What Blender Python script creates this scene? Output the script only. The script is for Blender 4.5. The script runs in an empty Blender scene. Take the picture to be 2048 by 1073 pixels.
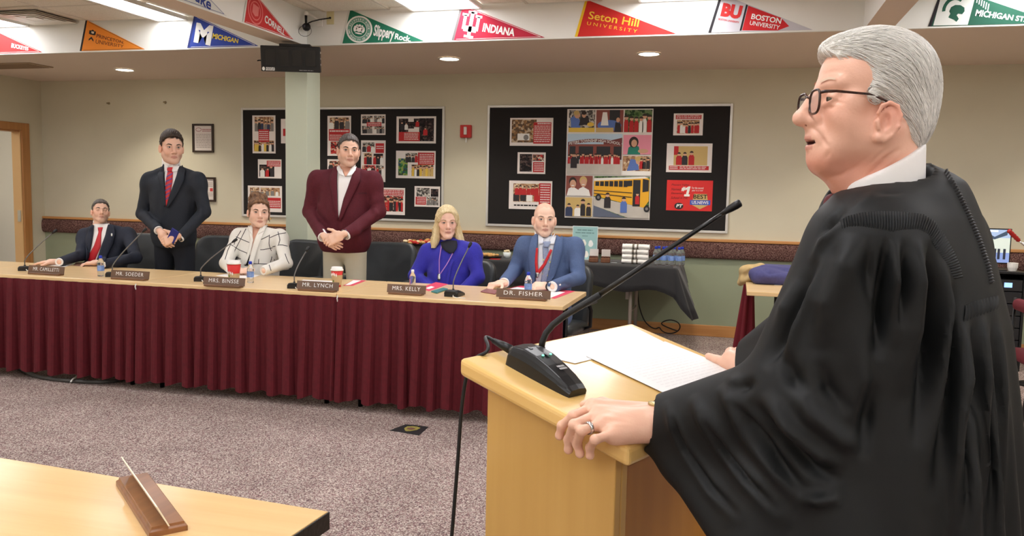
import bpy, math, random
import numpy as np
from mathutils import Vector, Matrix
# ---------------------------------------------------------------- camera
W_PX, H_PX, F_PX = 2048, 1073, 1653.0
CAM = np.array([0.0, 0.0, 1.42])
YAW, PITCH, ROLL = math.radians(15.15), math.radians(5.26), math.radians(1.208)
_fw = np.array([-math.sin(YAW)*math.cos(PITCH), math.cos(YAW)*math.cos(PITCH), -math.sin(PITCH)])
_r = np.array([math.cos(YAW), math.sin(YAW), 0.0]); _u = np.cross(_r, _fw)
CR = math.cos(ROLL)*_r + math.sin(ROLL)*_u; CU = -math.sin(ROLL)*_r + math.cos(ROLL)*_u; CF = _fw
scene = bpy.context.scene; C = scene.collection
cd = bpy.data.cameras.new('camera'); cam = bpy.data.objects.new('camera', cd); C.objects.link(cam)
cd.sensor_width = 36.0; cd.lens = 36.0*F_PX/W_PX; cd.clip_start = 0.02; cd.clip_end = 100
cam.matrix_world = Matrix(((CR[0],CU[0],-CF[0],CAM[0]),(CR[1],CU[1],-CF[1],CAM[1]),(CR[2],CU[2],-CF[2],CAM[2]),(0,0,0,1)))
scene.camera = cam
# ---------------------------------------------------------------- world, exposure, lamp strengths
world = bpy.data.worlds.new('world'); scene.world = world; world.use_nodes = True
world.node_tree.nodes['Background'].inputs[0].default_value = (0.9,0.92,1,1)
world.node_tree.nodes['Background'].inputs[1].default_value = 0.05
vs = scene.view_settings; vs.view_transform = 'Standard'; vs.look = 'None'; vs.exposure = 0.0; vs.gamma = 1.0; vs.use_curve_mapping = False
PANEL_L = 10.8        # fluorescent panels in the raised ceiling
DOWN_W = 58.0         # recessed warm downlights in the soffit (watts)
# ---------------------------------------------------------------- pixel helpers (frame 2048 x 1073)
def ray(x, y): return CR*(x-1024.0)/F_PX - CU*(y-536.5)/F_PX + CF
def at_z(x, y, z): r = ray(x,y); return CAM + r*((z-CAM[2])/r[2])
def at_y(x, y, Y): r = ray(x,y); return CAM + r*(Y/r[1])
def at_x(x, y, X): r = ray(x,y); return CAM + r*(X/r[0])
def at_d(x, y, d): return CAM + ray(x,y)*d
def to_px(P):
    Q = np.asarray(P, float) - CAM; z = Q@CF
    return np.stack([1024+F_PX*(Q@CR)/z, 536.5-F_PX*(Q@CU)/z], -1)
# ---------------------------------------------------------------- tags
def tag(o, label=None, cat=None, group=None, kind=None):
    if label: o['label'] = label
    if cat: o['category'] = cat
    if group: o['group'] = group
    if kind: o['kind'] = kind
    return o
def empty(name, loc=(0,0,0), rz=0.0):
    o = bpy.data.objects.new(name, None); C.objects.link(o); o.location = Vector([float(v) for v in loc]); o.rotation_euler = (0,0,rz)
    o.empty_display_size = .05; return o
def thing(name, label, cat, loc=(0,0,0), rz=0.0, group=None): return tag(empty(name, loc, rz), label, cat, group)
def copy_tree(o, parent=None):
    c = o.copy(); C.objects.link(c); c.parent = parent
    for ch in list(o.children): copy_tree(ch, c)
    return c
# ---------------------------------------------------------------- materials
def lin(c):
    if isinstance(c, str): c = tuple(int(c[i:i+2],16) for i in (1,3,5))
    return tuple((v/255.0/12.92 if v/255.0 <= .04045 else ((v/255.0+.055)/1.055)**2.4) for v in c[:3]) + (1.0,)
_mats = {}
def mat(key, col, rough=.6, metal=0.0, col2=None, scale=20.0, detail=4.0, bump=0.0, bscale=None, aniso=None, emit=0.0, trans=0.0, alpha=1.0, sheen=0.0, sub=0.0, attr=False, coat=0.0, ior=1.45, contrast=1.0, spec=.5):
    """principled material; col2 blends in by noise (aniso stretches it); bump adds fine relief"""
    if key in _mats: return _mats[key]
    m = bpy.data.materials.new(key); m.use_nodes = True; nt = m.node_tree; b = nt.nodes['Principled BSDF']
    b.inputs['Base Color'].default_value = lin(col); b.inputs['Roughness'].default_value = rough; b.inputs['Metallic'].default_value = metal
    b.inputs['IOR'].default_value = ior; b.inputs['Specular IOR Level'].default_value = spec
    if emit: b.inputs['Emission Color'].default_value = lin(col); b.inputs['Emission Strength'].default_value = emit
    if trans: b.inputs['Transmission Weight'].default_value = trans
    if alpha < 1: b.inputs['Alpha'].default_value = alpha
    if sheen: b.inputs['Sheen Weight'].default_value = sheen; b.inputs['Sheen Roughness'].default_value = .5
    if coat: b.inputs['Coat Weight'].default_value = coat; b.inputs['Coat Roughness'].default_value = .15
    if sub: b.inputs['Subsurface Weight'].default_value = sub; b.inputs['Subsurface Radius'].default_value = (.008,.003,.0015); b.inputs['Subsurface Scale'].default_value = 1.0
    L = nt.links; src = None
    if col2 or bump:
        tc = nt.nodes.new('ShaderNodeTexCoord'); mp = nt.nodes.new('ShaderNodeMapping'); L.new(tc.outputs['Object'], mp.inputs[0])
        if aniso: mp.inputs['Scale'].default_value = aniso
    if col2:
        n = nt.nodes.new('ShaderNodeTexNoise'); n.inputs['Scale'].default_value = scale; n.inputs['Detail'].default_value = detail; L.new(mp.outputs[0], n.inputs['Vector'])
        rp = nt.nodes.new('ShaderNodeValToRGB'); w = .25/contrast
        rp.color_ramp.elements[0].position = .5-w; rp.color_ramp.elements[1].position = .5+w
        rp.color_ramp.elements[0].color = lin(col); rp.color_ramp.elements[1].color = lin(col2)
        L.new(n.outputs['Fac'], rp.inputs[0]); src = rp.outputs[0]
    if attr:
        at = nt.nodes.new('ShaderNodeAttribute'); at.attribute_name = 'Col'
        if src:
            mx = nt.nodes.new('ShaderNodeMix'); mx.data_type = 'RGBA'; mx.blend_type = 'MULTIPLY'; mx.inputs[0].default_value = 1.0
            L.new(at.outputs['Color'], mx.inputs[6]); L.new(src, mx.inputs[7]); src = mx.outputs[2]
        else: src = at.outputs['Color']
    if src: L.new(src, b.inputs['Base Color'])
    if bump:
        n2 = nt.nodes.new('ShaderNodeTexNoise'); n2.inputs['Scale'].default_value = bscale or scale; n2.inputs['Detail'].default_value = 4; L.new(mp.outputs[0], n2.inputs['Vector'])
        bp = nt.nodes.new('ShaderNodeBump'); bp.inputs['Strength'].default_value = bump; bp.inputs['Distance'].default_value = .01
        L.new(n2.outputs['Fac'], bp.inputs['Height']); L.new(bp.outputs[0], b.inputs['Normal'])
    _mats[key] = m; return m
def carpet_mat(key, cols, scale, bump=.5):
    m = bpy.data.materials.new(key); m.use_nodes = True; nt = m.node_tree; b = nt.nodes['Principled BSDF']; L = nt.links
    b.inputs['Roughness'].default_value = .95; b.inputs['Specular IOR Level'].default_value = .15
    tc = nt.nodes.new('ShaderNodeTexCoord')
    v = nt.nodes.new('ShaderNodeTexVoronoi'); v.inputs['Scale'].default_value = scale; L.new(tc.outputs['Object'], v.inputs['Vector'])
    sp = nt.nodes.new('ShaderNodeSeparateColor'); L.new(v.outputs['Color'], sp.inputs[0])
    rp = nt.nodes.new('ShaderNodeValToRGB'); rp.color_ramp.interpolation = 'CONSTANT'
    e = rp.color_ramp.elements
    while len(e) < len(cols): e.new(.5)
    for i, c in enumerate(cols): e[i].position = i/len(cols); e[i].color = lin(c)
    L.new(sp.outputs[0], rp.inputs[0])
    n = nt.nodes.new('ShaderNodeTexNoise'); n.inputs['Scale'].default_value = 3; n.inputs['Detail'].default_value = 5; L.new(tc.outputs['Object'], n.inputs['Vector'])
    mr = nt.nodes.new('ShaderNodeMapRange'); mr.inputs[1].default_value = .3; mr.inputs[2].default_value = .7; mr.inputs[3].default_value = .88; mr.inputs[4].default_value = 1.1; L.new(n.outputs['Fac'], mr.inputs[0])
    mx = nt.nodes.new('ShaderNodeMix'); mx.data_type = 'RGBA'; mx.blend_type = 'MULTIPLY'; mx.inputs[0].default_value = 1; L.new(rp.outputs[0], mx.inputs[6]); L.new(mr.outputs[0], mx.inputs[7])
    L.new(mx.outputs[2], b.inputs['Base Color'])
    bp = nt.nodes.new('ShaderNodeBump'); bp.inputs['Strength'].default_value = bump; bp.inputs['Distance'].default_value = .004
    L.new(v.outputs['Distance'], bp.inputs['Height']); L.new(bp.outputs[0], b.inputs['Normal'])
    _mats[key] = m; return m
def wood_mat(key, c1, c2, axis='x', scale=6.0, rough=.4, coat=.25):
    a = {'x': (.35,6,6), 'y': (6,.35,6), 'z': (6,6,.35)}[axis]
    return mat(key, c1, rough, col2=c2, scale=scale, detail=6, aniso=a, coat=coat, bump=.02, bscale=scale*4)
# ---------------------------------------------------------------- mesh builder
def link(me, name, m, parent=None, smooth=False, loc=None):
    o = bpy.data.objects.new(name, me); C.objects.link(o)
    if m is not None and not me.materials:
        for mm in (m if isinstance(m, (list,tuple)) else [m]): me.materials.append(mm)
    if parent is not None: o.parent = parent
    if loc is not None: o.location = Vector([float(v) for v in loc])
    if smooth: me.polygons.foreach_set('use_smooth', [True]*len(me.polygons))
    return o
class MB:
    def __init__(s): s.v = []; s.f = []; s.mi = []
    def add(s, vs, fs, mi=0, M=None):
        o = len(s.v)
        for p in vs:
            p = Vector([float(q) for q in p]); s.v.append(tuple(M@p) if M is not None else tuple(p))
        for f in fs: s.f.append(tuple(o+i for i in f)); s.mi.append(mi)
        return s
    def box(s, a, b, mi=0, M=None):
        x0,y0,z0 = a; x1,y1,z1 = b
        return s.add([(x0,y0,z0),(x1,y0,z0),(x1,y1,z0),(x0,y1,z0),(x0,y0,z1),(x1,y0,z1),(x1,y1,z1),(x0,y1,z1)],
            [(0,3,2,1),(4,5,6,7),(0,1,5,4),(1,2,6,5),(2,3,7,6),(3,0,4,7)], mi, M)
    def prism(s, poly, z0, z1, mi=0, M=None):      # poly in xy, counter-clockwise
        n = len(poly); vs = [(p[0],p[1],z0) for p in poly]+[(p[0],p[1],z1) for p in poly]
        fs = [tuple(range(n-1,-1,-1)), tuple(range(n,2*n))]+[(i,(i+1)%n,n+(i+1)%n,n+i) for i in range(n)]
        return s.add(vs, fs, mi, M)
    def tube(s, pts, r, n=10, mi=0, caps=True, M=None):
        pts = [Vector([float(q) for q in p]) for p in pts]; k = len(pts); rs = r if isinstance(r,(list,tuple)) else [r]*k
        vs = []; up = None
        for i, p in enumerate(pts):
            t = (pts[min(i+1,k-1)]-pts[max(i-1,0)]).normalized()
            if up is None: up = Vector((0,0,1)) if abs(t.z) < .9 else Vector((1,0,0))
            a = t.cross(up).normalized(); b = a.cross(t).normalized(); up = b
            for j in range(n):
                g = 2*math.pi*j/n; vs.append(p+(a*math.cos(g)+b*math.sin(g))*rs[i])
        fs = [(i*n+j, i*n+(j+1)%n, (i+1)*n+(j+1)%n, (i+1)*n+j) for i in range(k-1) for j in range(n)]
        if caps: fs += [tuple(range(n-1,-1,-1)), tuple(range((k-1)*n, k*n))]
        return s.add(vs, fs, mi, M)
    def lathe(s, prof, n=20, mi=0, M=None):        # prof: (r, z) list bottom to top
        vs = [(r*math.cos(2*math.pi*j/n), r*math.sin(2*math.pi*j/n), z) for r,z in prof for j in range(n)]; k = len(prof)
        fs = [(i*n+j, i*n+(j+1)%n, (i+1)*n+(j+1)%n, (i+1)*n+j) for i in range(k-1) for j in range(n)]
        fs += [tuple(range(n-1,-1,-1)), tuple(range((k-1)*n, k*n))]
        return s.add(vs, fs, mi, M)
    def grid(s, P, mi=0, M=None, closed=False):     # P[i][j] points
        ni, nj = len(P), len(P[0]); vs = [p for row in P for p in row]
        fs = [(i*nj+j, i*nj+(j+1)%nj, (i+1)*nj+(j+1)%nj, (i+1)*nj+j) for i in range(ni-1) for j in range(nj if closed else nj-1)]
        return s.add(vs, fs, mi, M)
    def build(s, name, m, parent=None, smooth=False, bevel=0.0, loc=None, solid=0.0, subsurf=0, seg=2):
        me = bpy.data.meshes.new(name); me.from_pydata(s.v, [], s.f); 
        mats = m if isinstance(m,(list,tuple)) else [m]
        for mm in mats: me.materials.append(mm)
        me.polygons.foreach_set('material_index', s.mi); me.update()
        o = link(me, name, None, parent, smooth, loc)
        if solid: md = o.modifiers.new('s','SOLIDIFY'); md.thickness = solid; md.offset = 0
        if subsurf: md = o.modifiers.new('u','SUBSURF'); md.levels = subsurf; md.render_levels = subsurf
        if bevel: md = o.modifiers.new('b','BEVEL'); md.width = bevel; md.segments = seg; md.limit_method = 'ANGLE'; md.harden_normals = False
        return o
def T(x=0,y=0,z=0): return Matrix.Translation(Vector((float(x),float(y),float(z))))
def R(a, ax='Z'): return Matrix.Rotation(a, 4, ax)
def frame(o, x, y, z): # columns
    return Matrix(((x[0],y[0],z[0],o[0]),(x[1],y[1],z[1],o[1]),(x[2],y[2],z[2],o[2]),(0,0,0,1)))
def struct(o, label=None, cat=None): o['kind'] = 'structure'; tag(o, label, cat); return o
# ---------------------------------------------------------------- lettering
_txt = {}
def text_geo(s, bold=0.0, space=1.0):
    k = (s,bold,space)
    if k not in _txt:
        cu = bpy.data.curves.new('t','FONT'); cu.body = s; cu.size = 1.0; cu.offset = bold; cu.space_character = space; cu.resolution_u = 3
        o = bpy.data.objects.new('t', cu); C.objects.link(o); bpy.context.view_layer.update()
        me = bpy.data.meshes.new_from_object(o.evaluated_get(bpy.context.evaluated_depsgraph_get()))
        v = np.array([tuple(q.co) for q in me.vertices]).reshape(-1,3); f = [tuple(p.vertices) for p in me.polygons]
        bpy.data.objects.remove(o); bpy.data.curves.remove(cu); bpy.data.meshes.remove(me)
        if len(v): v[:,0] -= v[:,0].min(); 
        _txt[k] = (v, f)
    return _txt[k]
def add_text(mb, s, box, fn, bold=0.0, space=1.0, shear=0.0, mi=0, keep=False):
    """fit text s into box (x0,y0,x1,y1) of a 2-D sheet; fn(x,y)->3-D point"""
    v, f = text_geo(s, bold, space)
    if not len(v): return
    w = v[:,0].max(); y0, y1 = v[:,1].min(), v[:,1].max(); X0,Y0,X1,Y1 = box
    sx = (X1-X0)/w; sy = (Y1-Y0)/(y1-y0)
    if keep: sx = sy = min(sx, sy)
    pts = []
    for p in v:
        yy = (p[1]-y0)*sy; pts.append(fn(X0+p[0]*sx+shear*yy, Y0+yy))
    mb.add(pts, f, mi)
def text_bars(mb, box, fn, rows, r, fill=.62):
    """unreadable small print: rows of word-length bars inside box"""
    x0,y0,x1,y1 = box; hh = (y1-y0)/rows
    for i in range(rows):
        x = x0+(x1-x0)*r.uniform(0,.08); y = y1-(i+.8)*hh; e = x1-(x1-x0)*r.uniform(0,.08)
        while x < e:
            l = min(e, x+(x1-x0)*r.uniform(.1,.28)); mb.add([fn(x,y),fn(l,y),fn(l,y+hh*fill),fn(x,y+hh*fill)],[(0,1,2,3)]); x = l+(x1-x0)*.035
# ================================================================ THE ROOM
HS, HC = 2.67, 2.96            # soffit and raised-ceiling heights
YB, YFAS = 8.546, 6.716        # back wall, pennant fascia
XL, XR = -8.45, 5.2            # side walls
YK = -4.0                      # wall behind the camera
RAIL = .993
M_cream = mat('paint_cream', (210,204,182), .75, col2=(204,198,176), scale=2, bump=.02, bscale=300)
M_sage = mat('paint_sage', (150,158,132), .75, col2=(145,153,127), scale=2, bump=.02, bscale=300)
M_green = mat('paint_pale_green', (205,212,190), .7, bump=.02, bscale=200)
M_soff = mat('soffit_paint', (224,208,192), .8, bump=.02, bscale=250)
M_white = mat('fascia_white', (236,236,230), .75, bump=.02, bscale=200)
M_tile = mat('ceiling_tile', (240,234,222), .9, col2=(226,219,205), scale=90, bump=.15, bscale=160, contrast=1.5)
M_tbar = mat('ceiling_grid_metal', (214,206,192), .5)
M_oak = wood_mat('oak_trim', (204,150,92), (178,122,68), 'x', 5)
M_oakz = wood_mat('oak_trim_upright', (190,136,80), (166,112,62), 'z', 5)
M_bump = carpet_mat('rail_carpet', [(84,56,52),(118,88,82),(66,42,40),(136,108,100),(96,68,64)], 190)
M_carpet = carpet_mat('floor_carpet', [(156,140,132),(118,96,94),(190,177,167),(136,116,111),(100,80,82),(174,158,150),(146,114,115),(200,188,178)], 185)
fl = struct(MB().box((XL-4,YK,-.1),(XR,YB+.15,0)).build('floor', M_carpet), 'speckled mauve and grey carpet floor', 'floor')
# back wall: cream above the rail, sage below (two paint colours on one wall)
wb = MB(); wb.box((XL-.15,YB,RAIL-.02),(XR+.15,YB+.15,HS+.4)); wb.box((XL-.15,YB,0),(XR+.15,YB+.15,RAIL-.02), 1)
struct(wb.build('wall_back', [M_cream, M_sage]), 'cream wall with sage green lower part', 'wall')
struct(MB().box((XR,YK,0),(XR+.15,YB,HC+.1)).build('wall_right', M_cream), 'cream wall on the right side', 'wall')
struct(MB().box((XL-4,YK-.15,0),(XR+.15,YK,HC+.1)).build('wall_front', M_cream), 'cream wall behind the camera', 'wall')
DY0, DY1, DZ = 7.2, 8.24, 2.05
wl = MB(); wl.box((XL-.12,YK,0),(XL,DY0,HC+.1)); wl.box((XL-.12,DY1,0),(XL,YB,HC+.1)); wl.box((XL-.12,DY0,DZ),(XL,DY1,HC+.1))
struct(wl.build('wall_left', M_cream), 'cream wall with open doorway', 'wall')
# oak door frame
df = struct(empty('door_1', (XL,(DY0+DY1)/2,0)), 'oak door frame around the open doorway', 'door frame')
def dfp(name, a, b, m=M_oakz): return MB().box([a[0]-XL,a[1]-(DY0+DY1)/2,a[2]],[b[0]-XL,b[1]-(DY0+DY1)/2,b[2]]).build(name, m, df, bevel=.004)
dfp('casing', (XL,DY1-.02,0),(XL+.025,DY1+.09,DZ+.08)); dfp('casing', (XL,DY0-.09,0),(XL+.025,DY0+.02,DZ+.08)); dfp('casing',(XL,DY0+.02,DZ-.01),(XL+.024,DY1-.02,DZ+.08))
dfp('jamb', (XL-.13,DY1-.03,0),(XL-.001,DY1-.005,DZ), mat('oak_jamb',(216,176,122),.45)); dfp('jamb', (XL-.13,DY0+.005,0),(XL-.001,DY0+.03,DZ)); dfp('jamb',(XL-.13,DY0+.03,DZ-.03),(XL-.001,DY1-.03,DZ-.005))
dfp('strike_plate', (XL-.07,DY1-.036,.93),(XL-.02,DY1-.0305,1.07), mat('steel_plate',(210,208,200),.3,metal=.9))
# the room beyond the doorway
M_hall = mat('hall_paint',(230,226,216),.75); M_halld = mat('hall_panel',(104,96,84),.7)
hw = MB(); hw.box((XL-3.2,6.0,.95),(XL-3.05,YB+2,HC)); hw.box((XL-3.2,6.0,0),(XL-3.05,YB+2,.86),1); hw.box((XL-3.2,6.0,.86),(XL-3.02,YB+2,.95),2)
hw.box((XL-3.2,YB+1.9,0),(XL-.12,YB+2,HC)); hw.box((XL-3.2,5.9,0),(XL-.12,6.0,HC)); hw.box((XL-3.2,5.9,2.75),(XL-.12,YB+2,2.85)); hw.box((XL-.12,YB,0),(XL-.02,YB+2,HC))
struct(hw.build('wall_hall', [M_hall, M_halld, mat('hall_ledge',(176,168,152),.6)]), 'pale wall of the next room through the doorway', 'wall')
struct(MB().box((XL-3.2,YB,-.1),(XL-.1,YB+2,0)).build('floor_hall', M_carpet), 'carpet floor of the next room', 'floor')
hl = tag(MB().box((XL-2.2,7.2,2.715),(XL-1.0,8.6,2.749)).build('hall_ceiling_light', mat('hall_lamp',(255,250,240),.5,emit=9)), 'bright ceiling light panel in the next room', 'ceiling light')
# rail: oak cap + carpet bumper, baseboard
struct(MB().box((XL,YB-.045,RAIL-.03),(XR,YB,RAIL)).build('trim_1', M_oak, bevel=.006), 'oak cap strip along the wall rail', 'trim')
bp = []; n = 10
for k in range(n+1):
    a = math.pi*k/n; bp.append((-.004-.05*math.sin(a)**.5, RAIL-.115+.085*math.cos(a)))
mb = MB(); xs = [XL+.001, XR-.001]
pr = [(0,bp[0][1])]+bp+[(0,bp[-1][1])]
vs = [(x, YB-.002+p[0], p[1]) for x in xs for p in pr]; k = len(pr)
mb.add(vs, [(i,i+1,k+i+1,k+i) for i in range(k-1)]+[tuple(range(k-1,-1,-1)), tuple(range(k,2*k))])
struct(mb.build('trim_2', M_bump), 'brown carpeted bumper band along the wall', 'trim')
struct(MB().box((XL,YB-.016,0),(XR,YB,.115)).build('baseboard_back', M_oak, bevel=.004), 'oak baseboard along the back wall', 'baseboard')
struct(MB().box((XL,DY1+.09,0),(XL+.016,YB-.016,.115)).build('baseboard_left', M_oakz, bevel=.004), 'oak baseboard beside the doorway', 'baseboard')
# soffit, fascia, beams, raised ceiling
struct(MB().box((XL,YFAS+.03,HS),(XR,YB,HS+.08)).build('ceiling_soffit', M_soff), 'tan painted dropped soffit', 'ceiling')
struct(MB().box((XL,YFAS,HS),(XR,YFAS+.03,HC+.1)).build('wall_fascia', M_white), 'white fascia band above the soffit edge', 'wall')
for i,(x0,x1) in enumerate(((-3.955,-3.74),(.84,1.035))):
    b = MB(); b.box((x0,YK,HS),(x1,YFAS-.0005,HC+.08)); 
    for k,f in enumerate(b.f): b.mi[k] = 1 if k == 0 else 0
    struct(b.build('ceiling_beam', [M_white, M_soff]), ('ceiling beam meeting the square column','ceiling beam on the right near the helmet pennant')[i], 'beam')
co = MB().box((-3.96,YFAS+.002,0),(-3.74,6.955,HS-.0005)).build('column', M_green, bevel=.004); struct(co, 'square pale green column', 'column')
struct(MB().box((XL,YK,HC+.012),(XR,YFAS,HC+.1)).build('ceiling', M_tile), 'raised acoustic tile ceiling', 'ceiling')
ceil = bpy.data.objects['ceiling']
tb = MB(); ts = .61; ty = [YFAS-.61*k for k in range(5)]; tx = [XL+.61*k for k in range(18)]
for x in tx: tb.box((x-.012,ty[-1],HC-.004),(x+.012,YFAS-.001,HC+.011))
for y in ty[1:]: tb.box((XL,y-.012,HC-.0045),(3,y+.012,HC+.0105))
tb.build('ceiling_grid', M_tbar, ceil)
LIGHTS = [(-7.36,-6.75),(-5.28,-4.96),(-2.74,-2.12),(-.82,-.2),(1.6,2.2)]   # x ranges next to the fascia
tm = None
for i in range(17):
    for j in range(4):
        x0, x1, y1, y0 = tx[i]+.014, tx[i+1]-.014, ty[j]-.014, ty[j+1]+.014
        if j < 2 and any(x1 > a+.02 and x0 < b-.02 for a,b in LIGHTS+[(-6.68,-6.15),(-3.955,-3.74),(.84,1.035)]): continue
        w = x1-x0; h = y1-y0
        if tm is None:
            t0 = MB().box((-w/2,-h/2,-.004),(w/2,h/2,.010)).build('ceiling_tile', M_tile, ceil, bevel=.004, seg=1); tm = t0
        else: t0 = tm.copy(); C.objects.link(t0)
        t0.location = ((x0+x1)/2,(y0+y1)/2,HC)
# fluorescent panels: one row next to the fascia, more rows over the rest of the room
M_lamp = mat('lamp_diffuser',(252,252,255),.6,emit=PANEL_L); M_fr = mat('lamp_frame',(238,236,230),.45)
def troffer(x0,x1,y0,y1,label):
    o = thing('ceiling_light', label, 'ceiling light', ((x0+x1)/2,(y0+y1)/2,HC-.03), group='fluorescent ceiling panels')
    w, h = (x1-x0)/2, (y1-y0)/2
    f = MB()
    for a,b in (((-w,-h),(-w+.02,h)),((w-.02,-h),(w,h)),((-w+.02,-h),(w-.02,-h+.02)),((-w+.02,h-.02),(w-.02,h))): f.box((a[0],a[1],0),(b[0],b[1],.036))
    f.build('frame', M_fr, o); MB().box((-w+.02,-h+.02,.012),(w-.02,h-.02,.03)).build('diffuser', M_lamp, o)
for (a,b),l in zip(LIGHTS, ('bright ceiling panel at far left above the buckeye pennant','narrow bright ceiling panel between the orange and blue pennants','bright ceiling panel above the crimson pennant','bright ceiling panel above the red and yellow pennant','bright ceiling panel above the helmet pennant')):
    troffer(a, b, 5.5, YFAS-.006, l)
for yc in (3.6,1.2,-1.2,-3.0):
    for xc in (-7.05,-5.2,-2.4,-.5,1.9,4.0): troffer(xc-.3,xc+.3,yc-.6,yc+.6,'fluorescent ceiling panel over the middle of the room')
# supply air diffuser
v = thing('air_vent', 'square louvred air vent beside the bright ceiling panel', 'vent', (-6.42,6.45,HC-.022))
M_vent = mat('vent_metal',(232,228,218),.4); M_dk = mat('vent_dark',(190,182,168),.7)
MB().box((-.24,-.24,.012),(.24,.24,.02)).build('backing', M_dk, v)
for k,s in enumerate((.25,.175,.1)):
    f = MB()
    for a in range(4):
        f.add([(-s,-s,.0+.004*k),(s,-s,.0+.004*k),(s-.045,-s+.045,.012),(-s+.045,-s+.045,.012)],[(0,1,2,3)],0,R(a*math.pi/2))
    f.build('louvre', M_vent, v, solid=.003)
MB().box((-.05,-.05,.002),(.05,.05,.008)).build('centre_plate', M_vent, v)
# recessed downlights
M_dl = mat('downlight_glow',(255,246,228),.5,emit=30)
for (x,y),l in zip(((-6.55,7.77),(-4.63,7.6),(1.1,7.5),(3.0,7.5),(-2.7,7.54),(-.82,7.52)),('recessed downlight above the standing men at left','recessed downlight hidden behind the column monitor','recessed downlight hidden behind the head of the robed man','recessed downlight beyond the right edge over the rack','recessed downlight above the board gap','recessed downlight above the right board')):
    o = thing('downlight', l, 'ceiling light', (x,y,HS-.012), group='recessed soffit downlights')
    ring = MB(); prof = [(.105,.010),(.105,.002),(.098,0),(.088,.002),(.085,.010)]; ring.lathe(prof, 32); ring.f = ring.f[:-2]; ring.mi = ring.mi[:-2]
    ring.build('trim_ring', M_fr, o, smooth=True); MB().lathe([(.084,.006),(.084,.009)],32).build('lens', M_dl, o)
    ld = bpy.data.lights.new('downlight_lamp','SPOT'); ld.energy = DOWN_W; ld.color = (1,.91,.76); ld.spot_size = math.radians(112); ld.spot_blend = .55; ld.shadow_soft_size = .07
    lo = bpy.data.objects.new('lamp', ld); C.objects.link(lo); lo.parent = o; lo.location = (0,0,-.02)
# soffit access grille at far left, wall anchors
g = thing('ceiling_grille','tan flush grille in the soffit at far left','vent',at_z(20,131,HS)-np.array([0,0,.012]))
MB().box((-.42,-.16,0),(.42,.16,.011)).build('plate', mat('grille_tan',(168,146,120),.7), g, bevel=.003)
for k in range(9): MB().box((-.38,-.14+.033*k,-.004),(.38,-.128+.033*k,0)).build('slat', mat('grille_slat',(150,128,104),.7), g)
for px,py,l in ((218,207,'tiny metal wall anchor nearer the corner'),(331,205,'tiny metal wall anchor above the standing man')):
    p = at_y(px,py,YB); o = thing('wall_anchor', l, 'wall anchor', (p[0],YB,p[2]))
    MB().lathe([(.016,0),(.014,.006),(.006,.008),(.006,.03),(.01,.032),(.008,.036)],12,0,R(math.pi/2,'X')).build('hook', mat('anchor_metal',(150,140,110),.4,metal=.6), o, smooth=True)
# ================================================================ TABLES AND SMALL THINGS ON THEM
rnd = random.Random(7)
TZ, TY0, TY1 = .75, 4.77, 5.56
M_top = wood_mat('table_top_maple', (240,208,156), (228,192,138), 'x', 3.5, .35, .3)
M_skirt = mat('burgundy_skirt', (96,14,27), .85, col2=(82,10,22), scale=40, bump=.05, bscale=400)
M_black = mat('black_plastic', (18,18,20), .4); M_dkmetal = mat('dark_metal', (40,40,42), .35, metal=.8); M_chrome = mat('chrome',(205,205,205),.18,metal=1.0)
M_paper = mat('white_paper', (244,242,240), .8); M_pink = mat('pink_folder',(226,70,100),.55); M_red = mat('red_print',(196,34,40),.6)
M_wht = mat('white_lettering', (240,240,236), .6); M_cable = mat('white_cable',(232,230,224),.5)
def skirt_mesh(L, H, period, r, fold0=.004, fold1=.028, nz=10, gap=None):
    """pleated skirt hanging in the local x-z plane from z=0 down to -H, pleats bulging to -y"""
    xs = []; x = 0.0; k = 0
    prof = ((0,-.9),(.07,-.3),(.13,.7),(.24,1.0),(.42,1.0),(.53,.75),(.59,-.1),(.64,-.9),(.82,-1.15))
    pts = []
    while x < L-.01:
        p = period*r.uniform(.82,1.2); a = r.uniform(.75,1.25); sh = r.uniform(-.012,.012)
        for u,h in prof:
            if x+u*p < L: pts.append((x+u*p, h, a, sh))
        x += p
    pts.append((L,-.6,1,0))
    rows = []
    for i in range(nz+1):
        t = i/nz; amp = fold0+(fold1-fold0)*t**.6
        rows.append([(q[0]+q[3]*t*(1 if 0 < q[0] < L else 0), -q[1]*q[2]*amp-.02*t, -H*t-.012*t*math.sin(q[0]*31)) for q in pts])
    return MB().grid(rows)
XT = [-7.02,-5.5,-3.97,-2.45,-.972]
tl = ('pale maple table with burgundy skirt at the far left edge','pale maple table with burgundy skirt before the seated man in red tie','pale maple table with burgundy skirt before the woman in checked jacket','pale maple table with burgundy skirt before the woman in royal blue')
for i in range(4):
    x0, x1 = XT[i]+.002, XT[i+1]-.002; L = x1-x0
    t = thing('skirted_table', tl[i], 'table', (x0,TY0,0), group='skirted tables in a row')
    MB().box((0,0,TZ-.03),(L,TY1-TY0,TZ)).build('tabletop', M_top, t, bevel=.004)
    s = skirt_mesh(L+.003, TZ-.085, .112, rnd).build('skirt', M_skirt, t, smooth=False, loc=(-.001,-.008,TZ-.022)); md = s.modifiers.new('s','SOLIDIFY'); md.thickness = .002
    for a in (.12,L-.12):
        for b in (.1,TY1-TY0-.1): MB().tube([(a,b,0),(a,b,TZ-.03)], .016, 10).build('leg', M_dkmetal, t, smooth=True)
    MB().box((.05,.3,TZ-.08),(L-.05,.33,TZ-.031)).build('apron', M_dkmetal, t)
    if i >= 1:
        MB().tube([(.012,-.012,TZ-.05),(.012,-.02,TZ-.03),(.012,-.012,TZ-.012)], .004, 6).build('skirt_clip', M_cable, t)
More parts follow.
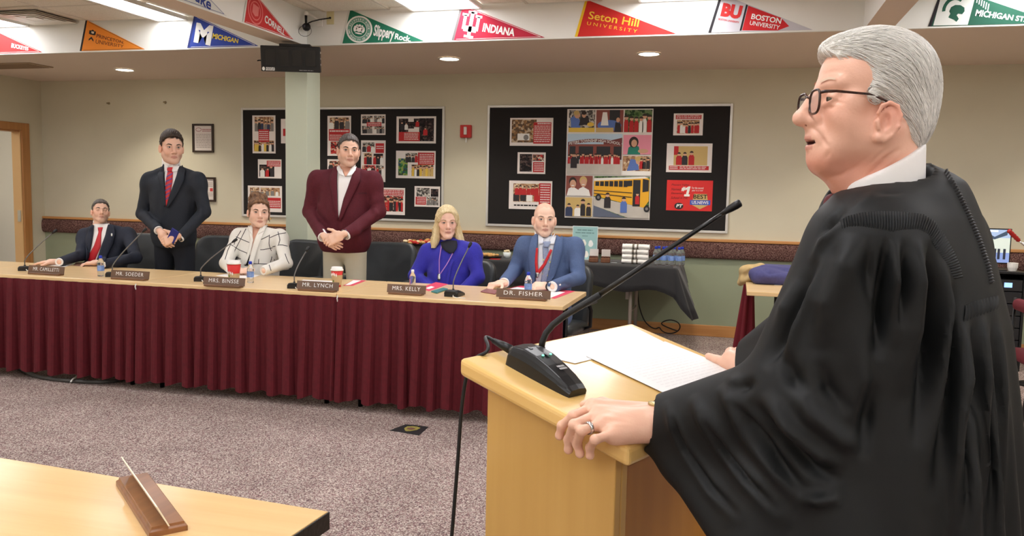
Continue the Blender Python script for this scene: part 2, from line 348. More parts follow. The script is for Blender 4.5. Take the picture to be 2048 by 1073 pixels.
# ---- loose cable on the carpet in front of the skirts
def cable(name, label, pts, r, m, n=8, cat='cable'):
    cu = bpy.data.curves.new(name,'CURVE'); cu.dimensions = '3D'; sp = cu.splines.new('NURBS'); sp.points.add(len(pts)-1)
    for q,p in zip(sp.points, pts): q.co = (float(p[0]),float(p[1]),float(p[2]),1)
    sp.use_endpoint_u = True; sp.order_u = 3; sp.resolution_u = 6; cu.bevel_depth = r; cu.bevel_resolution = 2
    o = bpy.data.objects.new(name, cu); C.objects.link(o); bpy.context.view_layer.update()
    me = bpy.data.meshes.new_from_object(o.evaluated_get(bpy.context.evaluated_depsgraph_get())); bpy.data.objects.remove(o); bpy.data.curves.remove(cu)
    me.materials.clear(); me.name = name
    o = link(me, name, m, None, True)
    return tag(o, label, cat)
def cpx(pl, z): return [at_z(x,y,z) for x,y in pl]
cable('floor_cable','thick grey cable looping out below the burgundy skirt', cpx([(30,732),(45,742),(70,753),(110,760),(160,764),(205,765),(240,761),(262,752),(272,742)],.014), .013, mat('grey_cable',(74,72,70),.5))
cable('cable_tie','white cable tie on the floor cable', cpx([(141,766),(144,760),(150,756),(155,752)],.03), .006, M_cable)
# ---- gooseneck microphones
M_neck = mat('gooseneck_black',(26,27,28),.35)
def mic_base(parent, S=1.0, detail=False):
    """wedge-shaped base, long axis local +y (toward the talker), low end at -... ; origin at the table"""
    L, w0, w1 = .15*S, .052*S, .042*S
    prof = [(-.5,.034),(-.42,.043),(-.2,.044),(.05,.036),(.3,.026),(.46,.019),(.5,.014)]
    rows = []
    for u,h in prof:
        w = w0+(w1-w0)*(u+.5); 
        if abs(u) == .5: w *= .86
        h *= S; y = u*L
        rows.append([(-w,y,0),(-w,y,h*.62),(-w*.96,y,h*.72),(-w*.78,y,h),(0,y,h*1.04),(w*.78,y,h),(w*.96,y,h*.72),(w,y,h*.62),(w,y,0)])
    m = MB().grid(rows); m.add(rows[0],[tuple(range(9))]); m.add(rows[-1],[tuple(range(8,-1,-1))])
    b = m.build('base', M_black, parent, smooth=False, bevel=.002*S)
    return b
def microphone(label, base_px, tip_px, dy, bend, rz=0.0, S=.8, grp='gooseneck microphones on the skirted tables'):
    b = at_z(*base_px, TZ); t = thing('gooseneck_microphone', label, 'microphone', b, rz, grp)
    mic_base(t, S)
    Mi = R(-rz); tip = at_y(*tip_px, b[1]+dy)-b; tip = np.array(Mi@Vector(tip)); 
    s = np.array([0,-.03*S,.03*S]); mid = s+np.array([0,0,bend])
    P = [s, s+np.array([0,0,bend*.5])]
    for k in range(11):
        q = k/10; d = tip-mid
        P.append((1-q)**2*mid + 2*(1-q)*q*(mid+d*.12+np.array([0,0,.03])) + q*q*tip)
    MB().tube([s-np.array([0,0,.01]),s+np.array([0,0,.02])],[.009,.007],10).build('socket', M_black, t, smooth=True)
    MB().tube(P, .0042, 8).build('neck', mat('gooseneck_steel',(110,108,104),.35,metal=.7), t, smooth=True)
    d = P[-1]-P[-2]; d /= np.linalg.norm(d)
    MB().tube([P[-1]-d*.008, P[-1]+d*.012, P[-1]+d*.03, P[-1]+d*.036],[.006,.0105,.0105,.006],10).build('capsule', M_black, t, smooth=True)
    c = MB().tube([(.02,-.075*S,.012),(.03,-.1*S,.006),(.06,-.12*S,.004),(.12,-.115*S,.004)],.003,6).build('plug_cable', M_cable, t, smooth=True)
    return t
microphone('gooseneck microphone nearest the doorway on the table', (52,541), (106,466), .12, .05, .5)
microphone('gooseneck microphone rising before the standing man in navy', (228,553), (286,464), .12, .05, .3)
microphone('gooseneck microphone before the woman in checked jacket', (404,562), (466,484), .12, .06, .3)
microphone('gooseneck microphone before the man in burgundy blazer', (591,576), (613,502), .1, .06, .2)
microphone('gooseneck microphone before the woman in royal blue', (910,592), (938,494), .1, .06, -.1, .95)
# ---- name plates
M_plate = mat('brown_plate',(112,86,68),.35,col2=(100,76,60),scale=8); M_walnut = wood_mat('walnut_base',(126,88,60),(98,66,44),'x',9,.45)
def nameplate(text, label, x0, x1, yb, z=TZ, rz=0.0, h=.054):
    a = at_z(x0,yb,z); b = at_z(x1,yb,z); w = abs(b[0]-a[0]); c = (a+b)/2
    t = thing('name_plate', label, 'name plate', c, rz, 'name plates on the skirted tables')
    bw = w*.43
    MB().prism([(-bw,-.028),(bw,-.028),(bw,.028),(-bw,.028)],0,.014).build('base', M_walnut, t, bevel=.004)
    tilt = T(0,0,.010)@R(-.2,'X')
    MB().box((-w/2,-.003,0),(w/2,.003,h),0,tilt).build('plate', M_plate, t, bevel=.001)
    m = MB(); add_text(m, text, (-w*.36,h*.3,w*.36,h*.78), lambda x,y: tilt@Vector((x,-.0042,y)), .0, 1.15)
    m.build('lettering', M_wht, t)
nameplate('MR. CAMILLETTI','brown name plate reading MR. CAMILLETTI',38,145,550)
nameplate('MR. SOEDER','brown name plate reading MR. SOEDER',205,313,560)
nameplate('MRS. BINSSE','brown name plate reading MRS. BINSSE',392,502,574)
nameplate('MR. LYNCH','brown name plate reading MR. LYNCH',582,687,583)
nameplate('MRS. KELLY','brown name plate reading MRS. KELLY',766,858,590)
nameplate('DR. FISHER','brown name plate reading DR. FISHER',985,1106,600)
# ---- bottles and cups
M_clear = mat('clear_plastic',(236,240,242),.08,trans=.92,ior=1.25); M_blue = mat('blue_cap',(32,60,190),.4); M_lab = mat('bottle_label',(86,122,200),.5,col2=(150,180,226),scale=60)
M_wcap = mat('white_cap',(240,240,240),.4)
def bottle(label, pos, h=.2, cap=M_blue, lab=True, group='small water bottles on the skirted tables'):
    t = thing('water_bottle', label, 'bottle', pos, 0, group); s = h/.2
    pr = [(.024,0),(.029,.004),(.030,.012),(.0285,.03),(.030,.05),(.030,.105),(.029,.112),(.031,.118),(.028,.135),(.018,.158),(.012,.168),(.012,.178)]
    MB().lathe([(r*s,z*s) for r,z in pr],20).build('bottle_body', M_clear, t, smooth=True)
    MB().lathe([(.0125*s,.168*s),(.0145*s,.17*s),(.0145*s,.19*s),(.012*s,.194*s)],18).build('cap', cap, t, smooth=True)
    if lab: 
        m = MB().lathe([(.0312*s,.052*s),(.0312*s,.1*s)],20); m.f = m.f[:-2]; m.mi = m.mi[:-2]; m.build('paper_label', M_lab, t, smooth=True)
    return t
bottle('small water bottle with blue cap before the man in red tie', at_z(202,553,TZ), .155)
bottle('small water bottle with blue cap beside the red coffee cup', at_z(501,566,TZ), .155)
bottle('small water bottle with blue cap behind the rightmost name plate', at_z(1056,592,TZ), .16)
bottle('clear white-capped bottle behind the name plate of the woman in blue', at_z(825,580,TZ), .14, M_wcap, False)
M_cupr = mat('red_paper_cup',(212,40,36),.5); M_slv = mat('kraft_sleeve',(196,170,130),.8); M_lid = mat('white_lid',(244,242,238),.4); M_leaf = mat('grey_print',(150,150,140),.7); M_grn = mat('green_print',(70,120,60),.7)
def cup(label, pos, h, top):
    t = thing('coffee_cup', label, 'cup', pos, 0, 'paper coffee cups'); r0, r1 = .027*h/.12, .042*h/.12
    MB().lathe([(r0,0),(r1,h)],24).build('cup_body', M_cupr, t, smooth=True)
    m = MB().lathe([(r0+(r1-r0)*.12+.002,h*.12),(r0+(r1-r0)*top+.002,h*top)],24); m.f = m.f[:-2]; m.mi = m.mi[:-2]; m.build('sleeve', M_slv, t, smooth=True)
    MB().lathe([(r1+.003,h-.004),(r1+.004,h+.004),(r1-.002,h+.008),(r1-.003,h+.02),(r1-.006,h+.022)],24).build('lid', M_lid, t, smooth=True)
    m = MB(); rr = r0+(r1-r0)*top+.0045
    for k in range(5):      # small leaf wreath print
        a = -math.pi/2-.2+.28*(k-2); z = h*(top+.06-.035*abs(k-2))
        m.add([(rr*math.cos(a+dx),rr*math.sin(a+dx),z+dz) for dx,dz in ((-.12,0),(0,-.012),(.12,0),(0,.014))],[(0,1,2,3)])
    m.build('leaf_print', M_wht, t)
    m = MB(); rr = r0+(r1-r0)*.35+.0032; m.add([(rr*math.cos(-1.9+.16*math.cos(a)),rr*math.sin(-1.9+.16*math.cos(a)),h*.36+.008*math.sin(a)) for a in [k*math.pi/5 for k in range(10)]],[tuple(range(10))]); m.build('round_mark', M_grn, t)
cup('red paper coffee cup with kraft sleeve before the woman', at_z(468,566,TZ), .135, .5)
cup('kraft-sleeved coffee cup with red band before the standing man in burgundy', at_z(674,574,TZ), .115, .72)
# ---- papers, folders, phones
def sheet(name, label, cat, quad, z, m, th=.0012):
    P = [at_z(x,y,z) for x,y in quad]; c = sum(P)/4; mb = MB()
    mb.add([p-c for p in P]+[p-c+np.array([0,0,th]) for p in P],[(3,2,1,0),(4,5,6,7),(0,1,5,4),(1,2,6,5),(2,3,7,6),(3,0,4,7)])
    o = mb.build(name, m, None, loc=c); tag(o, label, cat); return o
sheet('paper_sheet','white paper before the standing man in burgundy blazer','paper',[(606,560),(668,563),(664,572),(596,568)],TZ+.0005,M_paper)
f = sheet('folder','open pink folder with white paper beside the kraft coffee cup','folder',[(686,572),(708,560),(732,562),(706,572)],TZ+.0005,M_pink)
sheet('paper_sheet','white paper lying on the pink folder beside the kraft cup','paper',[(690,571),(707,561),(722,562),(700,570.5)],TZ+.003,M_paper)
sheet('folder','pink folder before the woman in royal blue','folder',[(838,577),(872,565),(896,569),(858,583)],TZ+.0005,M_pink)
sheet('paper_sheet','white printed square on the pink folder','paper',[(851,577),(862,573),(869,575),(858,579)],TZ+.003,M_paper)
sheet('folder','pink folder under the papers of the man in blue suit','folder',[(1000,582),(1040,572),(1150,583),(1110,598)],TZ+.0005,M_pink)
sheet('paper_sheet','white paper before the man in blue suit','paper',[(985,586),(1034,575),(1130,585),(1100,597)],TZ+.003,M_paper)
sheet('paper_sheet','white paper under the arms of the woman in checked jacket','paper',[(432,552),(466,546),(520,551),(500,558)],TZ+.0005,M_paper)
sheet('paper_sheet','white paper under the hand of the man in red tie','paper',[(96,531),(118,526),(146,529),(128,535)],TZ+.0005,M_paper)
def phone(label, quad, m, top=None):
    o = sheet('phone', label, 'phone', quad, TZ+.001, m, .009); md = o.modifiers.new('b','BEVEL'); md.width = .004; md.segments = 2
phone('dark phone on a pad before the man in red tie',[(112,527),(124,522),(150,523),(142,528)],M_black)
sheet('notepad','brown notepad under the hand of the man in red tie','notepad',[(146,532),(152,525),(176,526),(168,534)],TZ+.0005,mat('brown_pad',(120,84,64),.7))
phone('teal phone beside the pink folder',[(862,585),(886,578),(896,580),(874,588)],mat('teal_phone',(60,130,130),.35))
phone('pinkish phone beside the hand of the man in blue suit',[(961,585),(972,580),(1000,583),(990,590)],mat('rose_phone',(150,96,100),.35))
# ---- office chairs
M_leather = mat('black_leather',(46,50,52),.42,bump=.05,bscale=120,col2=(38,41,43),scale=6)
def rounded(w, h, r, n=5):
    P = []
    for cx,cy,a0 in ((w-r,h-r,0),(-w+r,h-r,90),(-w+r,-h+r,180),(w-r,-h+r,270)):
        for k in range(n+1): a = math.radians(a0+90*k/n); P.append((cx+r*math.cos(a),cy+r*math.sin(a)))
    return P
def office_chair():
    t = empty('office_chair')
    bk = MB()
    sec = [(-.045,.72),(-.04,.9),(-.02,.985),(.02,.985),(.045,.93),(.055,.75)]
    rows = []
    for yy,sc in sec:
        rows.append([(p[0]*(1 if sc > .97 else .5+.5*sc), yy+.05*((p[0]/.26)**2)*-1+.06*(p[1]/.3)*1, p[1]*(1 if sc > .97 else .55+.45*sc)) for p in rounded(.265,.29,.11)])
    bk.grid(rows, closed=True); n = len(rows[0]); bk.add(rows[0],[tuple(range(n))]); bk.add(rows[-1],[tuple(range(n-1,-1,-1))])
    bk.build('backrest', M_leather, t, smooth=True, loc=(0,.26,.68), subsurf=1)
    st = MB(); rows = [[(p[0]*s,p[1]*s,z) for p in rounded(.26,.25,.09)] for s,z in ((.85,.4),(.98,.42),(1,.45),(.97,.48),(.85,.495))]
    st.grid(rows, closed=True); st.add(rows[0],[tuple(range(n-1,-1,-1))]); st.add(rows[-1],[tuple(range(n))]); st.build('seat', M_leather, t, smooth=True, loc=(0,0,0))
    for s in (-1,1):
        a = MB().tube([(s*.24,.1,.42),(s*.3,.1,.45),(s*.31,.08,.6),(s*.31,.02,.66)],.015,8).build('armrest', M_black, t, smooth=True)
        MB().box((s*.31-.035,-.14,.655),(s*.31+.035,.14,.685)).build('arm_pad', M_leather, a, bevel=.012)
    MB().tube([(0,.14,.4),(0,.26,.42),(0,.3,.55)],.025,8).build('back_bracket', M_black, t, smooth=True)
    MB().tube([(0,0,.12),(0,0,.41)],.025,12).build('gas_column', M_chrome, t, smooth=True)
    for k in range(5):
        a = k*2*math.pi/5+.3; c, s = math.cos(a), math.sin(a)
        l = MB().tube([(0,0,.12),(.15*c,.15*s,.1),(.29*c,.29*s,.075)],[.03,.022,.016],8).build('base_arm', M_black, t, smooth=True)
        MB().lathe([(.012,-.02),(.026,-.016),(.026,.016),(.012,.02)],12,0,T(.29*c,.29*s,.0265)@R(a+math.pi/2)@R(math.pi/2,'X')).build('caster', M_black, l, smooth=True)
    return t
oc = office_chair()
CH = [(-5.2,6.2,.12,'black leather office chair under the seated man in red tie'),(-4.47,6.3,.1,'black leather office chair behind the standing man in navy suit'),(-3.66,6.17,-.3,'black leather office chair under the woman in checked jacket'),
      (-2.86,6.28,.05,'black leather office chair behind the standing man in burgundy'),(-2.16,6.2,-.1,'black leather office chair under the woman in royal blue'),(-1.37,6.2,-.15,'black leather office chair under the man in blue suit')]
for i,(x,y,a,l) in enumerate(CH):
    o = oc if i == 0 else copy_tree(oc)
    o.location = (x,y,0); o.rotation_euler = (0,0,a); tag(o, l, 'chair', 'black office chairs behind the tables'); o.scale = (1,1,.88 if i >= 4 else 1)
# ---- refreshment table along the back wall
M_bcloth = mat('black_tablecloth',(30,30,32),.85,bump=.06,bscale=60,sheen=.2)
FX0, FX1, FY0, FY1 = -4.0, -.52, 7.72, 8.47
ft = thing('refreshment_table','long folding table against the wall beside the column','table',((FX0+FX1)/2,(FY0+FY1)/2,0))
ox, oy = -(FX0+FX1)/2, -(FY0+FY1)/2
MB().box((FX0+ox,FY0+oy,.71),(FX1+ox,FY1+oy,.74)).build('tabletop', mat('folding_top',(150,145,138),.6), ft, bevel=.005)
M_gl = mat('grey_leg',(168,160,150),.4,metal=.3)
for x in (FX0+.3,-2.3,-.95):
    for y in (FY0+.14,FY1-.14): MB().tube([(x+ox,y+oy,0),(x+ox,y+oy,.71)],.018,10).build('leg', M_gl, ft, smooth=True)
    MB().tube([(x+ox,FY0+.14+oy,.3),(x+ox,FY1-.14+oy,.3)],.011,8).build('brace', M_gl, ft, smooth=True)
r2 = random.Random(3); m = MB(); zt = .7485
nx, ov = 48, .205
def drape(x): return ov + .02*math.sin(x*5.1)+.015*math.sin(x*11.7+1)
path = [(FX0+(FX1-.03-FX0)*i/nx, FY0, 0,-1) for i in range(nx+1)]
path += [(FX1-.03+.03*math.sin(a), FY0+.03-.03*math.cos(a), math.sin(a), -math.cos(a)) for a in [math.pi/2*k/8 for k in range(1,9)]]
path += [(FX1, FY0+.03+(FY1-FY0-.03)*k/16, 1, 0) for k in range(1,17)]
rows = [[(min(x,FX1-.03), FY1 if x < FX1-.03 else max(y,FY0+.04), zt) for x,y,_,_ in path], [(x+.004*nx_,y+.004*ny_,zt) for x,y,nx_,ny_ in path]]
cl_ = len(path)-17+1
for t in (.04,.15,.3,.5,.75,1.0):
    row = []
    for k,(x,y,nx_,ny_) in enumerate(path):
        dist = abs(k-(nx+4.5))/(3.5 if k <= nx+4 else 10.0); tail = math.exp(-dist*dist); dr = drape(x)*(1 if k <= nx else .95)+.27*tail
        wob = .02*t*math.sin(x*19+.5*math.sin(x*5))*(1-tail) if k <= nx else .03*t*math.sin(k*1.5)
        o_ = .010+.03*t+.10*tail*t+wob; row.append((x+nx_*o_+.07*tail*t, y+ny_*o_, zt-dr*t))
    rows.append(row)
m.grid(rows)
tc = m.build('tablecloth', M_bcloth, None, smooth=True, solid=.002); tag(tc,'black cloth draped over the refreshment table with a long corner tail','tablecloth')
ZF = zt+.0015
# sign card
def on_food(px, py, Y): p = at_y(px,py,Y); return np.array([p[0],Y,ZF])
p = on_food(1168,520,8.3); sg = thing('sign_card','pale teal printed sign card standing on the black cloth','sign',p)
M_teal = mat('teal_card',(150,190,192),.6); Wc, Hc = .25, .33; M_acr = mat('acrylic',(225,232,232),.1)
tl_ = T(0,0,.004)@R(-.08,'X')
MB().box((-Wc/2,-.002,0),(Wc/2,.002,Hc),0,tl_).build('card', M_teal, sg, bevel=.001)
MB().box((-Wc/2-.006,.003,0),(Wc/2+.006,.006,Hc+.006),0,tl_).build('acrylic_holder', M_acr, sg); MB().box((-Wc/2,-.03,0),(Wc/2,.06,.004)).build('holder_foot', M_acr, sg)
fn = lambda x,y: tl_@Vector((x,-.0028,y))
m = MB(); rt_ = random.Random(5); text_bars(m,(-.09,.285,.09,.305),fn,1,rt_); text_bars(m,(-.1,.258,.1,.276),fn,1,rt_); text_bars(m,(-.03,.228,.03,.243),fn,1,rt_); tag(m.build('small_print', mat('teal_ink',(110,146,146),.7), sg),kind='stuff')
for cx,cy,c in ((-.075,.16,(206,120,80)),(-.01,.165,(238,238,230)),(.062,.16,(236,240,240)),(-.06,.06,(240,236,226)),(.02,.05,(238,238,232)),(.08,.05,(230,236,238))):
    m = MB(); w, h = .027, .035; m.add([fn(cx+w*math.cos(a)*(.8 if math.sin(a) > 0 else 1),cy+h*math.sin(a)) for a in [k*math.pi/8 for k in range(16)]],[tuple(range(16))]); m.build('cup_print', mat('cup%d'%c[0]+str(c[1]),c,.6), sg)
# brownie boxes
M_brown = mat('brown_box',(128,84,58),.7,col2=(104,64,42),scale=30); M_flap = mat('clear_lid',(214,204,200),.2,alpha=.55)
for i,(px,l) in enumerate(((1187,'small brown treat box with open lid nearer the sign'),(1211,'small brown treat box with open lid nearer the napkins'))):
    p = on_food(px,522,8.02); o = thing('treat_box', l, 'box', p, .1, 'treat boxes on the black cloth')
    MB().box((-.045,-.04,0),(.045,.04,.045)).build('tray', M_brown, o, bevel=.008); MB().box((-.043,-.003,0),(.043,.0,.085),0,T(0,.035,.045)@R(-.35,'X')).build('lid', M_flap, o)
    for k in range(3): MB().lathe([(.014,0),(.018,.012),(.012,.022)],10,0,T(-.028+.028*k,0,.04)).build('treat', mat('choc',(86,52,38),.7), o, smooth=True)
sp = tag(MB().box((-.03,-.008,0),(.03,.008,.004)).build('plastic_cutlery_packet', M_acr, None, loc=on_food(1228,519,8.05)),'clear cutlery packet beside the treat boxes','packet')
# rolled napkins, two columns of four
M_nap = mat('white_napkin',(246,242,236),.85,bump=.2,bscale=60)
for c in range(2):
    for r_ in range(4):
        p = on_food(1258+26*c,522,8.0); l = ('left','right')[c]+' stack white rolled napkin, '+('bottom','second from bottom','third from bottom','top')[r_]+' roll'
        o = thing('rolled_napkin', l, 'napkin', p+np.array([r2.uniform(-.006,.006),0,.026+.048*r_]), 0, 'rolled napkins on the black cloth')
        rows = []
        for k in range(9):
            x = -.066+.132*k/8; rr = .027*(1-.12*abs(k-4)/4*(k%2)); rows.append([(x,rr*1.35*math.cos(a)+.002*math.sin(3*a+k),rr*.92*math.sin(a)) for a in [j*2*math.pi/16 for j in range(16)]])
        m = MB().grid(rows, closed=True); m.add(rows[0],[tuple(range(16))]); m.add(rows[-1],[tuple(range(15,-1,-1))]); m.build('napkin', M_nap, o, smooth=True)
        rows = [[(x,.0385*math.cos(a),.0268*math.sin(a)) for a in [j*2*math.pi/16 for j in range(16)]] for x in ((.03,.05) if c == 0 else (-.055,-.04))]; MB().grid(rows, closed=True).build('paper_band', mat('napkin_band',(120,112,100),.7), o, smooth=True)
# pack of bottles
k = 0; names = ['leftmost','second','third','rightmost']
for row in range(2):
    for c in range(4):
        p = on_food(1311+15.5*c+6*row,530,8.0+.075*row); bottle('blue-capped water bottle by the napkins, %s in the %s row'%(names[c],('front','back')[row]), p, .185, M_blue, True, 'water bottles on the black cloth')
# food trays
M_tray = mat('black_tray',(24,22,22),.3); M_red2 = mat('red_fruit',(190,40,36),.5); M_bread = mat('pastry',(222,178,112),.7,col2=(196,142,80),scale=40); M_cream2 = mat('cream_bits',(240,220,180),.7)
def tray(label, pos, rx, items, riser=None):
    if riser:
        b = tag(MB().box((-.17,-.13,0),(.17,.13,riser)).build('riser_box', mat('riser_grey',(92,88,84),.7), None, bevel=.004, loc=pos),'grey riser box under the fruit tray','box'); pos = pos+np.array([0,0,riser])
    o = thing('food_tray', label, 'tray', pos)
    m = MB().lathe([(rx*.8,0),(rx,.012),(rx*1.03,.018),(rx,.016),(rx*.82,.006)],28); m.build('platter', M_tray, o, smooth=True)
    r = random.Random(len(label))
    for i in range(items):
        a = i*2.4; d = rx*.8*math.sqrt((i+.5)/items); s = r.uniform(.014,.026); mm = r.choice([M_red2,M_bread,M_bread,M_cream2] if riser else [M_bread,M_bread,M_cream2])
        rows = [(s*math.sin(q)*1.1, s*(1-math.cos(q))*.75) for q in [j*math.pi/6 for j in range(1,6)]]
        MB().lathe(rows,10,0,T(d*math.cos(a),d*math.sin(a),.008+r.uniform(0,.014))@R(r.uniform(0,3))@R(r.uniform(-.3,.3),'X')).build('snack', mm, o, smooth=True)
p = on_food(840,486,8.1); p[2] = ZF; tray('black tray of fruit and pastries on a riser', p, .2, 34, .1)
tray('black tray of yellow pastries beside the woman in blue', on_food(978,510,8.0), .13, 16)
o = thing('dessert_cup','clear dessert cup of popcorn behind the man in blue suit','cup',on_food(1014,510,8.05))
MB().lathe([(.03,0),(.042,.06)],16).build('cup_body', M_acr, o, smooth=True)
for k in range(7): MB().lathe([(.008,0),(.015,.01),(.008,.02)],8,0,T(.02*math.cos(k*2.4),.02*math.sin(k*2.4),.055+.006*(k%3))).build('popcorn', M_cream2, o, smooth=True)
tag(MB().box((-.05,-.03,0),(.05,.03,.004)).build('napkin', M_red, None, loc=on_food(990,520,7.86)),'small red napkin before the yellow pastries','napkin')
tag(MB().box((-.05,-.03,0),(.05,.03,.004)).build('napkin', M_red, None, loc=on_food(826,520,7.95)),'small red napkin by the fruit tray riser','napkin')
# power cable coil below
pts = [at_y(1275,560,8.49), at_y(1275,600,8.49)]; pts += [at_y(x,y,8.49) for x,y in ((1283,630),(1292,648),(1310,660))]
pts += [at_y(1340+21*math.cos(a),654-14*math.sin(a),8.47) for a in [math.pi+k*.6 for k in range(11)]]
pts += [at_z(x,y,.008) for x,y in ((1370,668),(1420,671),(1480,674),(1540,679))]
cable('power_cord','black power cord coiled against the baseboard', pts, .006, M_black)
ol = thing('wall_outlet','wall outlet with plug below the black cloth','outlet',at_y(1258,588,YB-.001)); MB().box((-.035,-.006,-.06),(.035,0,.06)).build('plate', M_lid, ol, bevel=.002); MB().box((.0,-.03,-.02),(.02,-.006,.02)).build('plug', M_black, ol, bevel=.003)
# ---- side table at right with coats
st = thing('side_table','pale maple side table with coats beyond the lectern','table',(.75,6.77,0))
MB().box((-.66,-.60,.71),(.66,.59,.74)).build('tabletop', M_top, st, bevel=.004)
for x in (-.4,.58):
    for y in (-.5,.5): MB().tube([(x,y+.0,0),(x,y,.71)],.02,8).build('leg', M_dkmetal, st, smooth=True)
rows = []
for k in range(12):
    t = k/11; rows.append([( -.63+.012*math.cos(a)-.02*t+(.022+.05*t)*(1+.28*math.sin(a*6))*math.cos(a), .40+(.05+.07*t)*(1+.28*math.sin(a*6))*math.sin(a), .735-.655*t) for a in [2*math.pi*j/48 for j in range(48)]])
MB().grid(rows, closed=True).build('skirt', mat('burgundy_skirt_bright',(104,16,30),.85), st, smooth=True)
sheet('paper_sheet','white paper at the edge of the side table','paper',[(1542,560),(1562,560),(1562,571),(1549,571)],.7405,M_paper)
# ================================================================ BOARDS, POSTERS, PENNANTS
M_felt = mat('black_felt',(30,28,28),.95,col2=(36,33,33),scale=200,bump=.1,bscale=500); M_alu = mat('aluminium_frame',(214,212,208),.35,metal=.35)
M_photo_w = mat('poster_paper',(236,228,224),.7); M_ink = mat('black_ink',(28,26,28),.7); M_pr = mat('poster_red',(190,38,42),.65); M_wtxt = mat('poster_white_text',(236,222,218),.7)
def board(label, X0, X1, Z0, Z1):
    b = thing('bulletin_board', label, 'bulletin board', ((X0+X1)/2,YB,Z0)); w, h = (X1-X0)/2, Z1-Z0
    MB().box((-w+.02,-.014,.02),(w-.02,-.001,h-.02)).build('felt_panel', M_felt, b)
    for n,a,c in (('side',(-w,0),(-w+.025,h)),('side',(w-.025,0),(w,h)),('rail',(-w+.025,0),(w-.025,.025)),('rail',(-w+.025,h-.025),(w-.025,h))):
        MB().box((a[0],-.024,a[1]),(c[0],-.001,c[1])).build('frame_'+n, M_alu, b, bevel=.003)
board('black bulletin board behind the column with aluminium frame', -5.6,-3.1,1.07,2.325)
board('black bulletin board with large central collage and aluminium frame', -2.614,-.088,1.05,2.333)
YP = YB-.0155
def pmat(key, cols, scale):
    k = 'photo_'+key
    if k in _mats: return _mats[k]
    m = carpet_mat(k, cols, scale, 0.0); m.node_tree.nodes['Principled BSDF'].inputs['Roughness'].default_value = .5; return m
P_crowd = pmat('crowd',[(196,150,120),(120,50,46),(60,50,50),(220,200,180),(160,110,90),(90,80,76),(200,60,56)],55)
P_dark = pmat('dark',[(36,30,32),(50,44,46),(30,26,30),(96,80,76),(40,34,36),(60,44,44)],50)
P_warm = pmat('warm',[(206,176,140),(170,130,96),(226,206,176),(140,100,76),(190,150,116)],50)
P_grey = pmat('grey',[(150,146,140),(110,104,100),(190,186,180),(80,76,74),(210,204,196)],50)
P_aerial = pmat('aerial',[(150,112,76),(120,92,66),(178,140,100),(100,80,62),(196,176,150)],40)
P_green = pmat('green',[(60,120,70),(90,150,90),(50,90,110),(150,170,90),(70,80,60)],40)
P_red = pmat('redcrowd',[(200,50,50),(170,40,44),(224,190,170),(120,40,40),(210,90,80),(60,40,40)],55)
P_sky = mat('p_sky',(190,214,232),.6); P_pave = mat('p_pave',(206,200,190),.6,col2=(190,184,176),scale=8); P_brick = mat('p_brick',(140,76,66),.6); P_roof = mat('p_roof',(112,52,52),.6); P_bus = mat('p_bus',(236,176,40),.5); P_glassd = mat('p_dark',(34,34,38),.5)
P_skin = mat('p_skin',(214,166,136),.6); P_hair = mat('p_hair',(50,36,30),.6); P_teal = mat('p_teal',(30,130,110),.6); P_pinkp = mat('p_pink',(236,150,170),.6); P_blue = mat('p_blue',(90,120,190),.6); P_yel = mat('p_yellow',(232,196,80),.6); P_white = mat('p_white',(240,238,234),.6); P_grass = pmat('foliage',[(60,90,50),(90,120,70),(40,66,40),(110,130,90)],40); P_gold = mat('p_gold',(206,176,110),.5); P_shade = mat('p_asphalt',(96,104,124),.6)
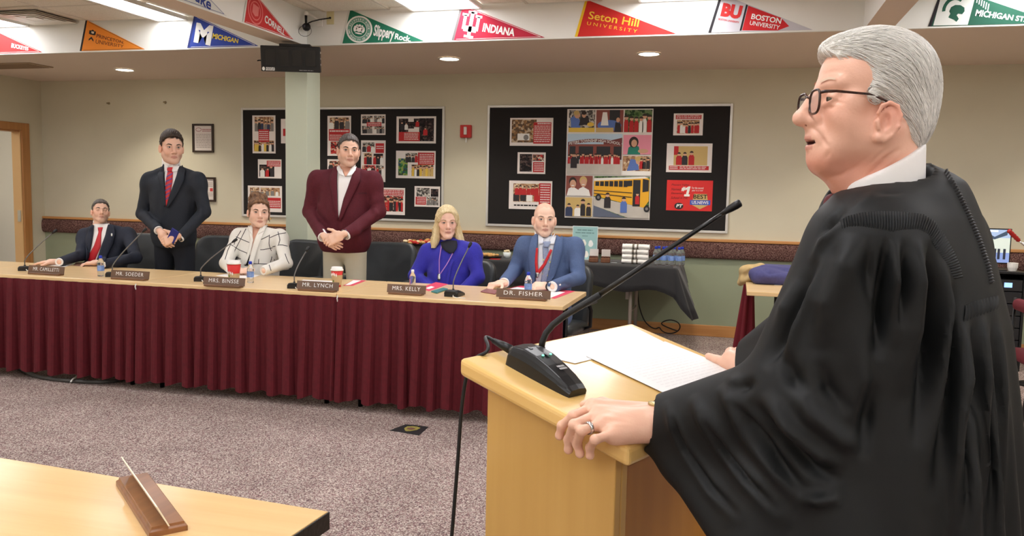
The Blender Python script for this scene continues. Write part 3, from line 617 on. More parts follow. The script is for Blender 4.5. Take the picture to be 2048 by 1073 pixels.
class Sheet:
    """flat print in unit coordinates on a wall poster: lays coloured shapes, each a hair above the one before"""
    def __init__(s, o, w, h): s.o, s.w, s.h, s.k = o, w, h, 0
    def fn(s, x, y, k=None): return Vector(((x-.5)*s.w, -.0012-.00025*(s.k if k is None else k), y*s.h))
    def rect(s, name, m, x0, y0, x1, y1):
        s.k += 1; MB().add([s.fn(x0,y0),s.fn(x1,y0),s.fn(x1,y1),s.fn(x0,y1)],[(0,1,2,3)]).build(name, m, s.o)
    def poly(s, name, m, pts): s.k += 1; MB().add([s.fn(*p) for p in pts],[tuple(range(len(pts)))]).build(name, m, s.o)
    def ell(s, name, m, x, y, rx, ry, n=16): s.poly(name, m, [(x+rx*math.cos(2*math.pi*k/n), y+ry*math.sin(2*math.pi*k/n)) for k in range(n)])
    def text(s, m, t, x0, y0, x1, y1, bold=.01, shear=0, name='lettering'):
        s.k += 1; mb = MB(); add_text(mb, t, (x0,y0,x1,y1), lambda x,y: s.fn(x,y), bold, 1.0, shear); mb.build(name, m, s.o)
    def lines(s, m, x0, y0, x1, y1, n, r, name='text_lines'):
        s.k += 1; mb = MB(); hh = (y1-y0)/n
        for i in range(n):
            xx = x0; yy = y1-(i+.7)*hh
            while xx < x1-.02*(x1-x0):
                l = min(x1, xx+(x1-x0)*r.uniform(.06,.2)); mb.add([s.fn(xx,yy),s.fn(l,yy),s.fn(l,yy+hh*.42),s.fn(xx,yy+hh*.42)],[(0,1,2,3)]); xx = l+(x1-x0)*.025
        o = mb.build(name, m, s.o); o['kind'] = 'stuff'
    def people(s, x0, y0, x1, y1, n, r, cols, name='printed_figures'):
        s.k += 1; mb = MB(); ms = [P_skin,P_hair]+cols; asp = s.h/s.w
        for i in range(n):
            cx = x0+(x1-x0)*(i+.5)/n+r.uniform(-.2,.2)*(x1-x0)/n; hh = (y1-y0)*r.uniform(.75,1.0); bw = min((x1-x0)/n*.48, hh*asp*.3); c = 2+r.randrange(len(cols))
            mb.add([s.fn(cx-bw,y0,s.k),s.fn(cx+bw,y0,s.k),s.fn(cx+bw,y0+hh*.6,s.k),s.fn(cx+bw*.6,y0+hh*.76,s.k),s.fn(cx-bw*.6,y0+hh*.76,s.k),s.fn(cx-bw,y0+hh*.6,s.k)],[tuple(range(6))],c)
            hr = hh*.13
            mb.add([s.fn(cx+hr*asp*math.cos(a),y0+hh*.88+hr*1.1*math.sin(a),s.k+.6) for a in [k*math.pi/5 for k in range(10)]],[tuple(range(10))],0)
            mb.add([s.fn(cx+hr*1.1*asp*math.cos(a),y0+hh*.91+hr*1.1*math.sin(a),s.k+.9) for a in [k*math.pi/6 for k in range(7)]],[tuple(range(7))],1)
        o = mb.build(name, ms, s.o); o['kind'] = 'stuff'
def poster(label, px, paper=None, cat='poster', name='poster'):
    x0,y0,x1,y1 = px; A = at_y(x0,(y0+y1)/2,YP); B = at_y(x1,(y0+y1)/2,YP); Tt = at_y((x0+x1)/2,y0,YP); Bo = at_y((x0+x1)/2,y1,YP)
    w, h = B[0]-A[0], Tt[2]-Bo[2]; o = thing(name, label, cat, ((A[0]+B[0])/2,YP,Bo[2]), group='posters pinned to the boards')
    MB().box((-w/2,-.001,0),(w/2,.0005,h)).build('sheet', paper or M_photo_w, o); return Sheet(o, w, h)
rp = random.Random(11); BL_ = mat('p_black',(44,40,44),.6); RD = M_pr; GY = mat('p_grey',(130,126,124),.6); NV = mat('p_navy',(50,60,92),.6)
s = poster('tall poster at top left of the left board with two group photos',(505,231,551,307)); s.rect('photo_print',P_warm,.1,.58,.92,.96); s.people(.1,.58,.92,.9,6,rp,[BL_,GY,NV]); s.rect('photo_print',P_warm,.06,.05,.94,.34); s.people(.06,.05,.94,.33,8,rp,[BL_,P_white,P_yel]); s.rect('red_panel',M_pr,.27,.3,.73,.63); s.lines(M_wtxt,.3,.33,.7,.6,5,rp)
s = poster('small poster with a stage photo left of the column',(516,319,563,357)); s.rect('photo_print',P_dark,.06,.08,.7,.72); s.people(.08,.08,.68,.7,3,rp,[BL_,P_white,RD]); s.rect('red_panel',M_pr,.38,.62,.96,.93); s.lines(M_wtxt,.42,.64,.94,.9,4,rp)
s = poster('poster of three classroom photos above the seated woman in checked jacket',(496,372,564,424)); 
for a in (.06,.38,.66): s.rect('photo_print',P_warm,a,.62,a+.28,.93); s.people(a,.62,a+.28,.88,2,rp,[P_white,GY])
s.rect('red_panel',M_pr,.5,.15,.97,.55); s.lines(M_wtxt,.6,.18,.95,.45,4,rp); s.rect('photo_print',P_crowd,.06,.12,.46,.55)
s = poster('sliver of a poster hidden behind the column',(562,238,576,287)); s.rect('red_panel',M_pr,.3,.3,.9,.6)
s = poster('poster right of the column with red middle banner',(655,232,702,312)); s.rect('photo_print',P_warm,.1,.67,.92,.96); s.people(.1,.67,.92,.95,4,rp,[BL_,P_white,GY]); s.rect('red_panel',M_pr,.06,.38,.95,.67); s.lines(M_wtxt,.1,.58,.92,.66,1,rp); s.lines(M_wtxt,.1,.4,.6,.54,3,rp); s.rect('photo_print',P_red,.14,.05,.8,.36)
s = poster('poster mostly hidden behind the man in burgundy',(655,319,702,352)); s.rect('photo_print',P_crowd,.08,.1,.92,.9); s.people(.08,.1,.92,.85,4,rp,[BL_,RD])
s = poster('poster of four photos with a red centre label',(722,229,771,270)); 
for a,b in ((.05,.56),(.54,.56),(.05,.07),(.54,.07)): s.rect('photo_print',P_grey,a,b,a+.42,b+.37); s.people(a,b,a+.42,b+.34,4,rp,[P_white,BL_,GY])
s.rect('red_panel',M_pr,.24,.42,.84,.62); s.lines(M_wtxt,.28,.44,.8,.6,2,rp)
s = poster('tall poster of six photos behind the shoulder of the man in burgundy',(722,281,771,364)); 
for a,b,c,d,m in ((.07,.72,.55,.95,P_grey),(.12,.42,.45,.7,P_warm),(.52,.42,.9,.68,P_dark),(.05,.2,.6,.4,P_red),(.62,.16,.93,.4,P_grey)): s.rect('photo_print',m,a,b,c,d); s.people(a,b,c,d-.03,3,rp,[BL_,P_white,RD])
s.rect('red_panel',M_pr,.6,.7,.94,.93); s.lines(M_wtxt,.63,.78,.92,.88,2,rp)
s = poster('poster of dark stage photos at top right of the left board',(793,233,872,287)); s.rect('photo_print',P_dark,.06,.42,.3,.92); s.rect('photo_print',P_dark,.58,.08,.95,.93); s.rect('photo_print',P_dark,.3,.55,.45,.8); s.rect('photo_print',P_dark,.44,.6,.66,.92); s.people(.68,.3,.85,.6,1,rp,[RD]); s.people(.46,.62,.6,.88,1,rp,[RD]); s.people(.1,.5,.28,.8,2,rp,[P_white,BL_]); s.rect('red_panel',M_pr,.06,.08,.6,.42); s.lines(M_wtxt,.2,.12,.56,.4,5,rp)
s = poster('poster with a green photo and a group photo',(792,302,871,357)); s.rect('photo_print',P_green,.06,.1,.3,.72); s.rect('photo_print',P_grey,.24,.58,.56,.92); s.people(.25,.58,.55,.9,4,rp,[RD,BL_]); s.rect('photo_print',P_warm,.4,.08,.95,.5); s.people(.4,.08,.95,.48,8,rp,[P_yel,P_gold,P_white,BL_]); s.rect('red_panel',M_pr,.56,.5,.97,.94); s.lines(M_wtxt,.6,.53,.95,.9,6,rp)
s = poster('poster of a red-shirted crowd beside the man in burgundy',(762,376,810,430)); s.rect('photo_print',P_crowd,.05,.12,.92,.7); s.people(.05,.14,.92,.68,9,rp,[RD,RD,P_white,BL_]); s.rect('red_panel',M_pr,.05,.72,.94,.93); s.lines(M_wtxt,.1,.74,.92,.92,3,rp)
s = poster('small poster of workshop photos at bottom right of the left board',(829,373,880,414)); s.rect('photo_print',P_grey,.08,.5,.6,.92); s.rect('photo_print',P_dark,.64,.5,.94,.88); s.rect('photo_print',P_grey,.48,.08,.94,.48); s.people(.5,.1,.9,.45,3,rp,[P_white,GY]); s.rect('red_panel',M_pr,.05,.1,.46,.48); s.lines(M_wtxt,.1,.14,.44,.46,4,rp)
s = poster('poster with an aerial photo at top left of the right board',(1020,236,1106,292)); s.rect('photo_print',P_aerial,.04,.12,.62,.94); s.rect('photo_print',P_white,.18,.2,.46,.44); s.ell('round_mark',GY,.38,.3,.06,.1); s.rect('red_panel',M_pr,.55,.08,.96,.84); s.lines(M_wtxt,.64,.74,.94,.84,1,rp); s.lines(M_wtxt,.57,.12,.94,.74,9,rp)
s = poster('small poster with a dark stadium photo on the right board',(1035,305,1091,348)); s.rect('photo_print',P_dark,.08,.55,.52,.92); s.rect('photo_print',P_crowd,.54,.6,.94,.9); s.rect('photo_print',P_dark,.08,.1,.52,.55); s.rect('red_panel',M_pr,.56,.08,.95,.55); s.lines(M_wtxt,.6,.12,.93,.52,5,rp)
s = poster('poster of a seated team on bleachers above the bald man',(1018,362,1104,419)); s.rect('photo_print',P_warm,.1,.26,.7,.9); s.people(.12,.28,.7,.66,4,rp,[BL_,P_white,RD]); s.people(.12,.5,.7,.85,6,rp,[RD]); s.rect('red_panel',M_pr,.7,.1,.97,.92); s.lines(M_wtxt,.73,.14,.95,.9,9,rp); s.lines(M_ink,.12,.08,.68,.19,1,rp)
s = poster('small poster with a red header and a team photo',(1347,227,1406,271)); s.rect('red_panel',M_pr,.07,.74,.94,.93); s.lines(M_wtxt,.1,.76,.9,.92,2,rp); s.rect('photo_print',P_warm,.12,.08,.88,.7); s.people(.12,.1,.88,.6,8,rp,[RD,RD,BL_,P_white])
s = poster('poster of three teammates with a red footer',(1333,287,1424,345)); s.rect('photo_print',P_gold,.16,.24,.9,.9); s.rect('photo_print',M_pr,.16,.6,.26,.9); s.people(.22,.25,.62,.78,3,rp,[BL_,RD,BL_]); s.rect('red_panel',M_pr,.06,.08,.94,.22); s.lines(M_wtxt,.3,.1,.88,.21,2,rp); s.lines(M_wtxt,.08,.1,.26,.21,2,rp)
s = poster('bright red award poster with number one lettering',(1333,361,1425,422), mat('award_red',(220,44,42),.55)); 
for i,(t,a) in enumerate((('Pleasant Valley',.48),('Named',.3),('Elementary',.38),('School in PA!',.46))): s.text(mat('award_ink',(70,16,22),.6),t,.1,.8-.14*i,a,.88-.14*i,.0,.15)
s.text(M_wht,'#',.32,.64,.40,.78,.05,.1); s.poly('numeral',M_wht,[(.385,.47),(.505,.47),(.51,.54),(.48,.54),(.52,.8),(.475,.8),(.41,.74),(.405,.67),(.45,.7),(.425,.54),(.39,.54)]); s.text(M_wht,'For the second',.55,.72,.8,.79,.0); s.text(M_wht,'year in a row!',.55,.63,.79,.7,.0)
s.poly('gold_badge',P_gold,[(.56,.2),(.6,.56),(.88,.56),(.92,.2),(.74,.06)]); s.rect('blue_ribbon',mat('p_ribbon',(60,90,190),.5),.52,.2,.96,.36); s.text(M_ink,'BEST',.59,.4,.89,.54,.02); s.text(M_wht,'US.NEWS',.56,.23,.92,.33,.02); s.ell('oval_emblem',BL_,.28,.15,.1,.11); s.text(M_wht,'PT',.22,.1,.35,.21,.04,.15)
# the central collage
s = poster('large central photo collage with school building and yellow bus',(1132,218,1303,438), mat('collage_paper',(232,226,220),.6), 'poster', 'photo_collage')
def ph(m,a,b,c,d): s.rect('photo_print',m,a,b,c,d)
ph(P_grey,.02,.79,.33,.99); s.poly('printed_figure',P_blue,[(.05,.83),(.16,.82),(.15,.9),(.09,.94),(.04,.92)]); s.ell('printed_head',P_skin,.12,.945,.035,.03); s.ell('printed_hair',P_gold,.11,.965,.035,.022); s.poly('printed_figure',BL_,[(.14,.85),(.27,.86),(.25,.94),(.17,.94)]); s.ell('printed_head',P_skin,.2,.945,.025,.025); s.ell('printed_hair',P_hair,.2,.965,.03,.018); s.rect('printed_table',P_yel,.02,.79,.33,.83); s.ell('printed_bowl',P_yel,.28,.86,.04,.02)
ph(P_brick,.345,.79,.66,.99); s.rect('printed_door',P_glassd,.5,.87,.62,.99); s.ell('printed_table',P_blue,.5,.85,.14,.05); s.poly('printed_figure',P_white,[(.4,.85),(.49,.85),(.47,.97),(.42,.97)]); s.poly('printed_figure',BL_,[(.56,.79),(.64,.79),(.63,.87),(.57,.88)]); s.ell('printed_head',P_skin,.6,.9,.022,.022); s.rect('printed_desk',P_gold,.345,.79,.55,.83)
ph(P_grass,.675,.79,.99,.99); s.people(.68,.79,.99,.96,6,rp,[RD,RD,P_white])
ph(P_sky,.01,.4,.655,.775); s.poly('printed_roof',P_roof,[(.44,.7),(.655,.74),(.655,.69),(.44,.66)]); s.rect('printed_facade',P_brick,.02,.54,.655,.68); s.rect('printed_glass',P_glassd,.04,.54,.65,.66)
s.poly('printed_canopy',P_roof,[(.02,.66)]+[(.02+.63*t,.7+.03*math.sin(math.pi*t)) for t in [k/8 for k in range(9)]]+[(.65,.66)]+[(.02+.63*(1-t),.67+.03*math.sin(math.pi*t)) for t in [k/8 for k in range(1,8)]])
s.k += 1; mb = MB(); add_text(mb,'PETERS TOWNSHIP HIGH SCHOOL',(0,0,1,1),lambda x,y: s.fn(.035+.6*x, .672+.029*math.sin(math.pi*x)+.026*y),.01); mb.build('lettering',M_wht,s.o)
for x in (.13,.34,.54): s.rect('printed_pillar',P_brick,x-.02,.5,x+.02,.67)
s.rect('printed_paving',P_pave,.01,.4,.655,.535); s.people(.02,.5,.64,.6,22,rp,[RD,RD,RD,P_white,BL_]); s.people(.06,.46,.14,.6,1,rp,[BL_])
ph(P_pinkp,.67,.59,.99,.765); s.poly('printed_figure',P_teal,[(.72,.59),(.87,.59),(.85,.66),(.78,.68),(.73,.65)]); s.ell('printed_hair',P_hair,.79,.7,.055,.05); s.ell('printed_head',P_skin,.795,.69,.033,.034); s.ell('printed_arm',P_skin,.9,.62,.06,.02)
ph(P_warm,.67,.4,.99,.575); s.poly('printed_figure',P_blue,[(.72,.44),(.86,.45),(.84,.54),(.76,.55)]); s.ell('printed_head',P_skin,.85,.53,.03,.03); s.ell('printed_hair',P_gold,.85,.55,.04,.022); s.people(.86,.46,.99,.57,3,rp,[BL_,RD]); s.rect('printed_desk',P_white,.67,.4,.99,.44)
ph(P_brick,.01,.205,.325,.39)
for x,c,hh in ((.09,P_hair,.0),(.215,P_gold,.02)): s.poly('printed_figure',P_white,[(x-.07,.205),(x+.09,.205),(x+.07,.26),(x,.29),(x-.05,.27)]); s.ell('printed_hair',c,x,.335+hh*.5,.045,.042); s.ell('printed_head',P_skin,x+.003,.315+hh*.5,.037,.038); s.rect('printed_smile',P_white,x-.014,.295+hh*.5,x+.018,.303+hh*.5)
ph(P_gold,.01,.015,.325,.19); s.people(.02,.015,.2,.15,2,rp,[P_white,NV]); s.people(.2,.02,.32,.17,2,rp,[P_white,BL_])
ph(P_grass,.345,.015,.99,.39); s.poly('printed_road',P_pave,[(.345,.2),(.345,.12),(.75,.015),(.99,.015),(.99,.1)]); s.poly('printed_road',P_shade,[(.345,.12),(.345,.015),(.72,.015)])
s.poly('printed_bus',P_bus,[(.345,.36),(.93,.385),(.985,.37),(.985,.17),(.93,.11),(.86,.12),(.345,.21)]); s.poly('printed_bus_roof',P_white,[(.345,.37),(.93,.39),(.975,.38),(.93,.375),(.345,.345)])
for k in range(7): x = .36+.055*k; s.rect('printed_window',P_glassd,x,.3-.001*k,x+.045,.34+.002*k)
s.poly('printed_window',P_glassd,[(.73,.3),(.79,.305),(.79,.355),(.73,.352)]); s.rect('printed_door',P_glassd,.8,.12,.885,.36); s.people(.82,.14,.87,.27,1,rp,[RD]); s.poly('printed_window',P_glassd,[(.91,.25),(.98,.26),(.98,.36),(.91,.37)])
s.poly('printed_stripe',P_glassd,[(.345,.262),(.79,.245),(.79,.238),(.345,.255)]); s.poly('printed_stripe',P_glassd,[(.345,.235),(.79,.205),(.79,.198),(.345,.228)])
for x,y in ((.4,.195),(.965,.1)): s.ell('printed_wheel',P_glassd,x,y,.035,.03); s.ell('printed_hub',GY,x,y,.016,.014)
s.people(.46,.1,.54,.24,1,rp,[BL_]); s.people(.66,.06,.74,.2,1,rp,[P_blue])
# framed notices on the wall
def notice(label, px, red):
    x0,y0,x1,y1 = px; A = at_y(x0,y1,YB); B = at_y(x1,y0,YB); w, h = (B[0]-A[0])/2, B[2]-A[2]
    o = thing('framed_notice', label, 'picture frame', ((A[0]+B[0])/2,YB,A[2]), group='framed notices on the wall')
    M_f = mat('dark_wood_frame',(52,36,26),.4)
    for a,b in (((-w,0),(-w+.022,h)),((w-.022,0),(w,h)),((-w+.022,0),(w-.022,.022)),((-w+.022,h-.022),(w-.022,h))): MB().box((a[0],-.025,a[1]),(b[0],-.001,b[1])).build('frame_bar', M_f, o, bevel=.003)
    MB().box((-w+.02,-.008,.02),(w-.02,-.002,h-.02)).build('sheet', mat('notice_paper',(224,214,208),.7), o)
    sh = Sheet(o, 2*w, h); sh.k = 30
    if red == 0: sh.ell('emblem_ring',mat('notice_red',(150,50,54),.7),.28,.8,.14,.07); sh.ell('emblem_inner',mat('notice_paper',(0,0,0)),.28,.8,.12,.055); sh.lines(mat('notice_red',(0,0,0)),.46,.72,.88,.83,2,rp); sh.lines(mat('notice_ink',(170,158,152),.7),.16,.15,.86,.66,9,rp)
    else: sh.rect('red_mark',mat('notice_red2',(206,70,70),.7),.6,.42,.8,.55); sh.lines(mat('notice_ink',(170,158,152),.7),.2,.2,.8,.38,3,rp); sh.lines(mat('notice_ink',(0,0,0)),.2,.6,.8,.8,3,rp)
notice('framed certificate above the standing man in navy suit',(387,248,428,305),0); notice('framed notice half hidden behind the arm of the man in navy',(404,355,432,403),1)
# fire alarm strobe
fa = thing('fire_alarm_strobe','red fire alarm strobe between the two boards','fire alarm',at_y(933,276,YB-.0005)); MB().box((-.062,-.04,0),(.062,0,.135)).build('housing', mat('alarm_red',(196,40,36),.45), fa, bevel=.006)
MB().box((-.018,-.055,.03),(.018,-.04,.115)).build('strobe_lens', mat('strobe_white',(214,204,198),.2), fa, bevel=.006); MB().tube([(0,-.012,-.05),(0,-.012,0)],.009,8).build('conduit', M_alu, fa)
# ---------------------------------------------------------------- pennants
def pennant(label, BLp, TIPp, plane, cols, strip, texts, border=None, lean=.075, hgt=.285, extra=None):
    """plane 'y': on the fascia; 'x': on the beam side.  BLp / TIPp are 3-D bottom corners; lower edge level"""
    e1 = np.array(TIPp)-np.array(BLp); L = np.linalg.norm(e1); e1 = e1/L; e3 = np.array([0,0,1.0]); nrm = np.array([0,-1,0]) if plane == 'y' else np.array([1.0,0,0])
    o = thing('pennant', label, 'pennant', BLp, group='college pennants'); 
    a2 = np.array([0,0]); b2 = np.array([lean,hgt]); t2 = np.array([L,0.0]); 
    def P(x,y,k=0.0): return Vector(e1*x+e3*y+nrm*(.003+.0006*k))
    def tri(name, m, pts, k, th=.002):
        n = len(pts); vs = [P(x,y,k) for x,y in pts]+[P(x,y,k)-Vector(nrm*th) for x,y in pts]
        MB().add(vs,[tuple(range(n)),tuple(range(2*n-1,n-1,-1))]+[(i,n+i,n+(i+1)%n,(i+1)%n) for i in range(n)]).build(name, m, o)
    tri('felt', cols, [a2,t2,b2], 0)
    sd = (a2-t2)/L; sw = .022; off = np.array([-sw,0])
    tri('header_strip', strip, [a2+off,a2,b2,b2+off*.9], 1)
    mid = (a2+b2)/2; ax = (t2-mid); AL = np.linalg.norm(ax); ax = ax/AL; pv = np.array([-ax[1],ax[0]]); hh = np.linalg.norm(b2-a2)/2
    def fn(k):
        def g(s_,v_): q = mid+ax*s_*AL+pv*v_*hh; return P(q[0],q[1],k)
        return g
    if border:
        c = (a2+b2+t2)/3
        for p,q in ((a2,t2),(b2,t2)):
            i0, i1 = p+(c-p)*.06, q+(c-q)*.06; j0, j1 = p+(c-p)*.09, q+(c-q)*.09; tri('border_line', border, [i0,i1,j1,j0] if p is a2 else [i0,j0,j1,i1], 1, .0003)
    for i,(t,m,box,kw) in enumerate(texts):
        mb = MB(); kw = dict(kw); tap = kw.pop('taper',0.0); g = fn(2.5+i*.3); x0,_,x1,_ = box
        add_text(mb, t, box, lambda x,y: g(x, y*(1-tap*(x-x0)/max(1e-6,x1-x0))), **kw); mb.build('lettering', m, o)
    if extra: extra(o, fn, P)
    return o
YP2 = YFAS-.001
def fx(px): return at_y(px[0],px[1],YP2)
def fasc(xb, xt): return np.array([xb,YP2,HS+.012]), np.array([xt,YP2,HS+.012])
def felt(k,c): return mat('felt_'+k,c,.85,bump=.05,bscale=500,sheen=.2)
X_ = lambda px: at_y(px,(118-.027*px if px<1000 else 91-.015*px),YP2)[0]
wht = M_wht
def buck(o,fn,P): pass
b,t = fasc(X_(85)-.77,X_(85)); pennant('red pennant lettered BUCKEYES at the far left',b,t,'y',felt('red1',(206,40,40)),felt('grey',(150,150,150)),[('BUCKEYES',wht,(.5,-.13,.78,.17),dict(bold=.03,taper=.25))],border=wht)
def prin(o,fn,P):
    g = fn(2); m = M_ink
    MB().add([g(.07+x*.11,.16+y*.34) for x,y in ((.0,.1),(.2,0),(.8,0),(1,.1),(1,.75),(.75,.75),(.5,1),(.25,.75),(0,.75))],[tuple(range(9))]).build('crest', m, o)
    MB().add([fn(2.6)(.107+x*.045,.24+y*.14) for x,y in ((0,.2),(.5,0),(1,.2),(1,1),(0,1))],[tuple(range(5))]).build('crest_shield', mat('p_cream',(230,214,190),.7), o)
    MB().add([g(.08+x*.08,-.26+y*.3) for x,y in ((0,0),(.5,.55),(1,0),(1,.4),(.5,1),(0,.4))],[tuple(range(6))]).build('crest_chevron', m, o)
b,t = fasc(X_(164),X_(290)); pennant('orange pennant lettered PRINCETON UNIVERSITY',b,t,'y',felt('orange',(244,146,40)),felt('blk',(34,30,34)),[('PRINCETON.',mat('brown_ink',(92,44,20),.7),(.2,.05,.66,.3),dict(bold=.012,taper=.35)),('UNIVERSITY',mat('brown_ink',(0,0,0)),(.2,-.33,.66,-.06),dict(taper=.35))],border=mat('dark_border',(80,40,20),.7),extra=prin)
b,t = fasc(X_(379),X_(517)); pennant('blue pennant lettered MICHIGAN with large white M',b,t,'y',felt('blue',(40,66,160)),felt('blue2',(34,50,120)),[('M',wht,(.04,-.6,.3,.62),dict(bold=.06)),('MICHIGAN',mat('maize',(240,214,70),.7),(.31,-.14,.7,.2),dict(bold=.03,taper=.2))],border=wht)
def slip(o,fn,P):
    g = fn(2); 
    def ring(name,r0,r1,m,k,n=28): MB().grid([[fn(k)(.17+r*.17*math.cos(a),r*.78*math.sin(a)-.02) for a in [2*math.pi*j/n for j in range(n+1)]] for r in (r0,r1)]).build(name,m,o)
    ring('seal_ring',.88,1.0,wht,2); ring('seal_band',.6,.88,mat('seal_green',(110,160,140),.7),2); ring('seal_inner_line',.56,.6,wht,2.2)
    m = MB(); 
    for txt,a0,a1,rr,fl in (('SLIPPERY ROCK',2.9,.24,.66,1),('UNIVERSITY OF PA',3.4,6.0,.84,-1)):
        n = len(txt)
        for i,ch in enumerate(txt):
            if ch == ' ': continue
            a = a0+(a1-a0)*i/(n-1); mb = MB(); v,f_ = text_geo(ch,.02)
            up = fl; m.add([fn(2.6)(.17+(.17)*((rr+p[1]*.2*up)*math.cos(a)+ -fl*-1*(p[0]-.3)*.2*math.sin(a)), .78*((rr+p[1]*.2*up)*math.sin(a)-fl*(p[0]-.3)*.2*math.cos(a))-.02) for p in v], f_)
    tag(m.build('seal_lettering', wht, o),kind='stuff')
    m = MB(); r = random.Random(2)
    for x,y,w,h in ((0,0,.26,.2),(-.3,0,.14,.24),(.3,0,.14,.24),(0,.24,.12,.14),(0,-.3,.3,.06),(-.2,.26,.08,.08),(.2,.26,.08,.08)): m.add([fn(2.6)(.17+.17*(x+w*math.cos(a)),.78*(y+h*math.sin(a))-.02) for a in [k*math.pi/4 for k in range(8)]],[tuple(range(8))])
    m.build('seal_crest', wht, o)
b,t = fasc(X_(685),X_(848)); pennant('green pennant lettered Slippery Rock with round seal',b,t,'y',felt('green',(22,112,84)),felt('white',(220,222,216)),[('Slippery',wht,(.36,-.42,.62,.42),dict(bold=.03)),('Rock.',wht,(.635,-.2,.84,.14),dict(bold=.03))],extra=slip)
def indy(o,fn,P):
    g = fn(2); 
    def bar(x0,y0,x1,y1): m.add([g(x0,y0),g(x1,y0),g(x1,y1),g(x0,y1)],[(0,1,2,3)])
    m = MB(); bar(.125,-.62,.165,.72); bar(.09,-.74,.2,-.6); bar(.095,.62,.195,.76); bar(.05,-.1,.085,.5); bar(.205,-.1,.24,.5); bar(.03,.44,.105,.58); bar(.185,.44,.26,.58); bar(.05,-.3,.24,-.08); bar(.07,-.4,.22,-.28); m.build('interlocking_emblem', wht, o)
b,t = fasc(X_(908),X_(1090)); pennant('crimson pennant lettered INDIANA with interlocked emblem',b,t,'y',felt('crimson',(188,34,62)),felt('dgrey',(110,104,104)),[('INDIANA',wht,(.29,-.26,.66,.22),dict(bold=.035,taper=.15))],border=wht,extra=indy)
gold = mat('gold_ink',(244,196,60),.7)
b,t = fasc(X_(1155),X_(1352)); pennant('red pennant lettered Seton Hill University with yellow strip',b,t,'y',felt('red2',(208,40,36)),felt('yellow',(240,196,40)),[('Seton Hill',gold,(.06,.02,.6,.44),dict(bold=.012)),('UNIVERSITY',gold,(.06,-.3,.6,-.12),dict(space=1.5))])
bg = felt('greyfelt',(196,194,200))
def bu(o,fn,P):
    g = fn(1.2)
    MB().add([g(.3,-.62),g(.66,-.32),g(.76,-.02),g(.66,.32),g(.3,.66)],[(0,1,2,3,4)]).build('red_panel', felt('red3',(204,34,40)), o)
    MB().add([g(.275,-.66),g(.295,-.64),g(.295,.68),g(.275,.7)],[(0,1,2,3)]).build('black_bar', M_ink, o)
b,t = fasc(X_(1422),X_(1625)); rdt = mat('red_ink',(200,40,40),.7); pennant('grey and red pennant lettered BOSTON UNIVERSITY',b,t,'y',bg,felt('blk',(0,0,0)),[('BU',rdt,(.04,-.1,.25,.6),dict(bold=.06)),('BOSTON UNIVERSITY',rdt,(.03,-.3,.25,-.2),dict(bold=.02)),('BOSTON',wht,(.36,.02,.67,.3),dict(bold=.025)),('UNIVERSITY',wht,(.36,-.28,.67,-.06),dict(bold=.012))],extra=bu)
gd = felt('dgreen',(26,84,64))
def msu(o,fn,P):
    g = fn(1.2); MB().add([g(.0,-.95),g(.29,-.68),g(.29,.7),g(.0,.98)],[(0,1,2,3)]).build('white_panel', felt('white',(0,0,0)), o)
    g = fn(2.2); H = lambda pts: [g(.03+.22*x,-.62+1.3*y) for x,y in pts]
    MB().add(H([(.42,.1),(.6,.06),(.72,.0),(.78,.12),(.66,.24),(.7,.3),(.86,.3),(.92,.42),(.88,.55),(.7,.62),(.5,.6),(.36,.5),(.33,.34),(.4,.26),(.36,.12)]),[tuple(range(15))]).build('helmet_mark', gd, o)
    MB().grid([H([(.5+.46*r*math.cos(a),.42+.5*r*math.sin(a)) for a in [math.radians(60+15*k) for k in range(10)]]) for r in (.72,1.0)]).build('helmet_crest', gd, o)
    m = MB()
    for k in range(6): x = .31+.022*k; m.add([g(x,.4-.06*k),g(x+.009,.4-.06*k),g(x+.004,.68-.05*k),g(x-.005,.68-.05*k)],[(0,1,2,3)])
    m.build('crest_stripes', wht, o)
b,t = fasc(X_(1862),X_(1862)+.79); pennant('green and white pennant lettered MICHIGAN STATE with helmet',b,t,'y',gd,felt('blk',(0,0,0)),[('MICHIGAN STATE',wht,(.33,-.22,.86,.1),dict(bold=.03,shear=.0,taper=.3))],extra=msu)
# on the beam side
XB = -3.739; 
def bx_(px): p = at_x(px[0],px[1],XB); return np.array([XB,p[1],HS+.012])
p1, p2 = bx_((488,52)), bx_((586,82))
def corn(o,fn,P):
    m = MB(); n = 24
    for r0,r1 in ((.9,1.0),(.62,.7)): m.grid([[fn(2)(.17+r*.15*math.cos(a),r*.72*math.sin(a)) for a in [2*math.pi*j/n for j in range(n+1)]] for r in (r0,r1)])
    m.add([fn(2)(.17+.06*x,.3*y) for x,y in ((-1,-.6),(0,-1),(1,-.6),(1,1),(-1,1))],[tuple(range(5))]); m.build('round_seal', mat('seal_pink',(232,130,126),.7), o)
pennant('red pennant lettered CORNELL on the beam',p1,p2,'x',felt('red1',(0,0,0)),felt('white',(0,0,0)),[('CORNELL',wht,(.36,-.24,.8,.2),dict(bold=.03,taper=.3))],border=wht,extra=corn)
q2 = bx_((453,41)); q1 = q2-np.array([0,.77,0]); nb = mat('navy_ink',(30,56,140),.7)
def duke(o,fn,P):
    g = fn(2); MB().add([g(.02,-.55),g(.3,-.55),g(.3,.1),g(.02,.1)],[(0,1,2,3)]).build('emblem_block', nb, o)
pennant('white pennant with blue border lettered Duke on the beam',q1,q2,'x',felt('white',(0,0,0)),nb,[('Duke',nb,(.36,-.34,.74,.34),dict(bold=.02,shear=.0,taper=.2))],border=nb,extra=duke)
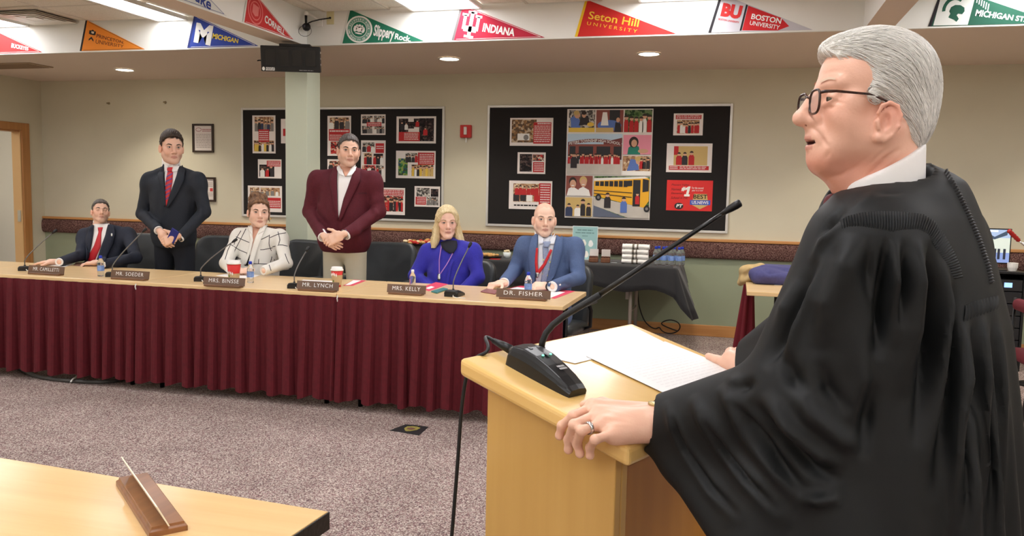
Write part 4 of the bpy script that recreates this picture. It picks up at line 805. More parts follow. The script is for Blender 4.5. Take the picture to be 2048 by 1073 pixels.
# ---------------------------------------------------------------- caption monitor on the column, camera with cable
mo = thing('display_monitor','black caption monitor mounted at the top of the column','monitor',at_y(583,144,6.48),.33); Mt = R(.16,'X')
MB().box((-.25,-.03,0),(.25,.03,.215),0,Mt).build('housing', mat('monitor_black',(16,16,17),.35), mo, bevel=.006)
for k in range(4): MB().box((-.21+.112*k,-.0325,.05),(-.125+.112*k,-.03,.185),0,Mt).build('display_cell', mat('cell_black',(24,22,22),.25), mo)
m = MB(); fnm = lambda x,y: Mt@Vector((x,-.0318,y)); rt2 = random.Random(6); text_bars(m,(-.213,.006,-.13,.036),fnm,3,rt2); tag(m.build('small_print',M_wht,mo),kind='stuff')
m = MB(); m.add([fnm(-.228+.012*math.cos(a),.022+.016*math.sin(a)) for a in [k*math.pi/8 for k in range(16)]],[tuple(range(16))]); m.build('round_mark',M_wht,mo)
m = MB(); text_bars(m,(.07,.012,.2,.02),fnm,1,rt2); tag(m.build('small_print',mat('dim_letter',(150,150,150),.6),mo),kind='stuff')
MB().tube([(-.25,0,.09),(-.275,0,.09),(-.285,-.01,.085)],.006,6).build('hinge_pin', M_black, mo); MB().box((-.03,.03,.05),(.03,.24,.14)).build('wall_bracket', M_black, mo); MB().box((-.1,-.02,.2),(.16,.1,.235)).build('top_bracket', M_black, mo)
for k in range(3): MB().box((.25,-.012,.06+.05*k),(.252,.012,.075+.05*k),0,Mt).build('side_port', M_alu, mo)
YC = 6.6; sc_ = thing('security_camera','small black ball camera hanging from a white wall arm','camera',at_y(613,27,YC))
o0 = at_y(613,27,YC); L3 = lambda x,y,Y=YC: Vector(at_y(x,y,Y)-o0)
MB().tube([L3(640,42,YFAS-.004),L3(640,42,YFAS-.03),L3(613,24,YC)],.008,8).build('arm', M_fr, sc_, smooth=True); MB().box(L3(640,42,YFAS)-Vector((.028,.012,.05)),L3(640,42,YFAS)+Vector((.028,-.001,.05))).build('mount_plate', M_fr, sc_, bevel=.004)
MB().lathe([(.02,0),(.017,.02),(.012,.03)],14,0,T(*L3(613,30))).build('swivel', M_fr, sc_, smooth=True); MB().tube([L3(612,31),L3(612,46)],[.012,.01],10).build('stem', M_black, sc_, smooth=True)
MB().lathe([(.036*math.sin(q),-.036*math.cos(q)) for q in [k*math.pi/8 for k in range(1,8)]],16,0,T(*L3(613,54))).build('ball', M_black, sc_, smooth=True)
MB().lathe([(.014,0),(.014,.01)],14,0,T(*L3(613,54))@T(0,-.04,0)@R(math.pi/2,'X')).build('lens', mat('lens',(50,50,60),.1), sc_, smooth=True)
MB().tube([L3(610+13*math.cos(a),62+11*math.sin(a),YC-.03) for a in [k*.45 for k in range(15)]],.0018,6).build('wire_ring', M_dkmetal, sc_)
MB().tube([L3(613,48),L3(624,43),L3(640,39,YFAS-.05),L3(661,36,YFAS-.012)],.006,8).build('cable', M_black, sc_, smooth=True)
wp = thing('wall_plate','cream blank wall plate with cable beside the security camera','wall plate',at_y(661,49,YFAS-.0005)); MB().box((-.035,-.006,0),(.035,0,.115)).build('plate', mat('ivory_plate',(214,206,160),.5), wp, bevel=.002); MB().lathe([(.01,0),(.008,.008)],10,0,T(0,-.006,.055)@R(math.pi/2,'X')).build('grommet', M_black, wp)
# ================================================================ SCULPTING: signed-distance solids meshed by surface nets
A3 = lambda p: np.asarray(p, np.float32)
def cone(a, b, ra, rb=None):
    a, b = A3(a), A3(b); rb = ra if rb is None else rb; ba = b-a; L = float(ba@ba)+1e-12
    def f(P):
        pa = P-a; t = np.clip((pa@ba)/L, 0, 1); return np.sqrt(((pa-t[:,None]*ba)**2).sum(1)) - (ra+(rb-ra)*t)
    f.bs = ((a+b)/2, math.sqrt(L)/2+max(ra,rb)); return f
def sph(c, r): 
    c = A3(c)
    f = lambda P: np.sqrt(((P-c)**2).sum(1))-r
    f.bs = (c, r); return f
def ell(c, r, M=None):
    c, r = A3(c), A3(r); M = None if M is None else A3(M)
    def f(P):
        q = P-c
        if M is not None: q = q@M
        q = q/r; k0 = np.sqrt((q*q).sum(1))+1e-9; k1 = np.sqrt(((q/r)**2).sum(1))+1e-9; return k0*(k0-1)/k1
    f.bs = (c, float(r.max())); return f
def rbox(c, h, rad, M=None):
    c, h = A3(c), A3(h); M = None if M is None else A3(M)
    def f(P):
        q = P-c
        if M is not None: q = q@M
        q = np.abs(q)-(h-rad); return np.sqrt((np.maximum(q,0)**2).sum(1))+np.minimum(q.max(1),0)-rad
    f.bs = (c, float(np.linalg.norm(h))); return f
def half(n, c): n = A3(n); n = n/np.linalg.norm(n); return lambda P: c-P@n      # inside where P.n > c
def slab_tri(a, b, c, th):
    a, b, c = A3(a), A3(b), A3(c); ba, cb, ac = b-a, c-b, a-c; n = np.cross(ba, ac); nn = float(n@n)
    def f(P):
        pa, pb, pc = P-a, P-b, P-c
        s = np.sign(pa@np.cross(ba,n))+np.sign(pb@np.cross(cb,n))+np.sign(pc@np.cross(ac,n))
        def e(p, v): t = np.clip((p@v)/float(v@v),0,1); return ((p-t[:,None]*v)**2).sum(1)
        ed = np.minimum(np.minimum(e(pa,ba),e(pb,cb)),e(pc,ac)); return np.sqrt(np.where(s < 2, ed, (pa@n)**2/nn))-th
    return f
def smin(a, b, k):
    if k <= 0: return np.minimum(a,b)
    h = np.maximum(k-np.abs(a-b),0)/k; return np.minimum(a,b)-h*h*k*.25
def smax(a, b, k): return -smin(-a,-b,k)
def model(ops):
    """ops: (fn, k) adds, (fn, k, 's') carves, (fn, k, 'i') intersects"""
    def f(P):
        d = None; sk_ = False; lo_, hi_ = P.min(0), P.max(0); cc_ = (lo_+hi_)/2; R_ = float(np.linalg.norm(hi_-lo_))/2
        for o in ops:
            b = getattr(o[0],'bs',None)
            if b is not None and (len(o) == 2 or o[2] == 's') and float(np.linalg.norm(cc_-b[0]))-b[1]-R_ > .07: sk_ = True; continue
            e = o[0](P)
            if d is None:
                d = e if len(o) == 2 else np.maximum(np.full(len(P),.08,np.float32),e if o[2] == 'i' else -e)
            elif len(o) == 2: d = smin(d, e, o[1])
            elif o[2] == 's': d = smax(d, -e, o[1])
            else: d = smax(d, e, o[1])
        return np.full(len(P),.08,np.float32) if d is None else (np.minimum(d,.08) if sk_ else d)
    return f
def placed(fn, O, M, s=1.0):        # fn in local coordinates; M columns = local axes in world
    O, M = A3(O), A3(M)
    return lambda P: fn(((P-O)@M)/s)*s
def mesh_sdf(fn, lo, hi, h):
    lo, hi = np.asarray(lo,float), np.asarray(hi,float); B = 6
    n = (np.ceil((hi-lo)/h/B).astype(int)+1)*B+1; nb = (n-1)//B
    ax = [lo[i]+h*(B*np.arange(nb[i])+B/2) for i in range(3)]
    cc = np.stack(np.meshgrid(*ax, indexing='ij'),-1).reshape(-1,3).astype(np.float32)
    dc = fn(cc).reshape(nb); act = np.abs(dc) < h*B*.87*1.35+h
    F = np.empty(n, np.float32); big = np.repeat(np.repeat(np.repeat(dc,B,0),B,1),B,2); F[:-1,:-1,:-1] = big; F[-1] = 1; F[:,-1] = 1; F[:,:,-1] = 1
    idx = np.argwhere(act); o = np.stack(np.meshgrid(*[np.arange(B+1)]*3, indexing='ij'),-1).reshape(-1,3)
    G = (idx[:,None,:]*B+o[None]).reshape(-1,3); lin_ = np.unique(G[:,0]*(n[1]*n[2])+G[:,1]*n[2]+G[:,2])
    I = np.stack([lin_//(n[1]*n[2]), (lin_//n[2])%n[1], lin_%n[2]],-1)
    V = np.empty(len(lin_),np.float32); Pw = (lo+I*h).astype(np.float32)
    K = I//(B*3); key = (K[:,0]*1000+K[:,1])*1000+K[:,2]; od = np.argsort(key, kind='stable'); ks = key[od]; cut = np.concatenate([[0],np.nonzero(np.diff(ks))[0]+1,[len(od)]])
    for a_,b_ in zip(cut[:-1],cut[1:]): V[od[a_:b_]] = fn(Pw[od[a_:b_]])
    F.reshape(-1)[lin_] = V
    # surface nets
    S = F < 0; c8 = [(a,b,c) for a in (0,1) for b in (0,1) for c in (0,1)]
    sl = lambda A,o_: A[o_[0]:n[0]-1+o_[0], o_[1]:n[1]-1+o_[1], o_[2]:n[2]-1+o_[2]]
    cnt = sum(sl(S,o_).astype(np.int8) for o_ in c8); cells = np.argwhere((cnt > 0)&(cnt < 8))
    vid = -np.ones(n-1,np.int64); vid[tuple(cells.T)] = np.arange(len(cells))
    val = {o_: F[cells[:,0]+o_[0],cells[:,1]+o_[1],cells[:,2]+o_[2]] for o_ in c8}
    acc = np.zeros((len(cells),3)); w = np.zeros(len(cells))
    for p in c8:
        for a in range(3):
            if p[a]: continue
            q = list(p); q[a] = 1; q = tuple(q); m = (val[p] < 0) != (val[q] < 0); t = np.where(m, val[p]/np.where(m,val[p]-val[q],1), 0)
            e = np.array(p,float)[None].repeat(len(cells),0); e[:,a] += t; acc += e*m[:,None]; w += m
    verts = lo+h*(cells+acc/w[:,None]); faces = []
    for a in range(3):
        b, c = (a+1)%3, (a+2)%3; s0 = [slice(0,n[i]) for i in range(3)]; s1 = list(s0); s0[a] = slice(0,n[a]-1); s1[a] = slice(1,n[a])
        x = S[tuple(s0)] != S[tuple(s1)]; E = np.argwhere(x); E = E[(E[:,b] > 0)&(E[:,c] > 0)&(E[:,b] < n[b]-1)&(E[:,c] < n[c]-1)]
        if not len(E): continue
        neg = S[tuple(E.T)]
        def g(db,dc_): q = E.copy(); q[:,b] -= db; q[:,c] -= dc_; return vid[tuple(q.T)]
        Q = np.stack([g(1,1),g(0,1),g(0,0),g(1,0)],1); Q[~neg] = Q[~neg][:,::-1]; faces.append(Q)
    Fq = np.concatenate(faces); Fq = Fq[(Fq >= 0).all(1)]; return verts, Fq
def vnormals(v, f):
    a = v[f[:,2]]-v[f[:,0]]; b = v[f[:,3]]-v[f[:,1]]; fnm = np.cross(a,b); N = np.zeros_like(v)
    for k in range(4): np.add.at(N, f[:,k], fnm)
    return N/(np.linalg.norm(N,axis=1,keepdims=True)+1e-12)
def relax(v, f, it=1, lam=.5):
    for _ in range(it):
        s = np.zeros_like(v); c = np.zeros(len(v))
        for k in range(4):
            for j in ((k+1)%4,(k+3)%4): np.add.at(s, f[:,k], v[f[:,j]]); np.add.at(c, f[:,k], 1)
        v = v+lam*(s/np.maximum(c,1)[:,None]-v)
    return v
def np_obj(name, v, f, m, parent, col=None, keep=None):
    """mesh object from arrays; vertices given in world space, stored relative to the parent's location"""
    if keep is not None:
        f = f[keep[f].all(1)]; used = np.zeros(len(v),bool); used[f.reshape(-1)] = True; mp = np.cumsum(used)-1; v = v[used]; f = mp[f]; col = None if col is None else col[used]
    me = bpy.data.meshes.new(name); off = np.array(parent.location) if parent is not None else np.zeros(3)
    me.vertices.add(len(v)); me.vertices.foreach_set('co', (v-off).astype(np.float32).ravel()); k = f.shape[1]
    me.loops.add(f.size); me.loops.foreach_set('vertex_index', f.astype(np.int32).ravel()); me.polygons.add(len(f)); me.polygons.foreach_set('loop_start', np.arange(0,f.size,k,dtype=np.int32))
    me.update(calc_edges=True)
    if col is not None:
        at = me.color_attributes.new('Col','FLOAT_COLOR','POINT'); at.data.foreach_set('color', np.concatenate([col,np.ones((len(col),1))],1).astype(np.float32).ravel())
    return link(me, name, m, parent, True)
def crease(v, nrm, lines, facing=.15):
    """fold relief: lines of (pixel polyline, width px, height m); raises or sinks the cloth along its normals on the side seen there"""
    px = to_px(v); vis = np.clip((-(nrm*((v-CAM)/np.linalg.norm(v-CAM,axis=1,keepdims=True))).sum(1)-facing)/.25,0,1); D = np.zeros(len(v))
    for pl, w, hgt in lines:
        pl = np.array(pl,float); ws = np.array(w if isinstance(w,(list,tuple)) else [w]*len(pl),float); hs = np.array(hgt if isinstance(hgt,(list,tuple)) else [0.0]+[hgt]*(len(pl)-2)+[0.0] if len(pl) > 2 else [hgt]*2,float)
        lo, hi = pl.min(0)-3*ws.max(), pl.max(0)+3*ws.max(); idx = np.where((px >= lo).all(1)&(px <= hi).all(1))[0]
        if not len(idx): continue
        q = px[idx]; best = np.full(len(idx),1e9); val = np.zeros(len(idx))
        for i in range(len(pl)-1):
            ab = pl[i+1]-pl[i]; t = np.clip(((q-pl[i])@ab)/(ab@ab),0,1); d = np.linalg.norm(q-pl[i]-t[:,None]*ab,axis=1)
            ww = ws[i]+(ws[i+1]-ws[i])*t; hh = hs[i]+(hs[i+1]-hs[i])*t; nd = d/ww; m = nd < best; val = np.where(m, hh*np.exp(-nd*nd), val); best = np.minimum(best,nd)
        D[idx] += val
    return v+nrm*(D*vis)[:,None]
def march(fn, O, Dr, t0=0.0, t1=11.0, it=60):
    """sphere-trace rays O + t*Dr onto fn; returns points and hit mask"""
    O = np.broadcast_to(np.asarray(O,float),Dr.shape); L = np.linalg.norm(Dr,axis=1,keepdims=True); Dn = Dr/L; t = np.full(len(Dn),t0); d = None
    for _ in range(it):
        d = fn((O+Dn*t[:,None]).astype(np.float32)).astype(float); t = np.minimum(t+d*.85, t1)
    return O+Dn*t[:,None], (np.abs(d) < .004)&(t < t1)
def resample(pl, n):
    pl = np.array(pl,float); s = np.concatenate([[0],np.cumsum(np.linalg.norm(np.diff(pl,axis=0),axis=1))]); u = np.linspace(0,s[-1],n)
    return np.stack([np.interp(u,s,pl[:,k]) for k in range(pl.shape[1])],-1)
def px_patch(name, fn, left, right, m, parent, off=.002, th=.003, n=16, k=5, t0=.3, bulge=0.0, rayfn=None):
    """cloth or print patch laid on solid fn between two pixel polylines"""
    Lp, Rp = resample(left,n), resample(right,n); u = np.linspace(0,1,k)
    px = Lp[:,None,:]*(1-u)[None,:,None]+Rp[:,None,:]*u[None,:,None]; q = px.reshape(-1,2)
    if rayfn is None: D = np.array([ray(x,y) for x,y in q]); O_ = CAM
    else: O_, D = rayfn(q)
    if rayfn is None: t0 = max(.3, float(np.linalg.norm((np.array(parent.location)-CAM)[:2]))-.9)
    P, hit = march(fn, O_, D, t0)
    e = .002; g = np.stack([fn((P+np.eye(3)[i]*e).astype(np.float32))-fn((P-np.eye(3)[i]*e).astype(np.float32)) for i in range(3)],-1); g /= np.linalg.norm(g,axis=1,keepdims=True)+1e-9
    b = np.tile(bulge*np.sin(np.pi*u),n); P = P+g*(off+b)[:,None]; off0 = np.array(parent.location)
    keep = hit; rows = (P-off0).reshape(n,k,3); mb = MB(); ids = keep.reshape(n,k)
    mb.v = [tuple(p) for p in rows.reshape(-1,3)]
    for i in range(n-1):
        for j in range(k-1):
            if ids[i,j] and ids[i,j+1] and ids[i+1,j] and ids[i+1,j+1]: mb.f.append((i*k+j,i*k+j+1,(i+1)*k+j+1,(i+1)*k+j)); mb.mi.append(0)
    used = sorted({i for f_ in mb.f for i in f_}); mp = {u_:i for i,u_ in enumerate(used)}; mb.v = [mb.v[u_] for u_ in used]; mb.f = [tuple(mp[i] for i in f_) for f_ in mb.f]
    if not mb.f: print('EMPTY PATCH', name); return None
    o = mb.build(name, m, parent, smooth=True)
    if th: md = o.modifiers.new('s','SOLIDIFY'); md.thickness = th; md.offset = -1
    return o
# ================================================================ PEOPLE
def nz(v): v = np.asarray(v,float); return v/np.linalg.norm(v)
def axes(Fw, roll=0.0, up=(0,0,1)):
    """columns: x = person's right, y = forward, z = up"""
    Fw = nz(Fw); X = nz(np.cross(Fw, up)); U = np.cross(X, Fw); c, s = math.cos(roll), math.sin(roll)
    return np.stack([c*X+s*U, Fw, -s*X+c*U], 1)
def head_ops(jw=1.0, full=1.0, nose=1.0, brow=1.0, ear=1.0, neck=.056, chin=1.0):
    ops = [(ell((0,-.008,.03),(.074,.094,.088)),0),(ell((0,.03,.036),(.061,.056,.06)),.02),(ell((0,.026,-.03),(.056*full,.06,.07)),.02)]
    for s in (-1,1):
        ops += [(cone((s*.05*jw,-.004,-.058),(s*.017,.07,-.102*chin),.0225*full,.0175),.03),(sph((s*.037*full,.054,-.036),.0255*full),.02),(sph((s*.05,.047,-.012),.018),.016),
                (cone((s*.042,.072,.019),(s*.01,.086,.014),.010*brow),.012),(sph((s*.031,.1,-.001),.0165),.012,'s'),(sph((s*.031,.0735,-.001),.0135),.004)]
    ops += [(sph((0,.074,-.1*chin),.02),.02),(cone((0,.084,.012),(0,.084+.021*nose,-.033),.0085,.0112),.01),(sph((0,.085+.022*nose,-.036),.0112),.006)]
    for s in (-1,1):
        ops += [(sph((s*.0135,.094,-.041),.0085),.006),(cone((s*.021,.085,-.07),(0,.0925,-.0675),.0036,.0045),.006),(cone((s*.018,.085,-.0765),(0,.0915,-.0775),.004,.0056),.006)]
    ops.insert(-6,(ell((0,.082,-.064),(.027,.013,.02)),.014))
    for s in (-1,1): ops += [(cone((s*.025,.089,-.0735),(0,.1005,-.0722),.0022),.003,'s'),(sph((s*.007,.099,-.0465),.0032),.003,'s')]
    ops += [(sph((0,.103,-.092),.009),.012,'s')]
    for s in (-1,1):
        cz = math.cos(.3*s); sz = math.sin(.3*s); M = np.array([[cz,-sz,0],[sz,cz,0],[0,0,1]])
        ops += [(ell((s*.0805,-.012,-.014),(.0088*ear,.019*ear,.032*ear),M),.006),(ell((s*.0885,-.006,-.012),(.006,.0095,.016),M),.004,'s')]
    ops += [(cone((0,-.022,-.05),(0,-.036,-.2),neck,neck+.004),.03)]
    return ops
def hand_ops(Wr, d, n, side, curl=(.35,.5,.35), s=1.0, spread=.06, thumb=(.55,.75,-.25), tcurl=.3):
    """Wr wrist, d finger direction, n back-of-hand normal, side +1/-1 picks where the thumb sits"""
    d = nz(d); n = nz(np.asarray(n,float)-d*np.dot(n,d)); l = np.cross(d,n)*side; Wr = np.asarray(Wr,float); M = np.stack([l,d,n],1)
    ops = [(rbox(Wr+d*.05*s,(.04*s,.048*s,.0135*s),.013*s,M),.012),(cone(Wr-d*.02*s,Wr+d*.03*s,.024*s,.026*s),.015)]
    for i,(o,L) in enumerate(((.029,.07),(.010,.078),(-.0095,.072),(-.028,.057))):
        b = Wr+d*(.09-.004*abs(i-1))*s+l*o*s; a = 0.0; dd = nz(d+l*spread*(1-i*.66)); r = (.0092,.0092,.0088,.0078)[i]*s; c = curl if not isinstance(curl[0],(tuple,list)) else curl[i]
        for j,fr in enumerate((.45,.3,.25)):
            a += c[j]; e = b+(dd*math.cos(a)-n*math.sin(a))*L*fr*s; ops.append((cone(b,e,r,r*.92),.004 if j else .008)); b = e; r *= .92
    t0 = Wr+d*.022*s+l*.028*s; td = nz(d*thumb[0]+l*thumb[1]+n*thumb[2]); t1 = t0+td*.044*s; td2 = nz(td+d*tcurl); t2 = t1+td2*.034*s
    ops += [(cone(t0-l*.01*s,t1,.0145*s,.0105*s),.01),(cone(t1,t2,.0105*s,.0085*s),.004)]
    return ops
def skin_mat(key): return mat('skin_'+key,(255,255,255),.48,attr=True,bump=.03,bscale=260,spec=.4)
def skin_cols(v, O, M, s, base, stubble=0.0, lips=(188,116,106), scalp=None):
    q = ((v-O)@M)/s; c = np.tile(np.array(lin(base)[:3]),(len(v),1)); red = np.array([1.0,.78,.74])
    def blend(w, col): 
        nonlocal c
        w = np.clip(w,0,1)[:,None]; c = c*(1-w)+np.asarray(col)*w
    g = lambda cx,cy,cz,r: np.exp(-((np.abs(q[:,0])-cx)**2+(q[:,1]-cy)**2+(q[:,2]-cz)**2)/(r*r))
    blend(.55*g(.042,.06,-.03,.028), c*red); blend(.5*g(0,.105,-.036,.018), c*red); blend(.6*g(.078,-.012,-.014,.03), c*red)
    if stubble: blend(stubble*(q[:,1] > -.01)*np.clip((-.046-q[:,2])/.012,0,1)*(q[:,2] > -.13), c*np.array([.62,.62,.66]))
    if lips: blend(.6*((np.abs(q[:,0]) < .0225)&(np.abs(q[:,2]+.0722) < .011*(1-(np.abs(q[:,0])/.027)**2))&(q[:,1] > .08)), np.array(lin(lips)[:3]))
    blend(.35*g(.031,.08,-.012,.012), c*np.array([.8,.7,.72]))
    if scalp:      # soft hairline: (colour, front z, nape z)
        n_ = nz((0,-(scalp[1]-scalp[2]),.176)); dd = q@n_-float(n_@np.array([0,.086,scalp[1]]))+.004*np.sin(q[:,0]*160+3*np.sin(q[:,2]*90))+.003*np.sin(q[:,1]*310+q[:,0]*200)
        blend(np.clip(dd/.012+.75,0,1)*(q[:,2] > -.09)*(1-np.clip(g(.08,-.012,-.014,.03)*3,0,1)), np.array(lin(scalp[0])[:3]))
    return c
def face_parts(root, hf, O, M, s, hair, iris=(70,52,40), brow_th=.0036, closed=False, look=(0,0), brow_y=.0195, lash=True):
    def rf(q):
        P = np.stack([q[:,0],np.full(len(q),.17),q[:,1]],1); return O+(P*s)@M.T, np.tile(-M[:,1],(len(q),1))
    M_eye = mat('eye_white',(214,202,196),.25); M_ir = mat('iris_%d'%iris[0],iris,.2); M_br = mat('brow_%d_%d'%hair[:2],hair,.9); M_la = mat('lash',(44,32,28),.8)
    def P_(name,l,r,m,off,n=9,k=3): return px_patch(name,hf,l,r,m,root,off*s,0,n,k,0.0,0,rf)
    P_('mouth_line',[(-.021,-.0722),(-.01,-.0712),(0,-.0716),(.01,-.0712),(.021,-.0722)],[(-.021,-.0732),(-.01,-.0732),(0,-.0734),(.01,-.0732),(.021,-.0732)],mat('mouth_line',(132,70,64),.7),.0012,11,3)
    for sd in (-1,1):
        cx = sd*.031
        up = [(cx-.0135,-.002),(cx-.007,.0032),(cx,.0046),(cx+.007,.0034),(cx+.0135,-.001)]; dn = [(cx-.0135,-.002),(cx-.006,-.0052),(cx,-.006),(cx+.006,-.005),(cx+.0135,-.001)]
        if closed: P_('eyelid_line',[(a,b-.004) for a,b in up[:]],[(a,b-.0064) for a,b in up],M_la,.0006)
        else:
            e = P_('eye',up,dn,M_eye,.0008); a = np.linspace(0,2*math.pi,13)
            ix, iz = cx+look[0], -.0003+look[1]
            P_('iris',[(ix-.0052*math.cos(t),iz+min(.0048,.0052*math.sin(t))) for t in np.linspace(0,math.pi,9)],[(ix-.0052*math.cos(t),iz-.005*math.sin(t)) for t in np.linspace(0,math.pi,9)],M_ir,.0013)
            if lash: P_('eyelash_line',[(a_,b_+.0019) for a_,b_ in up],[(a_,b_-.0004) for a_,b_ in up],M_la,.0017)
        br = [(cx-sd*.016,brow_y-.003),(cx-sd*.006,brow_y+.0008),(cx+sd*.006,brow_y+.003),(cx+sd*.019,brow_y-.002)]
        P_('eyebrow',[(a_,b_+brow_th*w) for (a_,b_),w in zip(br,(.8,1,1,.3))],[(a_,b_-brow_th*w) for (a_,b_),w in zip(br,(.8,1,.9,.3))],M_br,.0016,10,3)
def hair_obj(root, fn, lo, hi, h, m, streak=0.0, name='hair'):
    v, f = mesh_sdf(fn, lo, hi, h)
    if streak: N = vnormals(v,f); r = v@np.array([[210,40],[160,90],[60,310.]]); v = v+N*(streak*(np.sin(r[:,0]*1.7+2*np.sin(r[:,1]*.5))+.6*np.sin(v[:,0]*900+v[:,2]*500)))[:,None]
    return np_obj(name, v, f, m, root)
def hair_mat(key, c, c2): return mat('hair_'+key, c, .55, col2=c2, scale=60, detail=5, aniso=(1,1,.18), bump=.35, bscale=120, contrast=1.4)
def short_hair(extra=0.0, top=.0, front=.062, nape=-.055, side=.0):
    y0,z0,y1,z1 = .086,front,-.09,nape; n = nz((0,-(z0-z1),(y0-y1))); c = float(n@np.array([0,y0,z0]))
    ops = [(ell((0,-.010,.033+top*.5),(.0785+extra,.0985+extra,.091+extra+top*.5)),0),(ell((0,.03,.04+top),(.063+extra*.7,.059+extra,.06+top*.6+extra*.7)),.02),(half(n,c),.006,'i')]
    for s in (-1,1): ops += [(cone((s*.0745,.012,.022),(s*.0755,.006,-.004+side),.0065,.004),.008)]
    for s in (-1,1): ops += [(ell((s*.084,-.01,-.012),(.018,.024,.036)),.004,'s')]
    return model(ops)
def garment(name, fn, lo, hi, h, m, root, creases=(), col=None, smooth=1, noise=0.0):
    v, f = mesh_sdf(fn, lo, hi, h); 
    if smooth: v = relax(v, f, smooth, .5)
    N = vnormals(v, f)
    if noise: v = v+N*(noise*(np.sin(v[:,0]*31+2*np.sin(v[:,2]*19))*np.sin(v[:,2]*37+2*np.sin(v[:,0]*23))))[:,None]
    if creases: v = crease(v, N, creases)
    return np_obj(name, v, f, m, root)
def torso_ops(SL, SR, BF, nk, wid=1.0, belly=.0, sh_r=.048):
    SL, SR = np.asarray(SL,float), np.asarray(SR,float); CM = (SL+SR)/2; w = np.linalg.norm(SR-SL); X = nz(SR-SL); BF = nz(BF); U = np.array([0,0,1.0]); M = np.stack([X,nz(BF-X*np.dot(X,BF)),U],1)
    ops = [(ell(CM-U*.15,(w*.46*wid,.122,.2),M),0),(cone(nk-U*.015,SL,.056,sh_r),.03),(cone(nk-U*.015,SR,.056,sh_r),.03),(cone(SL-U*.05,SR-U*.05,.075,.075),.04),(ell(CM-U*.3+BF*.015,(w*.42*wid+belly*.3,.12+belly,.22),M),.05),
           (ell(CM-U*.46+BF*.01,(w*.43*wid+belly*.2,.125+belly*.8,.18),M),.05)]
    return ops, CM, M, w
def arm_ops(S, E, Wr, r=(.06,.05,.036), k=.03): return [(cone(S,E,r[0],r[1]),k),(cone(E,Wr,r[1],r[2]),.02)]
def legs_ops(CM, M, seated, fl=0.0, hipz=.92, gap=.1):
    U = np.array([0,0,1.0]); X, F_ = M[:,0], nz([M[0,1],M[1,1],0]); c = np.array([CM[0],CM[1],0]); o = []
    for s in (-1,1):
        if seated: hp = c+X*s*.09+U*.52-F_*.02; kn = c+X*s*.13+U*.5-F_*-.42; an = kn*[1,1,0]+U*.1-F_*.02
        else: hp = c+X*s*gap*.9+U*hipz; kn = c+X*s*gap*1.1+U*.5; an = c+X*s*gap*1.15+U*.1-F_*.02
        o += [(cone(hp,kn,.088,.066),.04),(cone(kn,an,.066,.05),.03)]
    return o
def shoes(root, CM, M, seated, m, gap=.1):
    U = np.array([0,0,1.0]); X, F_ = M[:,0], nz([M[0,1],M[1,1],0]); c = np.array([CM[0],CM[1],0])
    for s in (-1,1):
        b = c+X*s*(.13 if seated else gap*1.15)+F_*(.4 if seated else 0.0)
        fn = model([(cone(b+U*.035-F_*.06,b+U*.035+F_*.14,.034,.032),0),(cone(b+U*.05-F_*.04,b+U*.1-F_*.02,.04,.042),.03),(half((0,0,1),.002),.004,'i')])
        v,f = mesh_sdf(fn,b-.25,b+np.array([.25,.25,.2]),.008); np_obj('shoe',v,f,m,root)
def lines_on(root, fn, pls, wpx, m, name='check_line', off=.0015):
    for pl in pls:
        p = resample(pl,max(4,int(sum(np.linalg.norm(np.diff(np.array(pl,float),axis=0),axis=1))/4))); t = np.gradient(p,axis=0); t /= np.linalg.norm(t,axis=1,keepdims=True); nn = np.stack([-t[:,1],t[:,0]],-1)*wpx/2
        px_patch(name, fn, p+nn, p-nn, m, root, off, 0, len(p), 2)
def build_body(root, hf_local, O, M, s, extra_ops, base, key, lo, hi, h=.004, **kw):
    hw = placed(model(hf_local), O, M, s); fn = model([(hw,0)]+extra_ops); v,f = mesh_sdf(fn, lo, hi, h); v = relax(v,f,1,.25)
    np_obj('body', v, f, skin_mat(key), root, skin_cols(v,O,M,s,base,**kw)); return hw
def head_at(px, py, Y, hpx, yaw, pitch=0.0, roll=0.0):
    """eye-midpoint pixel, wall distance Y, head height in pixels (crown to chin), turn from the camera direction (+ = towards viewer's right)"""
    e = at_y(px,py,Y); d = float((e-CAM)@CF); s = hpx/F_PX*d/.236; tc = nz((CAM-e)*[1,1,0]); a = yaw; Fh = np.array([tc[0]*math.cos(a)-tc[1]*math.sin(a), tc[0]*math.sin(a)+tc[1]*math.cos(a), 0])
    Fw = Fh*math.cos(pitch)+np.array([0,0,math.sin(pitch)]); M = axes(Fw, roll); return e-M[:,1]*.077*s, M, s
def J(px,py,Y): return at_y(px,py,Y)
def root_at(name, label, x, y): return thing(name, label, 'person', (x,y,0))
M_suitn = mat('navy_suit',(36,42,58),.8,col2=(31,37,52),scale=90,bump=.05,bscale=500); M_suitb = mat('dark_navy_suit',(34,40,50),.8,col2=(29,35,45),scale=90,bump=.05,bscale=500)
M_burg = mat('burgundy_blazer',(92,24,38),.85,col2=(78,18,31),scale=120,bump=.08,bscale=500); M_bsuit = mat('blue_suit',(84,104,144),.8,col2=(74,94,132),scale=100,bump=.05,bscale=500)
M_shirt = mat('white_shirt',(240,238,236),.75,bump=.03,bscale=60); M_khaki = mat('khaki_trousers',(204,196,172),.8,bump=.05,bscale=300); M_trn = mat('navy_trousers',(26,29,38),.85); M_shoe = mat('black_shoe',(24,20,20),.35)
M_tie = mat('red_tie',(196,34,44),.5); M_roy = mat('royal_blue_knit',(50,48,172),.85,col2=(42,40,150),scale=140,sheen=.1,bump=.15,bscale=350); M_whj = mat('white_jacket',(238,236,228),.8,bump=.05,bscale=300); M_line = mat('black_check',(40,40,44),.8)
M_wrist = mat('watch_dark',(36,38,44),.3); M_steel = mat('watch_steel',(190,190,190),.25,metal=.9); M_dkcol = mat('dark_scarf',(30,32,44),.85)
